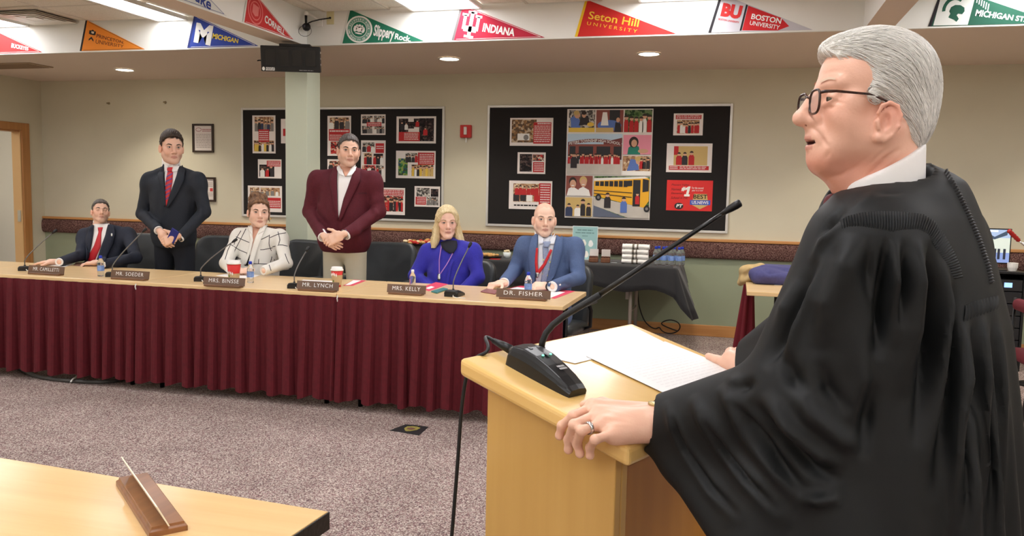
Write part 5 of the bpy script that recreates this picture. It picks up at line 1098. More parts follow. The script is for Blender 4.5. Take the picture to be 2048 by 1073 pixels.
def collar(root, O, M, s, m=M_shirt, r=.062, up=.028, tilt=.5, base=-.135):
    """shirt collar ring round the neck in head coordinates"""
    fn = placed(model([(cone((0,-.036,base-.05),(0,-.028,base+up+.05),r+.004,r),0),(half((0,-tilt,-1),-(base+up)/math.sqrt(1+tilt*tilt)),.004,'i')]),O,M,s)
    c = O+M@np.array([0,-.03,base])*s; v,f = mesh_sdf(fn,c-.14,c+.14,.005); np_obj('shirt_collar',v,f,m,root)
def watch(root, Wr, d, r, m_band, m_face, nrm):
    d = nz(d); nrm = nz(np.asarray(nrm,float)-d*np.dot(d,nrm)); off = np.array(root.location)
    b = MB(); l = np.cross(d,nrm); n = 18
    b.grid([[Wr-off+d*t*.009+(l*math.cos(a)*1.12+nrm*math.sin(a)*.9)*rr for a in [2*math.pi*j/n for j in range(n)]] for t,rr in ((-1,r),(-1,r+.003),(1,r+.003),(1,r),(-1,r))], closed=True); w = b.build('watch_band', m_band, root, smooth=True)
    p = Wr-off+nrm*(r*.9+.003); MB().lathe([(.017,0),(.017,.005),(.013,.007)],16,0,frame(p,l,d,nrm)).build('watch_face', m_face, w, smooth=True)
# ================================================================ LECTERN, ITS MICROPHONE, FOREGROUND TABLE, THINGS AT THE RIGHT
M_pod = wood_mat('lectern_maple',(212,170,98),(196,152,82),'z',2.5,.4,.25); M_podt = wood_mat('lectern_top',(232,194,122),(222,180,106),'x',2.5,.3,.4); M_podin = wood_mat('lectern_inside',(214,150,66),(196,132,54),'z',2.5,.45,.1)
PA, PB, PD = at_z(918,716,1.07), at_z(1262,646,1.07), at_z(1238,900,.968)
E2 = nz((PB-PA)*[1,1,0]); E1 = np.array([E2[1],-E2[0],0]); PW = float(np.linalg.norm((PB-PA)[:2])); PDp = float(np.dot((PD-PA)[:2],E1[:2])); SL_ = (1.07-.968)/PDp
pod = thing('lectern','pale wood lectern with slanted top at which the robed man stands','lectern',(PA[0],PA[1],0)); ANG = math.atan2(E1[1],E1[0])
# local: x along E1 (toward the speaker), y = -? right-handed: y along E2
def PL(x,y,z): return Vector(E1*x+E2*y+np.array([0,0,z]))
def ztop(x): return 1.07-SL_*x
DPT = PDp+.006
def slab(x0,x1,y0,y1,t,lift=0.0):
    vs = [PL(x,y,ztop(x)+lift-dz) for dz in (t,0) for x,y in ((x0,y0),(x1,y0),(x1,y1),(x0,y1))]
    return MB().add(vs,[(0,3,2,1),(4,5,6,7),(0,1,5,4),(1,2,6,5),(2,3,7,6),(3,0,4,7)])
o = slab(0,DPT,0,PW,.038).build('top_board', M_podt, pod, bevel=.01, seg=3)
def pbox(name, x0,x1,y0,y1,z0,m,z1=None,bev=.003):
    vs = [PL(x,y,z0) for x,y in ((x0,y0),(x1,y0),(x1,y1),(x0,y1))]+[PL(x,y,(ztop(x)-.0385) if z1 is None else z1) for x,y in ((x0,y0),(x1,y0),(x1,y1),(x0,y1))]
    return MB().add(vs,[(0,3,2,1),(4,5,6,7),(0,1,5,4),(1,2,6,5),(2,3,7,6),(3,0,4,7)]).build(name, m, pod, bevel=bev)
bx0, bx1, by0, by1 = .055, DPT-.045, .03, PW-.03
pbox('side_panel', bx0, bx1, by0, by0+.022, .02, M_pod); pbox('side_panel', bx0, bx1, by1-.022, by1, .02, M_pod); pbox('front_panel', bx0, bx0+.02, by0+.0225, by1-.0225, .02, M_pod)
pbox('back_panel', bx1-.09, bx1-.072, by0+.0225, by1-.0225, .02, M_podin, .86); pbox('shelf', bx0+.0205, bx1-.0725, by0+.0225, by1-.0225, .74, M_podin, .76); pbox('plinth', bx0-.01, bx1+.01, by0-.008, by1+.008, 0, M_pod, .0195)
pbox('edge_post', bx1-.0715, bx1-.0005, by0+.0225, by0+.045, .02, M_pod)
Npl = nz(np.cross(E2, E1+np.array([0,0,-SL_]))); Npl = Npl if Npl[2] > 0 else -Npl
def on_pod(px, py, lift=0.0):
    r = ray(px,py); P0 = PA+Npl*lift; return CAM+r*(((P0-CAM)@Npl)/(r@Npl))
# papers
def pod_sheet(label, quad, lift, nl, lines):
    P = [on_pod(x,y,lift) for x,y in quad]; c = sum(P)/4; t = thing('paper_sheet', label, 'paper', c)
    MB().add([p-c for p in P]+[p-c+Npl*.0008 for p in P],[(0,1,2,3),(7,6,5,4),(0,4,5,1),(1,5,6,2),(2,6,7,3),(3,7,4,0)]).build('sheet', M_paper, t)
    m = MB(); r = random.Random(nl)
    for i in range(nl):
        v_ = .12+.8*i/nl; u_ = .1
        while u_ < .88:
            w = min(.9,u_+r.uniform(.03,.1)); f = lambda a,b: (P[0]*(1-a)*(1-b)+P[1]*a*(1-b)+P[2]*a*b+P[3]*(1-a)*b)-c+Npl*.0012
            m.add([f(u_,v_),f(w,v_),f(w,v_+.012),f(u_,v_+.012)],[(0,1,2,3)]); u_ = w+.015
    o = m.build('text_lines', mat('faint_ink',(234,232,231),.8), t); o['kind'] = 'stuff'
pod_sheet('white printed sheet at the far side of the lectern top',[(1040,702),(1262,652),(1326,684),(1150,728)],.001,12,0); pod_sheet('white printed sheet under the arm of the robed man on the lectern',[(1172,713),(1330,684),(1500,752),(1345,795)],.003,16,0)
# lectern microphone
mb0 = on_pod(1092,758); pm = thing('gooseneck_microphone','large black gooseneck microphone on the lectern top','microphone',mb0)
fx_ = nz(E1+np.array([0,0,-SL_])); fx_ = nz(on_pod(1142,782)-on_pod(1044,728)); fy_ = np.cross(Npl,fx_)
def pf(x,y,z): return Vector(fx_*x+fy_*y+Npl*z)
Lm = .175; prof = [(-.5,.030,.056,.030),(-.47,.036,.058,.044),(-.3,.038,.058,.049),(-.1,.036,.057,.047),(.1,.030,.055,.040),(.3,.022,.052,.030),(.44,.014,.049,.020),(.5,.010,.044,.014)]
rows = []
for u,h1,w,h2 in prof:
    x = u*Lm; w *= .62; rows.append([pf(x,-w,0),pf(x,-w,h1*.7),pf(x,-w*.93,h1),pf(x,-w*.8,h2),pf(x,0,h2+.002),pf(x,w*.8,h2),pf(x,w*.93,h1),pf(x,w,h1*.7),pf(x,w,0)])
m = MB().grid(rows); m.add(rows[0],[tuple(range(8,-1,-1))]); m.add(rows[-1],[tuple(range(9))]); m.build('base', mat('mic_black',(22,23,25),.32), pm, bevel=.003, seg=3)
m = MB(); P4 = [pf(x,y,z+.0016) for x,y,z in ((.062,-.012,.0245),(.079,-.012,.018),(.079,.012,.018),(.062,.012,.0245))]; m.add([p for p in P4],[(0,1,2,3)]); m.build('white_sticker', M_lid, pm, solid=.0006)
m = MB(); rt3 = random.Random(8); text_bars(m,(0,0,1,1),lambda x,y: pf(.042-.016*y,-.012+.024*x,.0392+.003*y),2,rt3,.7); tag(m.build('small_print', mat('grey_letter',(176,176,176),.6), pm),kind='stuff')
for dy in (-.012,.012): MB().lathe([(.003,0),(.0025,.002)],10,0,frame(pf(-.012,dy,.0485),fx_,fy_,Npl)).build('indicator_light', mat('mint_led',(120,230,190),.4,emit=1.2), pm)
for dx,dy in ((-.05,-.012),(-.05,.012),(-.012,0)): MB().box((-.006,-.004,0),(.006,.004,.0015),0,frame(pf(dx,dy,.0495),fx_,fy_,Npl)).build('touch_button', mat('button_grey',(66,70,72),.4), pm, bevel=.001)
cl = lambda x,y,d: Vector(at_d(x,y,d)-mb0); dB = float((mb0-CAM)@CF)
nb_ = on_pod(1080,728); d0 = float((nb_-CAM)@CF)
MB().tube([cl(1080,724,d0),cl(1081,712,d0),cl(1083,694,d0)],[.0125,.0105,.0085],14).build('neck_socket', M_black, pm, smooth=True)
NP = [(1083,696),(1085,684),(1092,667),(1106,650),(1128,633),(1158,615),(1200,590)]; NP2 = [(1196,592),(1260,550),(1330,503),(1400,457),(1448,426)]
dz = lambda x: d0-.10*(x-1083)/395
MB().tube([cl(x,y,dz(x)) for x,y in NP],.0072,12).build('flexible_neck', mat('neck_black',(30,31,32),.5,bump=.3,bscale=600), pm, smooth=True)
MB().tube([cl(x,y,dz(x)) for x,y in NP2],[.0062,.0055,.005,.0048,.0048],12).build('rigid_neck', M_neck, pm, smooth=True)
MB().tube([cl(x,y,dz(x)) for x,y in ((1440,431),(1452,423),(1460,418),(1472,411),(1480,406),(1482,405))],[.0045,.006,.0078,.0088,.0084,.005],14).build('capsule', M_black, pm, smooth=True)
c0 = nb_; MB().tube([pf(-.084,0,.02),pf(-.11,0,.02)],.0095,14).build('connector_collar', mat('nickel',(200,196,190),.25,metal=.9), pm, smooth=True); MB().tube([pf(-.11,0,.02),pf(-.135,0,.02),pf(-.165,-.002,.02)],[.0105,.0095,.006],14).build('connector_body', M_black, pm, smooth=True)
pe = np.array(pf(-.163,-.002,.02))+mb0; off = PA-E1*.012
cable('microphone_cord','black microphone cord hanging down the lectern front',[pe, pe-fx_*.04+Npl*.004, np.array(PL(.03,.07,1.078))+[PA[0],PA[1],0], np.array(PL(-.012,.05,1.06))+[PA[0],PA[1],0], np.array(PL(-.022,.035,.98))+[PA[0],PA[1],0], np.array(PL(-.02,.02,.8))+[PA[0],PA[1],0], np.array(PL(-.025,-.005,.5))+[PA[0],PA[1],0], np.array(PL(-.05,-.02,.1))+[PA[0],PA[1],0], np.array(PL(-.06,-.1,.008))+[PA[0],PA[1],0], np.array(PL(-.2,-.2,.008))+[PA[0],PA[1],0]],.0042,M_black)
# ---- foreground table
c1, c2 = at_z(0,915,.74), at_z(660,1023,.74); e1 = nz((c1-c2)*[1,1,0]); e2 = np.array([-e1[1],e1[0],0]); e2 = e2 if e2[1] < 0 else -e2
fg = thing('foreground_table','pale wood table with black edge at the bottom left','table',(c2[0],c2[1],0)); FL = lambda x,y,z: Vector(e1*x+e2*y+np.array([0,0,z]))
def fbox(name,x0,x1,y0,y1,z0,z1,m,par=fg,bev=.003): return MB().add([FL(x,y,z) for z in (z0,z1) for x,y in ((x0,y0),(x1,y0),(x1,y1),(x0,y1))],[(0,3,2,1),(4,5,6,7),(0,1,5,4),(1,2,6,5),(2,3,7,6),(3,0,4,7)]).build(name,m,par,bevel=bev)
fbox('tabletop',.004,1.8,.004,.76,.712,.74,wood_mat('blond_top',(234,198,140),(220,180,120),'x',4,.3,.4),fg,.002)
M_edge = mat('black_edge',(26,25,26),.5,bump=.2,bscale=90); fbox('edge_band',0,.0038,0,.76,.70,.7385,M_edge); fbox('edge_band',.004,1.8,0,.0038,.71,.739,mat('oak_edge',(224,190,140),.5))
for x in (.1,1.7):
    for y in (.1,.66): MB().tube([FL(x,y,0),FL(x,y,.711)],.022,10).build('leg', M_dkmetal, fg, smooth=True)
fbox('corner_bracket',.02,.14,.03,.7,.67,.70,M_edge)
# its name plate, seen from the end
a_, b_ = at_z(268,968,.74), at_z(335,1066,.74); ax_ = nz(b_-a_); ln = float(np.linalg.norm(b_-a_)); cx_ = (a_+b_)/2; sd_ = np.array([-ax_[1],ax_[0],0]); np1 = thing('name_plate','wooden name plate holder seen end-on on the foreground table','name plate',cx_)
QF = lambda u,v,z: Vector(ax_*u+sd_*v+np.array([0,0,z])); hl_ = ln/2+.01
rows = [[QF(u,v,z) for u,v in ((-hl_*k,-.036*k2),(hl_*k,-.036*k2),(hl_*k,.036*k2),(-hl_*k,.036*k2))] for k,k2,z in ((1,1,0),(1,1,.010),(.975,.86,.014),(.97,.84,.019),(.965,.8,.019))]
m = MB().grid(rows, closed=True); m.add(rows[0],[(3,2,1,0)]); m.add(rows[-1],[(0,1,2,3)]); m.build('base', wood_mat('walnut_holder',(150,98,56),(118,74,40),'y',6,.4), np1, bevel=.002)
hp = ln*.55
m = MB(); m.add([QF(u,v,z) for v0 in (0,.0026) for u,v,z in ((-hp-.04,-.012+v0,.078),(hp*.98,-.002+v0,.019),(hp*.98,.0+v0,.017),(-hp+.03,.0+v0,.017))],[(0,1,2,3),(7,6,5,4),(0,4,5,1),(1,5,6,2),(2,6,7,3),(3,7,4,0)]); 
MB().add([QF(u,v,z) for v0 in (-.0015,.0015) for u,v,z in ((-hp,v0,.018),(hp,v0,.018),(hp,-.022+v0,.062),(-hp,-.022+v0,.062))],[(3,2,1,0),(4,5,6,7),(0,1,5,4),(1,2,6,5),(2,3,7,6),(3,0,4,7)]).build('plate', mat('cream_plate',(236,228,208),.45), np1, bevel=.0006)
p = at_z(676,1070,.60); o = thing('paper_cup','white paper cup edge beside the foreground table','cup',(at_z(680,1078,.55)[0]+.02,at_z(680,1078,.55)[1],0))
# (white folding chair tip beside the table)
bpy.data.objects.remove(o)
# ---- logo mat on the carpet
lq = [at_z(*q,.0) for q in ((780,862),(812,850),(857,855),(838,872))]; c = sum(lq)/4; fm = thing('floor_decal','small black square decal with gold shield on the carpet','floor decal',c)
MB().add([p-c for p in lq]+[p-c+np.array([0,0,.003]) for p in lq],[(3,2,1,0),(4,5,6,7),(0,1,5,4),(1,2,6,5),(2,3,7,6),(3,0,4,7)]).build('decal_sheet', mat('decal_black',(40,40,42),.6), fm)
f2 = lambda a,b,z: lq[0]*(1-a)*(1-b)+lq[1]*(1-a)*b+lq[2]*a*b+lq[3]*a*(1-b)-c+np.array([0,0,z])
MB().add([f2(.5+.3*x,.5+.34*y,.0038) for x,y in ((-.9,.7),(-.3,1),(.3,1),(.9,.7),(.8,-.1),(.3,-.8),(0,-1),(-.3,-.8),(-.8,-.1))],[tuple(range(9))]).build('shield', mat('decal_gold',(176,166,90),.6,col2=(130,120,60),scale=90), fm)
MB().add([f2(.5+.16*x,.5+.16*y,.0046) for x,y in ((-1,.4),(0,1),(1,.4),(.6,-.8),(-.6,-.8))],[tuple(range(5))]).build('shield_inner', mat('decal_brown',(120,84,70),.6), fm)
# ---- AV rack and screen behind the robed man
rk0 = at_y(1995,548,7.75); rx = at_y(2040,553,7.75); av = thing('equipment_rack','black equipment rack at the right behind the robed man','rack',(float(rk0[0])+.0,7.75,0)); wv = .5; hv = float(rk0[2])
MB().box((-.12,0,0),(-.10,.5,hv)).build('side_panel', M_black, av, bevel=.003); MB().box((.2,0,0),(.22,.5,hv)).build('side_panel', M_black, av, bevel=.003); MB().box((-.12,0,hv),(.22,.5,hv+.02)).build('top_panel', M_black, av, bevel=.003); MB().box((-.1,.46,0),(.2,.5,hv)).build('back_panel', M_black, av)
M_fp = mat('rack_face',(34,35,38),.35)
for k in range(7):
    z = .06+k*(hv-.1)/7; u = MB().box((-.098,.012,z),(.198,.4,z+(hv-.1)/7-.008)).build('rack_unit', M_fp, av, bevel=.002)
    if k == 6: MB().box((.06,.009,z+.03),(.12,.0118,z+.07)).build('status_screen', mat('rack_screen',(140,180,240),.4,emit=1.5), u)
    for j in range(4): MB().lathe([(.007,0),(.006,.008)],10,0,T(-.06+.03*j,.012,z+.03)@R(math.pi/2,'X')).build('knob', M_alu if k in (5,6) else M_dkmetal, u)
mp = at_y(1984,527,7.9); sv = thing('screen','small flat screen showing a meeting room, behind the robed man','monitor',(mp[0],7.9,hv+.02)); zb = float(mp[2])-hv-.02
MB().box((-.13,-.02,zb),(.13,.02,zb+.30)).build('bezel', M_black, sv, bevel=.004); MB().box((-.03,-.01,0),(.03,.02,zb)).build('stand_neck', M_black, sv); MB().box((-.1,-.07,0),(.1,.07,.008)).build('stand_foot', M_black, sv, bevel=.003)
ss = Sheet(sv, .24, .28) if 'Sheet' in globals() else None
if ss:
    ss.fn = lambda x,y,k=None: Vector(((x-.5)*.24,-.0205-.0003*ss.k,zb+.01+y*.28))
    E_ = lambda k,c,e: mat('scr_'+k,c,.5,emit=e)
    ss.rect('picture_area',E_('blue',(120,150,190),.9),0,0,1,1); ss.rect('picture_area',E_('wall',(190,200,190),.8),0,.3,1,.75); ss.rect('picture_area',E_('ceil',(150,170,200),.8),0,.75,1,1); ss.poly('picture_area',E_('beam',(60,76,96),.6),[(.1,.98),(.5,.78),(.9,.98),(.9,.84),(.5,.7),(.1,.84)]); ss.rect('picture_area',E_('floor',(120,140,190),.8),0,0,1,.3)
    for x in (.3,.5,.62,.8): ss.rect('picture_figure',E_('fig',(40,44,60),.4),x,.1,x+.08,.42)
    ss.rect('title_bar',E_('bar',(230,236,246),.9),.02,.93,.6,.98)
tag(MB().lathe([(.03,0),(.04,.03),(.042,.07)],14).build('white_cup', M_lid, None, loc=(rk0[0]+.14,7.86,hv+.0205)),'small white cup on the equipment rack','cup')
# ---- burgundy stacking chair at the right edge
M_bch = mat('burgundy_upholstery',(104,24,38),.85); rc = at_z(2020,852,0); ch = thing('stacking_chair','burgundy padded chair with black frame at the right edge','chair',rc)
def pad(name, a, b, rnd_): 
    c = (np.array(a)+np.array(b))/2; h = (np.array(b)-np.array(a))/2; v,f = mesh_sdf(rbox(c,h,rnd_),c-h-.05,c+h+.05,.012); o = np_obj(name,v,f,M_bch,None); o.parent = ch
pad('seat', (.02,-.22,.40),(.48,.24,.475),.035); pad('backrest',(.0,-.2,.70),(.46,-.12,.92) if False else (.46,.12,1.02),.03) if False else pad('backrest',(.015,-.235,.72),(.09,.22,.80),.035)
for y in (-.2,.22): MB().tube([(.5,y,.4),(.45,y,.02),(.40,y,.012),(.05,y,.012),(.0,y,.03),(.03,y,.42),(.04,y,.8)],.011,8).build('frame', M_black, ch, smooth=True)
MB().tube([(.25,-.2,.395),(.25,.22,.395)],.01,8).build('crossbar', M_black, ch)
# ---- red-gripped pole leaning against the wall
ra, rb_ = at_y(2017,461,7.0), at_y(2034,478,7.02); rcx = at_y(2075,512,7.1); gp = thing('red_gripped_pole','thin steel pole with ridged red grip at the right edge','pole',(rcx[0]+.1,7.2,0)); og = np.array([rcx[0]+.1,7.2,0])
dp = nz(rb_-ra); MB().tube([ra-og+dp*(.012*k) for k in range(11)],[.014,.018,.014,.018,.014,.018,.014,.018,.014,.017,.01],10).build('grip', mat('red_grip',(176,36,34),.45), gp, smooth=True)
MB().tube([ra+dp*.12-og, rcx-og],.008,8).build('rod', M_chrome, gp, smooth=True); MB().tube([rcx-og,(0,0,.02)],.012,8).build('upright', M_chrome, gp, smooth=True); MB().lathe([(.14,0),(.14,.012),(.02,.02)],20).build('foot', M_black, gp, smooth=True)
# ---- coats on the side table
V_3 = lambda *a: np.array([float(q) for q in a]); M_coat = mat('blue_blazer',(74,74,124),.85,col2=(66,66,112),scale=60,bump=.06,bscale=300); M_tan = mat('tan_coat',(196,170,120),.8,col2=(176,150,102),scale=20)
cc = at_z(1560,560,.75); zc = .742; cq = lambda x,y,z: at_z(x,y,z)
c0 = at_y(1590,540,6.9); bz = thing('blue_blazer','folded blue blazer lying on the side table','jacket',(c0[0],c0[1],zc))
A_ = lambda px,py,Y: at_y(px,py,Y)
Rz_ = lambda a: np.array([[math.cos(a),-math.sin(a),0],[math.sin(a),math.cos(a),0],[0,0,1]])
bc_ = A_(1610,556,6.9); fn = model([(rbox(V_3(bc_[0],6.92,zc+.045),(.42,.2,.05),.045,Rz_(.08)),0),(rbox(V_3(bc_[0]+.03,6.98,zc+.095),(.37,.16,.035),.032,Rz_(-.05)),.03),(ell(V_3(bc_[0]-.3,6.86,zc+.07),(.13,.17,.06)),.04),(half((0,0,1),zc),.004,'i')])
garment('blazer_cloth', fn, A_(1500,570,6.5)*[1,1,0]+[-.2,-.1,.70], A_(1700,500,7.3)*[1,1,0]+[.4,.1,1.1], .011, M_coat, bz, [([(1515,525),(1527,538),(1538,548),(1570,543)],3.5,-.012),([(1520,520),(1560,514),(1600,516)],5,.012),([(1530,532),(1560,528),(1600,520)],5,.008),([(1512,552),(1540,556),(1570,552)],5,.008)])
t0_ = A_(1500,545,6.95); tn = thing('tan_coat','crumpled tan coat hanging over the side table edge','coat',(t0_[0],t0_[1],zc))
fn = model([(cone(A_(1520,540,6.95),A_(1492,545,6.95),.055,.05),0),(cone(A_(1492,545,6.95),A_(1482,565,6.95),.05,.03),.03),(cone(A_(1515,552,6.9),A_(1488,560,6.9),.04,.035),.02)])
garment('coat_cloth', fn, A_(1500,550,6.95)-.35, A_(1500,550,6.95)+.35, .008, M_tan, tn, [([(1478,560),(1492,550),(1515,545)],3,-.012),([(1482,548),(1500,538),(1520,538)],3,.012),([(1476,568),(1490,562),(1510,556)],3,.01)], smooth=1, noise=.006)
# ---------------------------------------------------------------- the six people behind the tables
V3 = lambda *a: np.array(a,float)
def suit_person(label, head, SL, SR, EL, ER, WL, WR, handsL, handsR, jm, tm, seated, base, key, hk, hair_fn, hair_m, hairc, shirt, tie, lapL, lapR, Yt, creases=(), hem=None, hops={}, sk={}, fp={}, wid=1.0, belly=0.0, arm_r=(.054,.046,.036), tie_m=None, torso_extra=(), col=True, neck_add=.0):
    O, M, s = head; SL, SR, EL, ER, WL, WR = [np.asarray(p,float) for p in (SL,SR,EL,ER,WL,WR)]; CMx = (SL+SR)/2
    root = root_at('person', label, CMx[0], CMx[1]); U = V3(0,0,1); BF = nz(np.cross(nz(SR-SL),U)*1.0); BF = BF if BF[1] < 0 else -BF
    nk = O+M@V3(0,-.034,-.15)*s
    ops, CM, MB_, w = torso_ops(SL,SR,BF,nk,wid=wid,belly=belly)
    ops += arm_ops(SL,EL,WL,arm_r)+arm_ops(SR,ER,WR,arm_r)+list(torso_extra)
    for E_,W_,hd_ in ((EL,WL,handsL),(ER,WR,handsR)):
        if hd_: d_ = nz(W_-E_); ops.append((cone(W_+d_*.056,W_+d_*.14,.054,.054),.004,'s'))
    if hem is not None: ops.append((half((0,0,1),hem),.01,'i'))
    jf = model(ops); lo = np.min([SL,SR,EL,ER,WL,WR,CM-U*.62],0)-.2; hi = np.max([SL,SR,EL,ER,WL,WR],0)+.2
    garment('jacket', jf, lo, hi, .0075, jm, root, [(a_,b_,h_*2.0) for a_,b_,h_ in creases], noise=.0012)
    # body: head, neck, chest, arms and hands in one surface
    ex = [(cone(nk,CM-U*.3,.05,.05),.03)]
    for S,E,Wr,hd in ((SL,EL,WL,handsL),(SR,ER,WR,handsR)):
        ex += [(cone(CM-U*.02,S,.04,.03),.02),(cone(S,E,.03,.028),.01),(cone(E,Wr,.028,.025),.01)]+(hd or [])
    blo = np.min([SL,SR,EL,ER,WL,WR,CM-U*.4],0)-.16; bhi = np.max([SL,SR,EL,ER,WL,WR,O+U*.16*s],0)+.16
    hw = build_body(root, head_ops(**hops), O, M, s, ex, base, key, blo, bhi, .004, **sk)
    face_parts(root, hw, O, M, s, hairc, **fp)
    if hair_fn is not None: hair_obj(root, placed(hair_fn,O,M,s), O-.2*s, O+.2*s, .0045, hair_m, .0016)
    if col: collar(root, O, M, s)
    if shirt: px_patch('shirt', jf, shirt[0], shirt[1], M_shirt if not isinstance(shirt[-1],bpy.types.Material) else shirt[-1], root, .004, .003, 20, 7)
    if tie: 
        px_patch('tie', jf, tie[0], tie[1], tie_m or M_tie, root, .0085, .003, 24, 5, bulge=.004)
    for l,r_ in (lapL,lapR): px_patch('lapel', jf, l, r_, jm, root, .013, .005, 18, 5, bulge=.003)
    # sleeves end in a shirt cuff
    for E,Wr,hd in ((EL,WL,handsL),(ER,WR,handsR)):
        if hd: d = nz(Wr-E); v,f = mesh_sdf(model([(cone(Wr-d*.03,Wr+d*.04,arm_r[2]-.004,arm_r[2]-.005),0),(cone(Wr+d*.066,Wr+d*.14,.054,.054),.002,'s')]),Wr-.1,Wr+.1,.005); np_obj('shirt_cuff',v,f,M_shirt if jm is not M_whj else M_whj,root)
    lg = model([(ell(V3(CM[0],CM[1],.62 if seated else 1.0),(.17,.13,.14),MB_),0)]+legs_ops(CM,MB_,seated)); v,f = mesh_sdf(lg,V3(CM[0]-.45,CM[1]-.75,.04),V3(CM[0]+.45,CM[1]+.35,1.25),.011); 
    if not seated: pass
    np_obj('trousers',v,f,tm,root); shoes(root,CM,MB_,seated,M_shoe)
    return root, jf, hw, CM
# seated man, navy suit, red tie
Hc_ = head_at(203,420.5,5.86,47,.12,.22,.06)
zt_ = TZ+.028
hl = hand_ops(at_z(108,524,zt_),(-.9,-.42,-.06),(0.05,0,1),-1,(.12,.25,.2),.95); hr = hand_ops(at_z(196,526,zt_),(-.85,-.5,-.05),(-.1,-.1,1),1,(.3,.5,.4),.95)
ra_, jfa, _, _ = suit_person('seated man in navy suit and red tie with eyes closed', Hc_, J(170,470,5.9), J(256,468,5.9), J(162,511,5.74), J(272,516,5.72), at_z(120,524,zt_+.01), at_z(208,528,zt_+.01), hl, hr, M_suitn, M_trn, True, (238,194,170), 'a', 1,
    short_hair(.002,.004,.082), hair_mat('greybrown',(70,62,56),(104,96,90)), (70,58,50), ([(189,449),(187,470),(184,490),(176,532)],[(219,449),(214,470),(205,490),(192,532)]), ([(197,456),(199,466),(190,492),(174,522)],[(207,456),(204,467),(203,494),(190,524)]),
    ([(183,455),(176,474),(170,494),(168,534)],[(190,452),(188,472),(185,490),(177,533)]), ([(218,452),(213,472),(206,490),(192,533)],[(229,455),(233,468),(228,486),(206,533)]), 5.9,
    [([(258,490),(262,505),(252,520)],5,.006),([(248,500),(240,516),(226,522)],4,-.005),([(236,475),(240,495),(236,515)],5,.005),([(150,500),(160,508),(166,520)],4,-.005)],
    sk=dict(stubble=.2,scalp=((84,74,66),.074,-.06)), fp=dict(closed=True), wid=1.0, hops=dict(nose=1.1))
px_patch('lapel_pin', jfa, [(225,469),(225,474)],[(228,469),(228,474)], M_wht, ra_, .02, .002, 3, 3)
# standing man, dark navy suit, striped tie
Hs = head_at(347.5,295,5.85,64,.18,-.03,0.0)
hl = hand_ops(J(322,466,5.60),(.62,-.25,-.62),(-.1,-1,.2),-1,(.3,.5,.4),1.0,thumb=(.5,.7,.1)); hr = hand_ops(J(352,474,5.58),(-.75,-.2,-.35),(.1,-1,.25),1,(.4,.6,.5),1.0,thumb=(.5,.8,.2))
rs, jf, hw, cm = suit_person('standing man in dark navy suit with red and blue striped tie', Hs, J(299,358,5.88), J(396,358,5.88), J(285,428,5.86), J(409,424,5.86), J(316,460,5.64), J(362,474,5.63), hl, hr, M_suitb, M_trn, False, (234,190,166), 'b', 1,
    short_hair(.004,.012,.08), hair_mat('brown',(44,34,28),(70,56,46)), (50,38,30), ([(330,330),(330,352),(334,412)],[(364,326),(352,360),(335,412)]), ([(337,338),(333,365),(331,404),(334,413)],[(347,338),(346,365),(339,404),(335,413)]),
    ([(329,332),(317,352),(328,385),(331,414)],[(331,330),(329,352),(332,385),(334,413)]), ([(364,326),(352,362),(341,392),(335,414)],[(372,338),(370,362),(352,395),(338,416)]), 5.88,
    [([(404,400),(398,414),(404,428),(396,442)],4,.006),([(392,398),(398,418),(388,436)],4,-.006),([(288,402),(298,416),(290,432)],4,.006),([(300,418),(306,436),(318,448)],4,-.006),([(388,446),(372,460),(360,466)],5,.005),([(340,440),(344,460),(342,490)],4,-.004),([(322,380),(316,420),(318,450)],5,-.004),([(380,380),(384,420),(378,450)],5,-.004)],
    hem=float(J(346,499,5.75)[2]), sk=dict(stubble=.35,scalp=((52,40,34),.072,-.06)), wid=1.02, belly=.0, tie_m=None, arm_r=(.056,.05,.04))
def stripes(root, jf, L, R_, n, m, slope): 
    for k in range(n):
        t = (k+.5)/n; y = L[0][1]+(L[-1][1]-L[0][1])*t; l = resample(L,60); r = resample(R_,60); xl = np.interp(y,l[:,1],l[:,0]); xr = np.interp(y-slope,r[:,1],r[:,0])
        px_patch('tie_stripe', jf, [(xl+.3,y),(xr-.3,y-slope)],[(xl+.3,y+2.2),(xr-.3,y-slope+2.2)], m, root, .0165, 0, 7, 3)
stripes(rs, jf, [(337,342),(333,365),(331,404)],[(347,338),(346,365),(339,404)], 7, mat('tie_blue',(70,70,140),.6), 6)
px_patch('collar_wing', jf, [(330,328),(332,346)],[(339,336),(341,347)], M_shirt, rs, .014, .003, 8, 4); px_patch('collar_wing', jf, [(347,337),(346,347)],[(364,325),(357,345)], M_shirt, rs, .014, .003, 8, 4)
px_patch('tie_knot', jf, [(337,337),(338,347)],[(348,337),(345,347)], M_tie, rs, .015, .004, 5, 4, bulge=.004)
fp_ = J(346,472,5.56); ph_ = tag(MB().box((-.035,-.006,-.055),(.035,.006,.055),0,R(.5,'Y')).build('phone', mat('blue_phone',(36,40,120),.25), None, bevel=.004, loc=fp_-V3(0,.0,0)),'blue phone held by the standing man in navy suit','phone')
watch(rs, J(358,475,5.615), nz(J(352,474,5.58)-J(362,474,5.63)), .03, M_wrist, M_steel, (0,-1,.5))
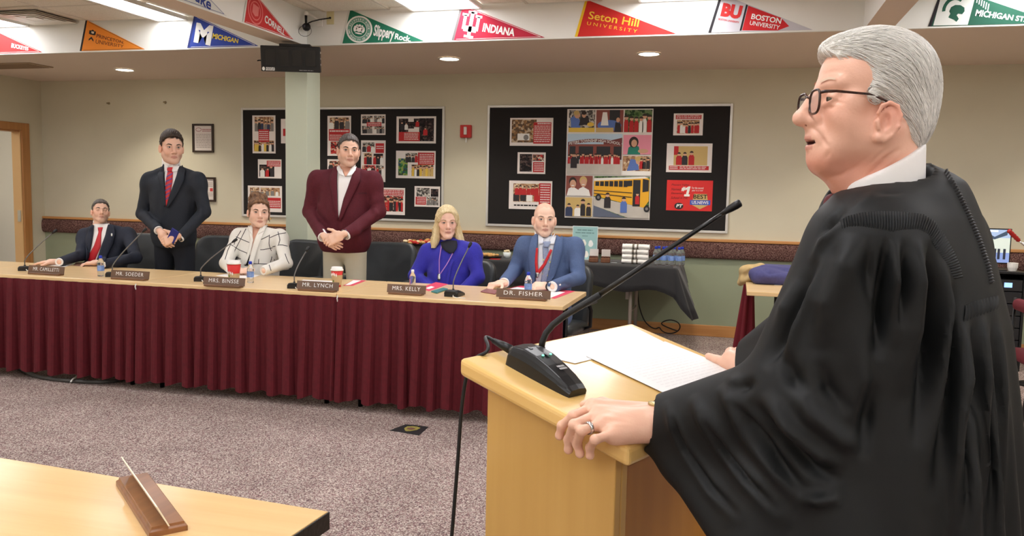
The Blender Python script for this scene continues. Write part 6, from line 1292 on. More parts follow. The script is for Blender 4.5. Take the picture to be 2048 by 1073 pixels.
# standing man, burgundy blazer
Hl = head_at(700,300.5,5.85,63,.12,-.02,.03)
hl = hand_ops(J(650,474,5.57),(.75,-.2,-.45),(-.1,-1,.2),-1,(.3,.5,.4),1.0,thumb=(.5,.7,.1)); hr = hand_ops(J(684,470,5.53),(-.8,-.25,-.4),(.1,-1,.3),1,(.25,.5,.4),1.02,thumb=(.6,.7,.1))
rl, jf, hw, cm = suit_person('standing man in burgundy blazer, open white shirt and khaki trousers', Hl, J(634,356,5.88), J(747,358,5.88), J(620,424,5.86), J(757,424,5.86), J(645,472,5.62), J(695,468,5.58), hl, hr, M_burg, M_khaki, False, (236,194,170), 'c', 1,
    short_hair(.0005,.006,.08,-.05), hair_mat('dark_crop',(62,54,50),(96,88,84)), (54,42,36), ([(676,332),(675,360),(677,436)],[(714,330),(702,364),(679,436)]), None,
    ([(672,331),(660,360),(668,400),(676,440)],[(677,329),(675,360),(676,400),(678,437)]), ([(714,330),(702,362),(688,400),(679,438)],[(722,342),(722,362),(702,400),(682,442)]), 5.88,
    [([(752,392),(744,410),(752,428),(742,446)],6,.008),([(738,396),(746,416),(734,438)],5,-.008),([(622,396),(634,412),(624,430)],6,.008),([(632,420),(642,440),(660,456)],5,-.008),([(736,446),(716,462),(700,470)],6,.006),([(678,440),(676,470),(674,500)],3,-.008),([(640,448),(652,462),(662,470)],4,-.005),([(708,430),(716,470),(722,500)],7,.006),([(652,380),(650,420),(656,455)],6,-.005)],
    hem=float(J(690,508,5.72)[2]), sk=dict(stubble=.3,scalp=((92,80,74),.072,-.055)), wid=1.04, belly=.035, hops=dict(jw=1.1,full=1.08), arm_r=(.062,.056,.044), col=False)
px_patch('neck_skin', jf, [(680,334),(684,342),(691,355)],[(710,333),(702,342),(693,355)], mat('skin_neck',(216,164,140),.5), rl, .0115, .002, 12, 6); px_patch('collar_wing', jf, [(676,328),(675,344),(680,352)],[(680,330),(686,346),(690,356)], M_shirt, rl, .017, .003, 10, 4); px_patch('collar_wing', jf, [(709,330),(700,346),(694,356)],[(715,328),(713,344),(704,354)], M_shirt, rl, .017, .003, 10, 4)
watch(rl, J(690,469,5.565), nz(J(684,470,5.53)-J(695,468,5.58)), .032, M_steel, mat('watch_blue',(40,50,90),.2), (.1,-1,.35))
lines_on(rl, jf, [[(716,388),(724,386),(734,387)]], 2.0, mat('pocket_edge',(70,20,32),.8), 'pocket_edge', .002)
# seated woman, white checked jacket, hair up
Hb = head_at(520,425,5.84,60,.12,.0,.03)
hl = hand_ops(at_z(470,538,zt_+.012),(.8,-.45,-.1),(0,-.3,1),1,(.3,.5,.4),.88); hr = hand_ops(at_z(499,541,zt_+.012),(-.9,-.35,-.1),(0,-.3,1),1,(.3,.5,.4),.88)
def bun():
    f0 = short_hair(.005,.006,.08,-.075); 
    return model([(f0,0),(ell((.02,-.02,.13),(.05,.045,.032)),.015),(ell((-.035,-.03,.115),(.035,.04,.03)),.015),(ell((.05,-.045,.1),(.03,.035,.028)),.015),(cone((-.07,.03,.01),(-.078,.012,-.06),.009,.004),.01),(cone((.07,.03,.02),(.079,.01,-.03),.008,.004),.01),(cone((-.076,.0,-.04),(-.084,.01,-.075),.006,.003),.006)])
rb, jf, hw, cm = suit_person('seated woman in white jacket with black check lines and hair up', Hb, J(478,470,5.88), J(560,472,5.88), J(452,527,5.68), J(572,527,5.68), at_z(462,539,zt_+.016), at_z(530,541,zt_+.018), hl, hr, M_whj, M_trn, True, (244,204,182), 'd', 1,
    bun(), hair_mat('chestnut',(78,52,38),(150,112,80)), (90,66,52), ([(500,454),(506,490),(494,528)],[(525,456),(509,492),(497,530)],mat('skin_neck',(216,164,140),.5)), None,
    ([(497,452),(503,480),(498,505),(490,530)],[(503,455),(508,482),(503,506),(494,530)]), ([(524,454),(512,478),(504,506),(499,530)],[(536,450),(524,478),(514,506),(508,530)]), 5.88,
    [([(556,490),(550,508),(560,524)],5,.006),([(468,490),(462,508),(470,522)],5,.006),([(540,536),(552,528),(566,520)],4,-.005),([(520,470),(516,500),(512,530)],4,.004)], wid=1.05, belly=.02, sk=dict(lips=(190,108,100),scalp=((90,62,48),.074,-.09)), hops=dict(full=1.06,jw=.96,chin=.97,neck=.05), arm_r=(.052,.048,.038), col=False, fp=dict(brow_th=.0034))
px_patch('black_top', jf, [(495,508),(491,532)],[(501,506),(503,532)], M_black, rb, .009, .002, 6, 4)
lines_on(rb, jf, [[(482,462),(472,478),(468,490)],[(492,458),(482,478),(470,500),(466,512)],[(472,474),(490,482),(500,486)],[(462,490),(478,500),(502,510)],[(456,512),(468,514),(482,518)],[(450,520),(456,500),(462,488)],[(522,458),(519,490),(517,528)],[(505,482),(522,480),(538,472)],[(508,500),(526,500),(545,496)],[(539,470),(538,490),(545,508),(541,525)],[(556,464),(560,480),(552,510),(548,522)],[(540,476),(556,469),(572,466)],[(545,494),(562,490),(580,494)],[(538,530),(544,548)],[(556,548),(570,542),(582,536)],[(570,508),(574,520),(578,528)],[(500,528),(520,528),(535,529)],[(528,456),(545,450),(556,458)],[(566,548),(570,540)]], 1.3, M_line)
px_patch('collar_wing', jf, [(499,450),(499,465)],[(507,458),(508,474)], M_whj, rb, .02, .005, 6, 4); px_patch('collar_wing', jf, [(524,462),(518,472)],[(542,446),(530,466)], M_whj, rb, .02, .005, 6, 4)
for q in ((497,437),(542,438)): p = at_y(q[0],q[1],5.84); 
ea = J(541.5,438,5.85)-np.array(rb.location); MB().lathe([(.006*math.sin(q),-.006*math.cos(q)) for q in [k*math.pi/6 for k in range(1,6)]],10,0,T(*ea)).build('earring', mat('gold',(214,170,90),.25,metal=.9), rb, smooth=True)
# seated woman, royal blue top, long blonde hair
Hk = head_at(896,446,5.84,62,.1,-.03,-.02)
def long_hair():
    f0 = short_hair(.007,.004,.08,-.09); o = [(f0,0)]
    for s in (-1,1):
        o += [(cone((s*.064,.02,.045),(s*.082,.012,-.06),.022,.026),.025),(cone((s*.082,.012,-.06),(s*.098,.03,-.15),.026,.03),.02),(cone((s*.095,.025,-.13),(s*.112,.05,-.2),.03,.016),.02),(cone((s*.07,-.03,-.06),(s*.09,-.02,-.18),.04,.03),.03)]
    o += [(ell((0,-.06,-.1),(.075,.03,.1)),.03),(cone((-.045,.065,.07),(-.068,.05,.0),.012,.012),.012),(cone((.04,.07,.07),(.066,.05,.01),.012,.012),.012)]
    return model(o)
rk, jf, hw, cm = suit_person('seated woman in royal blue top with long blonde hair', Hk, J(856,502,5.88), J(946,500,5.88), J(830,552,5.8), J(956,555,5.8), J(862,580,5.72), J(925,582,5.72), None, None, M_roy, M_trn, True, (240,198,178), 'e', 1,
    long_hair(), hair_mat('blonde',(226,208,166),(204,182,134)), (170,140,104), None, None, ([(905,520),(898,540),(893,572)],[(907,522),(901,541),(897,573)]), ([(905,560),(905,562),(905,566)],[(905.5,560),(905.5,562),(905.5,566)]), 5.88,
    [([(846,515),(850,540),(842,560)],7,.007),([(872,520),(866,545),(870,570)],7,.006),([(935,520),(930,545),(938,565)],7,.007),([(918,530),(914,550),(918,570)],5,-.005),([(836,545),(850,552),(858,566)],4,-.005)], wid=1.05, belly=.03, sk=dict(lips=(178,104,98)), hops=dict(full=.95,jw=.92,chin=1.04,neck=.05), arm_r=(.054,.05,.043), col=False, fp=dict(brow_th=.0025))
px_patch('dark_collar', jf, [(882,487),(885,497),(892,504),(901,508)],[(914,484),(915,492),(913,500),(906,508)], M_dkcol, rk, .008, .006, 16, 7, bulge=.01)
lines_on(rk, jf, [[(884,494),(880,520),(880,548)],[(907,506),(894,530),(881,550)]], 1.6, mat('lilac_cord',(170,120,190),.5), 'necklace_cord', .012)
px_patch('pendant', jf, [(877.5,549),(877,562)],[(882,549),(882,562)], M_steel, rk, .014, .003, 4, 3)
# seated bald man, blue suit, lanyard
Hf = head_at(1091,439.5,5.84,67,.1,.02,.02)
hl = hand_ops(at_z(1005,567,zt_+.01),(-.6,-.75,-.08),(-.2,-.25,1),-1,(.7,.9,.6),1.02); hr = hand_ops(at_z(1097,572,zt_+.008),(-.9,-.42,-.02),(.05,-.4,1),1,(.5,.7,.5),1.02)
M_check = mat('checked_shirt',(226,228,232),.75,col2=(196,202,214),scale=300)
rf, jf, hw, cm = suit_person('seated bald man in blue suit with red lanyard', Hf, J(1050,488,5.88), J(1150,490,5.88), J(1030,540,5.86), J(1157,556,5.76), at_z(1009,565,zt_+.014), at_z(1107,573,zt_+.012), hl, hr, M_bsuit, M_bsuit, True, (244,206,182), 'f', 1,
    None, None, (120,96,80), ([(1078,472),(1074,510),(1072,566)],[(1114,468),(1106,510),(1090,566)],M_check), ([(1088,490),(1086,496),(1087,530),(1082,566)],[(1100,490),(1097,496),(1102,530),(1094,566)]),
    ([(1062,478),(1058,510),(1062,545),(1066,570)],[(1078,470),(1075,510),(1073,545),(1071,570)]), ([(1114,468),(1106,505),(1098,545),(1092,570)],[(1126,478),(1124,505),(1112,545),(1100,572)]), 5.88,
    [([(1146,520),(1138,538),(1150,554)],5,.006),([(1134,500),(1132,525),(1140,545)],5,-.005),([(1030,515),(1040,535),(1034,552)],5,.006),([(1044,500),(1048,525),(1040,550)],5,-.004),([(1120,560),(1136,556),(1150,562)],5,.006),([(1110,572),(1130,568),(1148,574)],4,-.005)], wid=1.06, belly=.01, hops=dict(brow=1.1,jw=1.04,full=1.0,ear=1.05), sk=dict(stubble=.22,scalp=((226,184,158),.1,-.02)), tie_m=mat('plaid_tie',(150,164,190),.6,col2=(120,130,160),scale=160), arm_r=(.058,.052,.042), fp=dict(brow_th=.0026))
lines_on(rf, jf, [[(1089,506),(1101,512)],[(1087,520),(1101,526)],[(1087,534),(1100,540)],[(1086,548),(1099,553)]], 3.2, mat('tie_yellow',(206,200,110),.6), 'tie_stripe', .0135)
px_patch('tie_knot', jf, [(1087,487),(1089,497)],[(1102,487),(1098,497)], mat('plaid_tie',(0,0,0)), rf, .017, .004, 5, 4, bulge=.004)
px_patch('collar_wing', jf, [(1077,470),(1079,492)],[(1089,482),(1088,490)], M_check, rf, .018, .003, 6, 4); px_patch('collar_wing', jf, [(1099,484),(1100,491)],[(1115,466),(1108,492)], M_check, rf, .018, .003, 6, 4)
px_patch('lanyard', jf, [(1074,498),(1072,525),(1074,548)],[(1078,498),(1077,525),(1079,546)], M_red, rf, .017, .002, 14, 3); px_patch('lanyard', jf, [(1101,500),(1088,528),(1075,545)],[(1105,502),(1093,530),(1080,549)], M_red, rf, .018, .002, 14, 3); px_patch('lanyard_clip', jf, [(1074,546),(1075,556)],[(1080,546),(1079,556)], M_steel, rf, .02, .003, 5, 3)
watch(rf, at_z(1101,572.6,zt_+.01), nz(at_z(1097,572,zt_+.008)-at_z(1107,573,zt_+.012)), .03, M_black, M_wrist, (0,-.5,1))
# ---------------------------------------------------------------- the robed man at the lectern
JC = at_d(1815,470,1.45); jr = root_at('person','white-haired man with glasses in black robe standing at the lectern',JC[0],JC[1])
BFj = -E1; BLj = np.array([-BFj[1],BFj[0],0]); Uz = np.array([0,0,1.0])     # body forward, body left (near side)
# ---- head (x = his right, y = forward, z = up)
h0 = at_d(1737,203,1.41); rd = nz(ray(1748,203)); pl_ = nz(-CR-rd*np.dot(-CR,rd)); Fj = nz((pl_*math.cos(.37)-rd*math.sin(.37))*[1,1,0]); Fj = nz(Fj+Uz*.03); HM = axes(Fj, 0.0)
HO, HS_ = h0, .915; HMs = HM*HS_
jo = [(ell((0,-.012,.028),(.077,.098,.09)),0),(ell((0,.028,.045),(.062,.06,.058)),.025),(ell((0,.026,-.035),(.062,.062,.078)),.025)]
for s in (-1,1):
    jo += [(cone((s*.053,-.006,-.064),(s*.019,.071,-.11),.0225,.017),.03),(cone((s*.04,.045,-.06),(s*.028,.07,-.092),.023,.017),.025),(sph((s*.041,.054,-.036),.027),.02),(sph((s*.054,.045,-.012),.018),.016),
           (cone((s*.044,.07,.026),(s*.01,.086,.022),.0105),.014),(sph((s*.033,.104,-.002),.018),.012,'s'),(sph((s*.033,.0745,-.003),.0152),.004),(ell((s*.0345,.0905,-.004),(.0135,.011,.003)),.0015,'s'),
           (cone((s*.022,.086,-.012),(s*.046,.072,-.018),.004,.003),.008)]
jo += [(ell((0,.079,-.114),(.023,.02,.0185)),.02),(cone((0,.092,.012),(0,.126,-.034),.0085,.0095),.012),(sph((0,.126,-.039),.0102),.008),(cone((0,.122,-.041),(0,.1,-.05),.009,.009),.01),(ell((0,.094,-.02),(.0125,.022,.032)),.012),(ell((0,.093,-.07),(.031,.0165,.026)),.016),(ell((0,.084,-.1),(.025,.015,.016)),.014)]
for s in (-1,1):
    jo += [(ell((s*.0125,.099,-.0425),(.0075,.0135,.0085)),.010),(cone((s*.011,.1,-.041),(0,.12,-.035),.0078,.0085),.010),(cone((s*.023,.091,-.077),(0,.1055,-.0735),.0034,.0046),.007),(cone((s*.021,.089,-.0885),(0,.1015,-.092),.004,.006),.007),(ell((s*.0075,.11,-.049),(.0035,.006,.0035)),.002,'s')]
jo += [(ell((0,.105,-.0815),(.025,.022,.0042)),.003,'s'),(ell((0,.118,-.104),(.02,.008,.006)),.012,'s')]
c3,s3 = math.cos(.2), math.sin(.2)
for s in (-1,1):   # ears
    a = .32*s; Me = np.array([[math.cos(a),-math.sin(a),0],[math.sin(a),math.cos(a),0],[0,0,1]])@np.array([[1,0,0],[0,c3,-s3],[0,s3,c3]])
    ey_, ez_ = .013, -.014
    jo += [(ell((s*.0805,-.018+ey_,-.031+ez_),(.0058,.0185,.0305),Me),.006),(sph((s*.079,-.006+ey_,-.059+ez_),.0085),.007),(ell((s*.0885,-.012+ey_,-.031+ez_),(.0125,.0115,.0185),Me),.002,'s')]
    hx_ = [(-.001,-.016,.081),(-.006,-.003,.084),(-.018,.003,.0865),(-.031,-.003,.0885),(-.038,-.019,.0895),(-.036,-.038,.0885),(-.027,-.054,.086),(-.014,-.064,.083)]
    jo += [(cone((s*a_[2],a_[0]+ey_,a_[1]+ez_),(s*b_[2],b_[0]+ey_,b_[1]+ez_),.0036,.0036),.003) for a_,b_ in zip(hx_[:-1],hx_[1:])]
    jo += [(cone((s*.0825,.0+ey_,-.03+ez_),(s*.0835,-.003+ey_,-.043+ez_),.0048,.004),.004),(cone((s*.085,-.023+ey_,-.014+ez_),(s*.0855,-.0265+ey_,-.04+ez_),.003,.003),.003)]
jo += [(cone((0,-.025,-.06),(0,-.05,-.2),.064,.068),.03),(cone((0,.062,-.118),(0,.0,-.17),.022,.045),.035)]
for s in (-1,1): jo += [(cone((s*.05,-.03,-.06),(s*.022,.005,-.185),.016,.013),.02)]
jw_ = placed(model(jo), HO, HM, HS_)
core = model([(jw_,0),(cone(HO+HMs@np.array([0,-.045,-.17]),JC-Uz*.25,.045,.05),.02)])
v1, f1 = mesh_sdf(core, HO+np.array([-.2,-.2,-.62]), HO+np.array([.2,.2,.15]), .0026); v1 = relax(v1,f1,1,.3); N1 = vnormals(v1,f1)
v1 = crease(v1,N1,[(a_,b_,h_*1.8) for a_,b_,h_ in [([(1618,252),(1634,262),(1648,280),(1656,296)],4,-.0022),([(1634,256),(1650,276),(1660,292)],6,.0016),([(1658,298),(1656,310),(1650,322)],4,-.0014),([(1650,212),(1662,216),(1674,212)],3,-.0012),([(1668,196),(1680,194),(1690,190)],2.5,-.0008),([(1668,202),(1682,206),(1692,208)],2.5,-.0008),([(1800,296),(1770,318),(1738,345),(1715,372)],4,-.003),([(1812,300),(1786,320),(1750,350)],5,.002),([(1778,292),(1750,318),(1730,340)],3,-.0015),
    ([(1650,355),(1680,352),(1710,335),(1740,310)],6,-.002),([(1642,130),(1665,124),(1690,126)],3,-.0005),([(1640,148),(1668,143),(1695,146)],3,-.0005)]])
cj = skin_cols(v1,HO,HM,HS_,(232,182,158),lips=None); q1 = ((v1-HO)@HM)/HS_
def bl(w,c_): 
    global cj
    w = np.clip(w,0,1)[:,None]; cj = cj*(1-w)+np.array(c_)*w
bl(.5*((np.abs(q1[:,0]) < .024)&(q1[:,1] > .086)&(q1[:,1] > .09)&(q1[:,2] > -.0965)&(q1[:,2] < -.0695)&(np.abs(q1[:,0]) < .019)&((q1[:,2] > -.078)|(q1[:,2] < -.084))), lin((196,116,108))[:3]); bl(1.0*((np.abs(q1[:,0]) < .025)&(np.abs(q1[:,2]+.0815) < .0032)&(q1[:,1] < .103)&(q1[:,1] > .078)), lin((84,36,34))[:3])
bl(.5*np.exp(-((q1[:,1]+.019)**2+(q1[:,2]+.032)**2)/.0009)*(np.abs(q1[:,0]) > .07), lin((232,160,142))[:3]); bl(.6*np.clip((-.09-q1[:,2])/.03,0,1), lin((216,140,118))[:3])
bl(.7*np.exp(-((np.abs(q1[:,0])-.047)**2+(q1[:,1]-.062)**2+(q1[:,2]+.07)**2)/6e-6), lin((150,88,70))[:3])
# ---- hands
def hd(px,py,l): return on_pod(px,py,l)
def ed(px,py,dd): 
    t = min(1,max(0,(px-918)/320)); ye = 716+t*184; return at_d(px,py,float((on_pod(px,ye)-CAM)@CF)+dd)
Wn = hd(1302,846,.034)
nh = [(cone(Wn+np.array([0,0,.0]),hd(1222,868,.016),.024,.017),0),(cone(Wn,hd(1204,846,.026),.026,.0155),.015),(cone(Wn,hd(1196,826,.03),.026,.0155),.015),(cone(hd(1295,828,.034),hd(1184,812,.028),.022,.0145),.015),(cone(hd(1304,862,.026),hd(1235,872,.014),.022,.016),.015)]
def fing(pts, r): 
    for i in range(len(pts)-1): nh.append((cone(pts[i],pts[i+1],r*(1-.07*i),r*(1-.07*(i+1))),.004 if i else .009)); nh.append((sph(pts[i+1],r*(1.02-.07*i)),.004))
fing([hd(1184,815,.026),hd(1147,832,.016),ed(1124,852,-.006),ed(1119,872,-.002)],.0098)
fing([hd(1196,829,.028),hd(1148,850,.017),ed(1137,880,-.012),ed(1137,900,-.006)],.0098)
fing([hd(1204,848,.026),hd(1163,862,.017),ed(1154,888,-.014),ed(1160,908,-.008)],.0096)
fing([hd(1222,870,.018),hd(1190,880,.012),ed(1180,896,-.012),ed(1180,912,-.006)],.0088)
nh += [(cone(hd(1262,822,.02),hd(1205,806,.012),.0145,.011),.01),(cone(hd(1205,806,.012),hd(1168,810,.009),.011,.0085),.005)]
EN = at_d(1600,800,1.36); nh += [(cone(Wn,EN,.026,.035),.012),(cone(EN,JC+BLj*.17-Uz*.02,.035,.04),.02)]
vN, fN = mesh_sdf(model(nh), np.minimum(np.minimum(Wn,EN),ed(1119,912,0))-.09, np.maximum(np.maximum(Wn,EN),JC+BLj*.17)+.09, .003); vN = relax(vN,fN,1,.3)
nN = vnormals(vN,fN); vN = crease(vN,nN,[([(1184,818),(1215,822),(1250,828)],3,.0012),([(1196,832),(1225,836),(1262,842)],3,.0014),([(1205,850),(1232,850),(1266,852)],3,.0014),([(1200,838),(1222,842),(1240,846)],3,-.0012)])
Wf = hd(1492,734,.03); fh = [(cone(Wf,hd(1458,716,.03),.026,.017),0),(cone(Wf,hd(1462,707,.034),.026,.016),.015),(cone(hd(1490,740,.02),hd(1452,727,.014),.02,.0145),.012),(cone(hd(1452,727,.014),hd(1434,720,.012),.0125,.0115),.008),(cone(hd(1434,720,.012),hd(1417,713,.011),.0112,.0092),.004)]
EF = at_d(1648,655,1.78); FS_ = JC-BLj*.19-Uz*.02; fh += [(cone(Wf,EF,.026,.035),.012),(cone(EF,FS_,.035,.04),.02)]
Pd = nz(E2*1.0+BFj*.3)
for i,(px,py) in enumerate(((1458,716),(1463,709),(1468,704),(1474,702))): b = hd(px,py,.028); m1 = b+Pd*.035-Uz*.012; fh += [(cone(b,m1,.0095,.009),.008),(cone(m1,m1+Pd*.012-Uz*.03,.009,.008),.004)]
vF, fF = mesh_sdf(model(fh), np.minimum(np.minimum(Wf,EF),FS_)-.12, np.maximum(np.maximum(Wf,EF),FS_)+.12, .0035); vF = relax(vF,fF,1,.3)
def handcol(v): 
    c = np.tile(np.array(lin((232,184,158))[:3]),(len(v),1)); n_ = np.sin(v[:,0]*140)*np.sin(v[:,1]*160)*np.sin(v[:,2]*150); return c*(1+.06*n_[:,None]*np.array([.3,1,1]))
vb = np.concatenate([v1,vN,vF]); fb = np.concatenate([f1,fN+len(v1),fF+len(v1)+len(vN)]); cb = np.concatenate([cj,handcol(vN),handcol(vF)])
np_obj('body', vb, fb, mat('skin_judge',(255,255,255),.38,attr=True,bump=.06,bscale=240,spec=.45), jr, cb)
# ring
rc0, rc1 = hd(1204,848,.026), hd(1163,862,.017); rcx_ = rc0*.36+rc1*.64; rdx = nz(rc1-rc0); ra_ = nz(np.cross(rdx,Uz)); rb2 = np.cross(ra_,rdx); n = 24; off = np.array(jr.location)
MB().grid([[rcx_-off+rdx*t*.0035+(ra_*math.cos(2*math.pi*j/n)+rb2*math.sin(2*math.pi*j/n))*rr for j in range(n)] for t,rr in ((-1,.0098),(-1,.0116),(0,.0122),(1,.0116),(1,.0098),(-1,.0098))],closed=True).build('ring', M_chrome, jr, smooth=True)
# eyes
for s in (-1,1):
    c = HO+HMs@np.array([s*.033,.0755,-.003]); gz = nz(HM[:,1]+HM[:,0]*.0-Uz*.05); fr = axes(gz); m = MB(); prof = [(.0132*HS_*math.sin(a),.0132*HS_*math.cos(a)) for a in [math.pi*(1-k/16) for k in range(1,16)]]
    m.lathe([(r_,z_) for r_,z_ in prof],20,0,frame(c-off,fr[:,0],np.cross(fr[:,1],fr[:,0]),fr[:,1])); 
    ks = len(prof)-1
    for i in range(ks):
        for j in range(20): m.mi[i*20+j] = 2 if i >= ks-1 else (1 if i >= ks-4 else 0)
    m.mi[-1] = 2; m.mi[-2] = 0
    m.build('eye', [mat('eye_white',(214,202,196),.25),mat('iris_judge',(92,84,70),.2),mat('pupil',(16,14,14),.1)], jr, smooth=True)
def hp_(x,y,z): return Vector(HO+HMs@np.array([x,y,z])-off)
# ---- glasses: tortoiseshell rims, temple arms, thin lenses
gl = MB(); M_tort = mat('tortoiseshell',(70,38,26),.25,col2=(32,20,18),scale=120,contrast=1.5); M_lens = mat('spectacle_lens',(235,238,240),.03,alpha=.12)
def rim(s): return [(s*(.036+.026*math.copysign(abs(math.cos(a))**.6,math.cos(a))), .111-.10*(.036+.026*math.cos(a))*.18, -.010+.0215*math.copysign(abs(math.sin(a))**.7,math.sin(a))*(1-.06*math.cos(a)*0)) for a in [2*math.pi*k/28 for k in range(28)]]
g_ = None
for s in (-1,1):
    P = rim(s); o = MB().tube([hp_(*p) for p in P]+[hp_(*P[0]),hp_(*P[1])],.0021,8,caps=False).build('glasses_rim' , M_tort, jr, smooth=True)
    MB().add([hp_(p[0],p[1]-.0005,p[2]) for p in P],[tuple(range(28))]).build('lens', M_lens, o)
    MB().tube([hp_(s*.0615,.1098,.004),hp_(s*.0645,.103,.006),hp_(s*.072,.085,.0065),hp_(s*.079,.03,.003),hp_(s*.0825,.005,-.006),hp_(s*.0845,-.015,-.016),hp_(s*.084,-.03,-.034)],[.0024,.0026,.0022,.0019,.0018,.0018,.0016],8).build('temple_arm', M_tort, jr, smooth=True)
    MB().tube([hp_(s*.0655,.0935,.0062),hp_(s*.0715,.0855,.0065)],.0024,8).build('hinge', M_steel, jr)
MB().tube([hp_(-.0115,.1105,-.002),hp_(-.005,.113,.0015),hp_(.005,.113,.0015),hp_(.0115,.1105,-.002)],.0021,8).build('bridge', M_tort, jr, smooth=True)
for s in (-1,1): px_patch('eyebrow', jw_, [(s*.05,.0315),(s*.036,.036),(s*.016,.0315)],[(s*.05,.0285),(s*.036,.031),(s*.016,.0265)], mat('brow_grey',(214,186,164),.9), jr, .002, 0, 10, 3, 0.0, 0, lambda q: (HO+(HS_*np.stack([q[:,0],np.full(len(q),.17),q[:,1]],1))@HM.T, np.tile(-HM[:,1],(len(q),1))))
# ---- hair, swept back
hj = [(ell((0,-.020,.040),(.0855,.100,.094)),0),(ell((0,.022,.080),(.058,.062,.043)),.03),(ell((.012,.062,.088),(.036,.03,.022)),.025),(ell((0,-.072,-.02),(.07,.045,.075)),.03)]
hj += [(ell((0,.105,.018),(.072,.062,.066)),.012,'s')]
for s in (-1,1): hj += [(sph((s*.088,.074,.03),.05),.02,'s'),(ell((s*.086,.03,-.05),(.03,.062,.062)),.008,'s'),(ell((s*.082,-.003,-.048),(.02,.024,.036)),.006,'s'),(ell((s*.08,.02,-.09),(.03,.05,.05)),.01,'s'),(ell((s*.0765,.022,.0),(.0042,.012,.016)),.008)]
nn_ = nz((0,-.75,1)); hj += [(half(nn_,float(nn_@np.array([0,-.09,-.098]))),.012,'i')]
jhl = model(hj); jh = placed(jhl, HO, HM, HS_); vh, fh_ = mesh_sdf(jh, HO-.2, HO+.2, .0032); vh = relax(vh,fh_,1,.3); Nh = vnormals(vh,fh_); qh = ((vh-HO)@HM)/HS_
fl = qh[:,2]*np.clip((qh[:,1]+.03)/.06+.5,0,1)*1.0+ (qh[:,1]*.35+qh[:,2]*.6)*(1-np.clip((qh[:,1]+.03)/.06+.5,0,1)); lat = np.abs(qh[:,0])
wv_ = np.sin((fl*1.0+lat*.5)*420+3*np.sin(qh[:,1]*28)+4*np.sin(lat*60)); vh = vh+Nh*(.0016*wv_+.001*np.sin((fl+lat*.7)*900+qh[:,1]*60))[:,None]
M_hj = mat('hair_white',(238,236,230),.5,col2=(206,203,194),scale=26,detail=5,aniso=(1,1,1),bump=.3,bscale=220,spec=.4)
hobj = np_obj('hair', vh, fh_, M_hj, jr)
# fine strands following the combing direction
rng = np.random.default_rng(4); ns, npt = 5200, 9; idx = rng.choice(len(vh),ns); P = vh[idx].astype(float); tr = [P]
for k in range(npt-1):
    q = ((P-HO)@HM)/HS_; e = .003; g = np.stack([jh((P+np.eye(3)[i]*e).astype(np.float32))-jh((P-np.eye(3)[i]*e).astype(np.float32)) for i in range(3)],-1).astype(float); g /= np.linalg.norm(g,axis=1,keepdims=True)+1e-9
    dn = np.clip((-q[:,1]+.01)/.10,0,1.0)+.15+.5*np.clip(np.abs(q[:,0])/.08,0,1)*.6; dl = np.stack([np.zeros(ns),-np.ones(ns)*(1.05-.8*np.clip((-q[:,1]-.02)/.1,0,1)),-dn],1); d = dl@HM.T+rng.normal(0,.10,(ns,3)); d -= g*(d*g).sum(1,keepdims=True); d /= np.linalg.norm(d,axis=1,keepdims=True)+1e-9
    P = P+d*.0062; sd_ = jh(P.astype(np.float32)).astype(float); P = P-g*(sd_-.0016-.0012*rng.random(ns))[:,None]; tr.append(P)
TR = np.stack(tr,1); tan = np.gradient(TR,axis=1); tan /= np.linalg.norm(tan,axis=2,keepdims=True)+1e-9
up_ = np.cross(tan, np.array(Uz)[None,None]+.01); up_ /= np.linalg.norm(up_,axis=2,keepdims=True)+1e-9; b2 = np.cross(tan,up_); rad = (np.array([.3,.8,1,1,1,1,.9,.6,.2])*.00055)[None,:,None]
V_ = np.stack([TR+rad*(up_*math.cos(a)+b2*math.sin(a)) for a in (0,2.09,4.19)],2); base_ = (np.arange(ns)*npt*3)[:,None,None]; i_ = np.arange(npt-1)[None,:,None]*3; j_ = np.arange(3)[None,None,:]
Q = np.stack([base_+i_+j_, base_+i_+(j_+1)%3, base_+i_+3+(j_+1)%3, base_+i_+3+j_],-1).reshape(-1,4)
sh_ = rng.uniform(.78,1.1,ns); qq = ((TR[:,0]-HO)@HM)/HS_; sh_ *= 1-.16*np.clip((-qq[:,1]-.04)/.06,0,1); ccol = np.repeat((np.array(lin((244,242,236))[:3])[None]*sh_[:,None]),npt*3,0)
st_ = np_obj('hair_strands', V_.reshape(-1,3), Q, mat('hair_strand',(255,255,255),.4,attr=True,spec=.5), jr, ccol); st_['kind'] = 'stuff'; st_.parent = hobj; st_.location = (0,0,0)
# ---- shirt collar and tie
cfn = placed(model([(cone((0,-.034,-.09),(0,-.035,-.30),.0735,.088),0),(half((0,-.62,-1),.134/math.sqrt(1+.62**2)),.004,'i')]),HO,HM,HS_); c = HO+HMs@np.array([0,-.03,-.16]); vc,fc = mesh_sdf(cfn,c-.17,c+.17,.004); np_obj('shirt_collar',vc,fc,M_shirt,jr)
tk = HO+HMs@np.array([0,.05,-.19]); vt,ft_ = mesh_sdf(model([(cone(tk,tk-Uz*.03+HM[:,1]*.006,.015,.012),0)]),tk-.07,tk+.07,.004); np_obj('tie_knot',vt,ft_,mat('maroon_tie',(96,30,40),.6),jr)
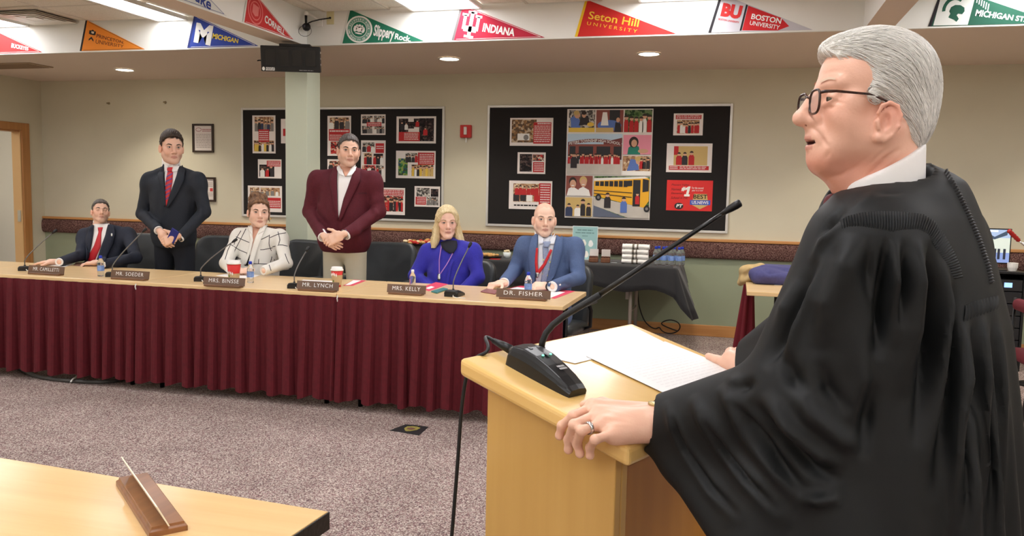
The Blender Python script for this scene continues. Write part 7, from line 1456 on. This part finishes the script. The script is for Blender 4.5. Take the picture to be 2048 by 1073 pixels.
# ---- robe
def jz(y): return 1.42-(y-400)*1.45/1653
tab = [(330,1812,.045,.055),(345,1806,.078,.085),(362,1806,.098,.12),(385,1803,.108,.165),(430,1804,.12,.205),(520,1808,.138,.215),(640,1816,.154,.22),(800,1821,.16,.23),(1073,1825,.165,.245),(1600,1846,.2,.28)]
tz_ = np.array([jz(t[0]) for t in tab])[::-1]; tcx = np.array([at_d(t[1],t[0],1.45) for t in tab])[::-1]; ta = np.array([t[2] for t in tab])[::-1]; tb_ = np.array([t[3] for t in tab])[::-1]
tcf = np.array([(p-JC)@BFj for p in tcx]); tcl = np.array([(p-JC)@BLj for p in tcx])*0.0
def torso(P):
    q = P-A3(JC); z = P[:,2]; a = np.interp(z,tz_,ta); b = np.interp(z,tz_,tb_); fz = np.interp(z,tz_,tcf); x = (q@A3(BFj)-fz); y = q@A3(BLj); ang = np.arctan2(y,x)
    rr = np.sqrt((x/a)**2+(y/b)**2)+1e-6; amp = np.clip((1.28-z)/.5,0,1)*.012; w_ = amp*np.sin(ang*17+1.2*np.sin(ang*5)+.6*z*4)
    return ((rr-1)*np.minimum(a,b)*.9-w_).astype(np.float32)
NS = JC+BLj*.165-Uz*.035+BFj*.02; FSh = JC-BLj*.17-Uz*.035
Wn2 = hd(1318,850,.03); Wf2 = hd(1500,730,.03); HL = at_d(1500,1130,1.36); H2 = at_d(1700,1130,1.30); WL_ = at_d(1362,925,1.50)
rob = [(torso,0),(cone(FSh,EF,.10,.098),.05),(cone(EF,Wf2,.092,.06),.03),(cone(NS,EN,.10,.098),.05),(cone(EN,Wn2,.085,.054),.03),(slab_tri(NS,EN,H2,.05),.05),(slab_tri(EN,Wn2,WL_,.03),.035),(slab_tri(EN,WL_,HL,.035),.035),(slab_tri(EN,HL,H2,.045),.04),
       (cone(at_d(1700,440,1.5),at_d(1640,640,1.6),.045,.07),.06),(cone(at_d(1640,640,1.6),at_d(1600,1000,1.6),.07,.1),.06)]
ccx = HO+HMs@np.array([0,.0,-.2]); rob += [(placed(half((0,-.32,-1),.150/1.05),HO,HM,HS_),.006,'i'),(cone(HO+HMs@np.array([0,-.036,-.09]),HO+HMs@np.array([0,-.03,-.25]),.0775,.085),.006,'s'),
       (cone(hd(1330,850,.03),hd(1270,838,.034),.046,.05),.006,'s'),(cone(Wf2,hd(1450,715,.03),.048,.055),.006,'s'),(half((0,0,1),.06),.01,'i')]
rfn = model(rob)
vr, fr_ = mesh_sdf(rfn, np.array([-.4,1.0,.03]), np.array([.75,2.45,1.62]), .0052); vr = relax(vr,fr_,2,.5); Nr = vnormals(vr,fr_)
CRS = [([(1712,470),(1690,530),(1655,610),(1645,700)],26,.016),([(1742,470),(1735,540),(1748,640)],12,-.010),([(1772,470),(1768,560),(1766,640),(1755,720)],[8,10,12,14],-.020),([(1792,478),(1792,560),(1786,700)],12,.014),([(1810,476),(1806,560),(1796,660)],8,-.014),([(1838,476),(1832,560),(1820,660),(1800,800)],[8,12,18,22],.016),([(1862,480),(1866,580),(1858,700),(1830,900)],[7,9,12,14],-.016),
       ([(1886,520),(1892,620),(1882,740),(1850,950)],[7,10,14,18],.014),([(1906,560),(1908,680),(1895,800),(1870,1000)],[7,9,11,14],-.014),([(1932,640),(1930,760),(1915,900),(1900,1073)],11,.012),([(1948,640),(1950,760),(1942,900),(1930,1073)],8,-.012),([(1968,630),(1972,760),(1966,900),(1955,1073)],9,.011),([(1986,630),(1990,780),(1986,920),(1982,1073)],7,-.010),([(2002,640),(2006,800),(2004,1073)],7,.008),
       ([(1384,790),(1410,838),(1448,892),(1500,960),(1580,1060)],[12,14,16,18,20],.013),([(1402,822),(1448,893),(1500,962),(1560,1030)],[6,7,8,9],-.013),([(1330,802),(1352,858),(1380,910),(1430,985),(1490,1050)],[10,11,12,14,16],.010),([(1346,830),(1356,866),(1372,900),(1424,976),(1484,1040)],[5,6,7,8,9],-.012),([(1468,800),(1498,848),(1560,930),(1620,1000)],[8,9,11,14],-.014),([(1440,770),(1462,800),(1500,870),(1560,950),(1640,1030)],[14,16,18,20,22],.010),
       ([(1526,786),(1572,850),(1640,908),(1690,936)],[14,16,18,16],.016),([(1500,800),(1556,872),(1620,930),(1680,965)],[12,14,14,12],-.012),([(1462,784),(1488,774),(1512,760)],10,-.008),([(1580,760),(1620,830),(1680,880),(1730,900)],[16,18,18,16],.012),([(1600,995),(1640,1002),(1680,1000)],12,.014),([(1560,700),(1590,760),(1610,800)],16,-.010),([(1640,720),(1660,780),(1700,830)],14,-.009),([(1600,560),(1575,620),(1545,700)],14,.010),([(1640,520),(1600,600),(1560,680),(1530,740)],12,-.013),([(1662,500),(1625,580),(1590,660),(1570,730)],12,.010),
       ([(1690,440),(1650,480),(1620,530)],8,.008),([(1690,410),(1660,450),(1640,480)],7,-.008),([(1700,420),(1740,395),(1790,385)],8,.004),([(1720,405),(1770,385),(1830,380)],6,-.003),([(1720,640),(1725,760),(1700,850)],16,.010),([(1745,760),(1735,840),(1720,920)],14,-.012),([(1455,750),(1470,765),(1490,790)],14,.005)]
vr = crease(vr,Nr,[(a_,b_,(h_*1.9 if h_ < 0 else h_*1.5)) for a_,b_,h_ in CRS]); vr = relax(vr,fr_,1,.35)
M_robe = mat('black_robe',(13,16,17),.6,col2=(10,13,14),scale=40,spec=.4,bump=.05,bscale=700)
np_obj('robe', vr, fr_, M_robe, jr)
# gathered pleats below the yoke seam, neckline binding, braid along the back seam
def flutes(name, curve, off_px, nfl, amp, m, off=.004, k=5):
    cu = resample(curve, nfl*6); of = resample(off_px, nfl*6); Lp, Rp = cu, cu+of; n = len(cu); u = np.linspace(0,1,k); q = (Lp[:,None]*(1-u)[None,:,None]+Rp[:,None]*u[None,:,None]).reshape(-1,2)
    P,hit = march(rfn, CAM, np.array([ray(x,y) for x,y in q]), .7); e = .004; g = np.stack([rfn((P+np.eye(3)[i]*e).astype(np.float32))-rfn((P-np.eye(3)[i]*e).astype(np.float32)) for i in range(3)],-1).astype(float); g /= np.linalg.norm(g,axis=1,keepdims=True)+1e-9
    ph = np.repeat(np.arange(n)/6*2*np.pi,k); fade = np.tile(np.array([.2]+[1.0]*(k-2)+[.3]),n); P = P+g*(off*np.tile(np.array([.5]+[1.0]*(k-2)+[-.6]),n)+amp*fade*np.sin(ph))[:,None]; G = P.reshape(n,k,3)-off_j; hm = hit.reshape(n,k)
    mb = MB(); mb.v = [tuple(p) for p in G.reshape(-1,3)]
    for i in range(n-1):
        for j in range(k-1):
            if hm[i:i+2,j:j+2].all(): mb.f.append((i*k+j,i*k+j+1,(i+1)*k+j+1,(i+1)*k+j)); mb.mi.append(0)
    us = sorted({i for f_ in mb.f for i in f_}); mp = {u_:i for i,u_ in enumerate(us)}; mb.v = [mb.v[u_] for u_ in us]; mb.f = [tuple(mp[i] for i in f_) for f_ in mb.f]
    if mb.f: mb.build(name, m, jr, smooth=True)
off_j = np.array(jr.location)
yoke = [(1676,446),(1694,433),(1722,426),(1762,423),(1805,424),(1846,429),(1868,442),(1886,466),(1904,496),(1918,526),(1926,556)]
flutes('gathered_pleats', yoke, [(4,16),(2,32),(0,40),(0,42),(0,40),(-2,36),(-14,26),(-22,18),(-24,10),(-22,6),(-18,4)], 58, .0013, M_robe, .0012, 7)
flutes('gathered_pleats', [(1930,612),(1950,602),(1975,596),(1998,590)], [(-4,36),(-2,36),(0,34),(0,30)], 11, .0016, M_robe, .0015)
watch(jr, hd(1306,847,.033), nz(hd(1302,846,.034)-hd(1330,850,.03)), .032, mat('gold_band',(206,180,110),.3,metal=.9), mat('gold_face',(200,180,130),.3,metal=.8), (0,0,1))
br = resample([(1894,341),(1918,384),(1940,430),(1960,478),(1978,530),(1986,566)],60); flutes('braid_trim', br, [(-7,3)]*6, 40, .0018, mat('braid_black',(18,18,20),.5), .004, 4)
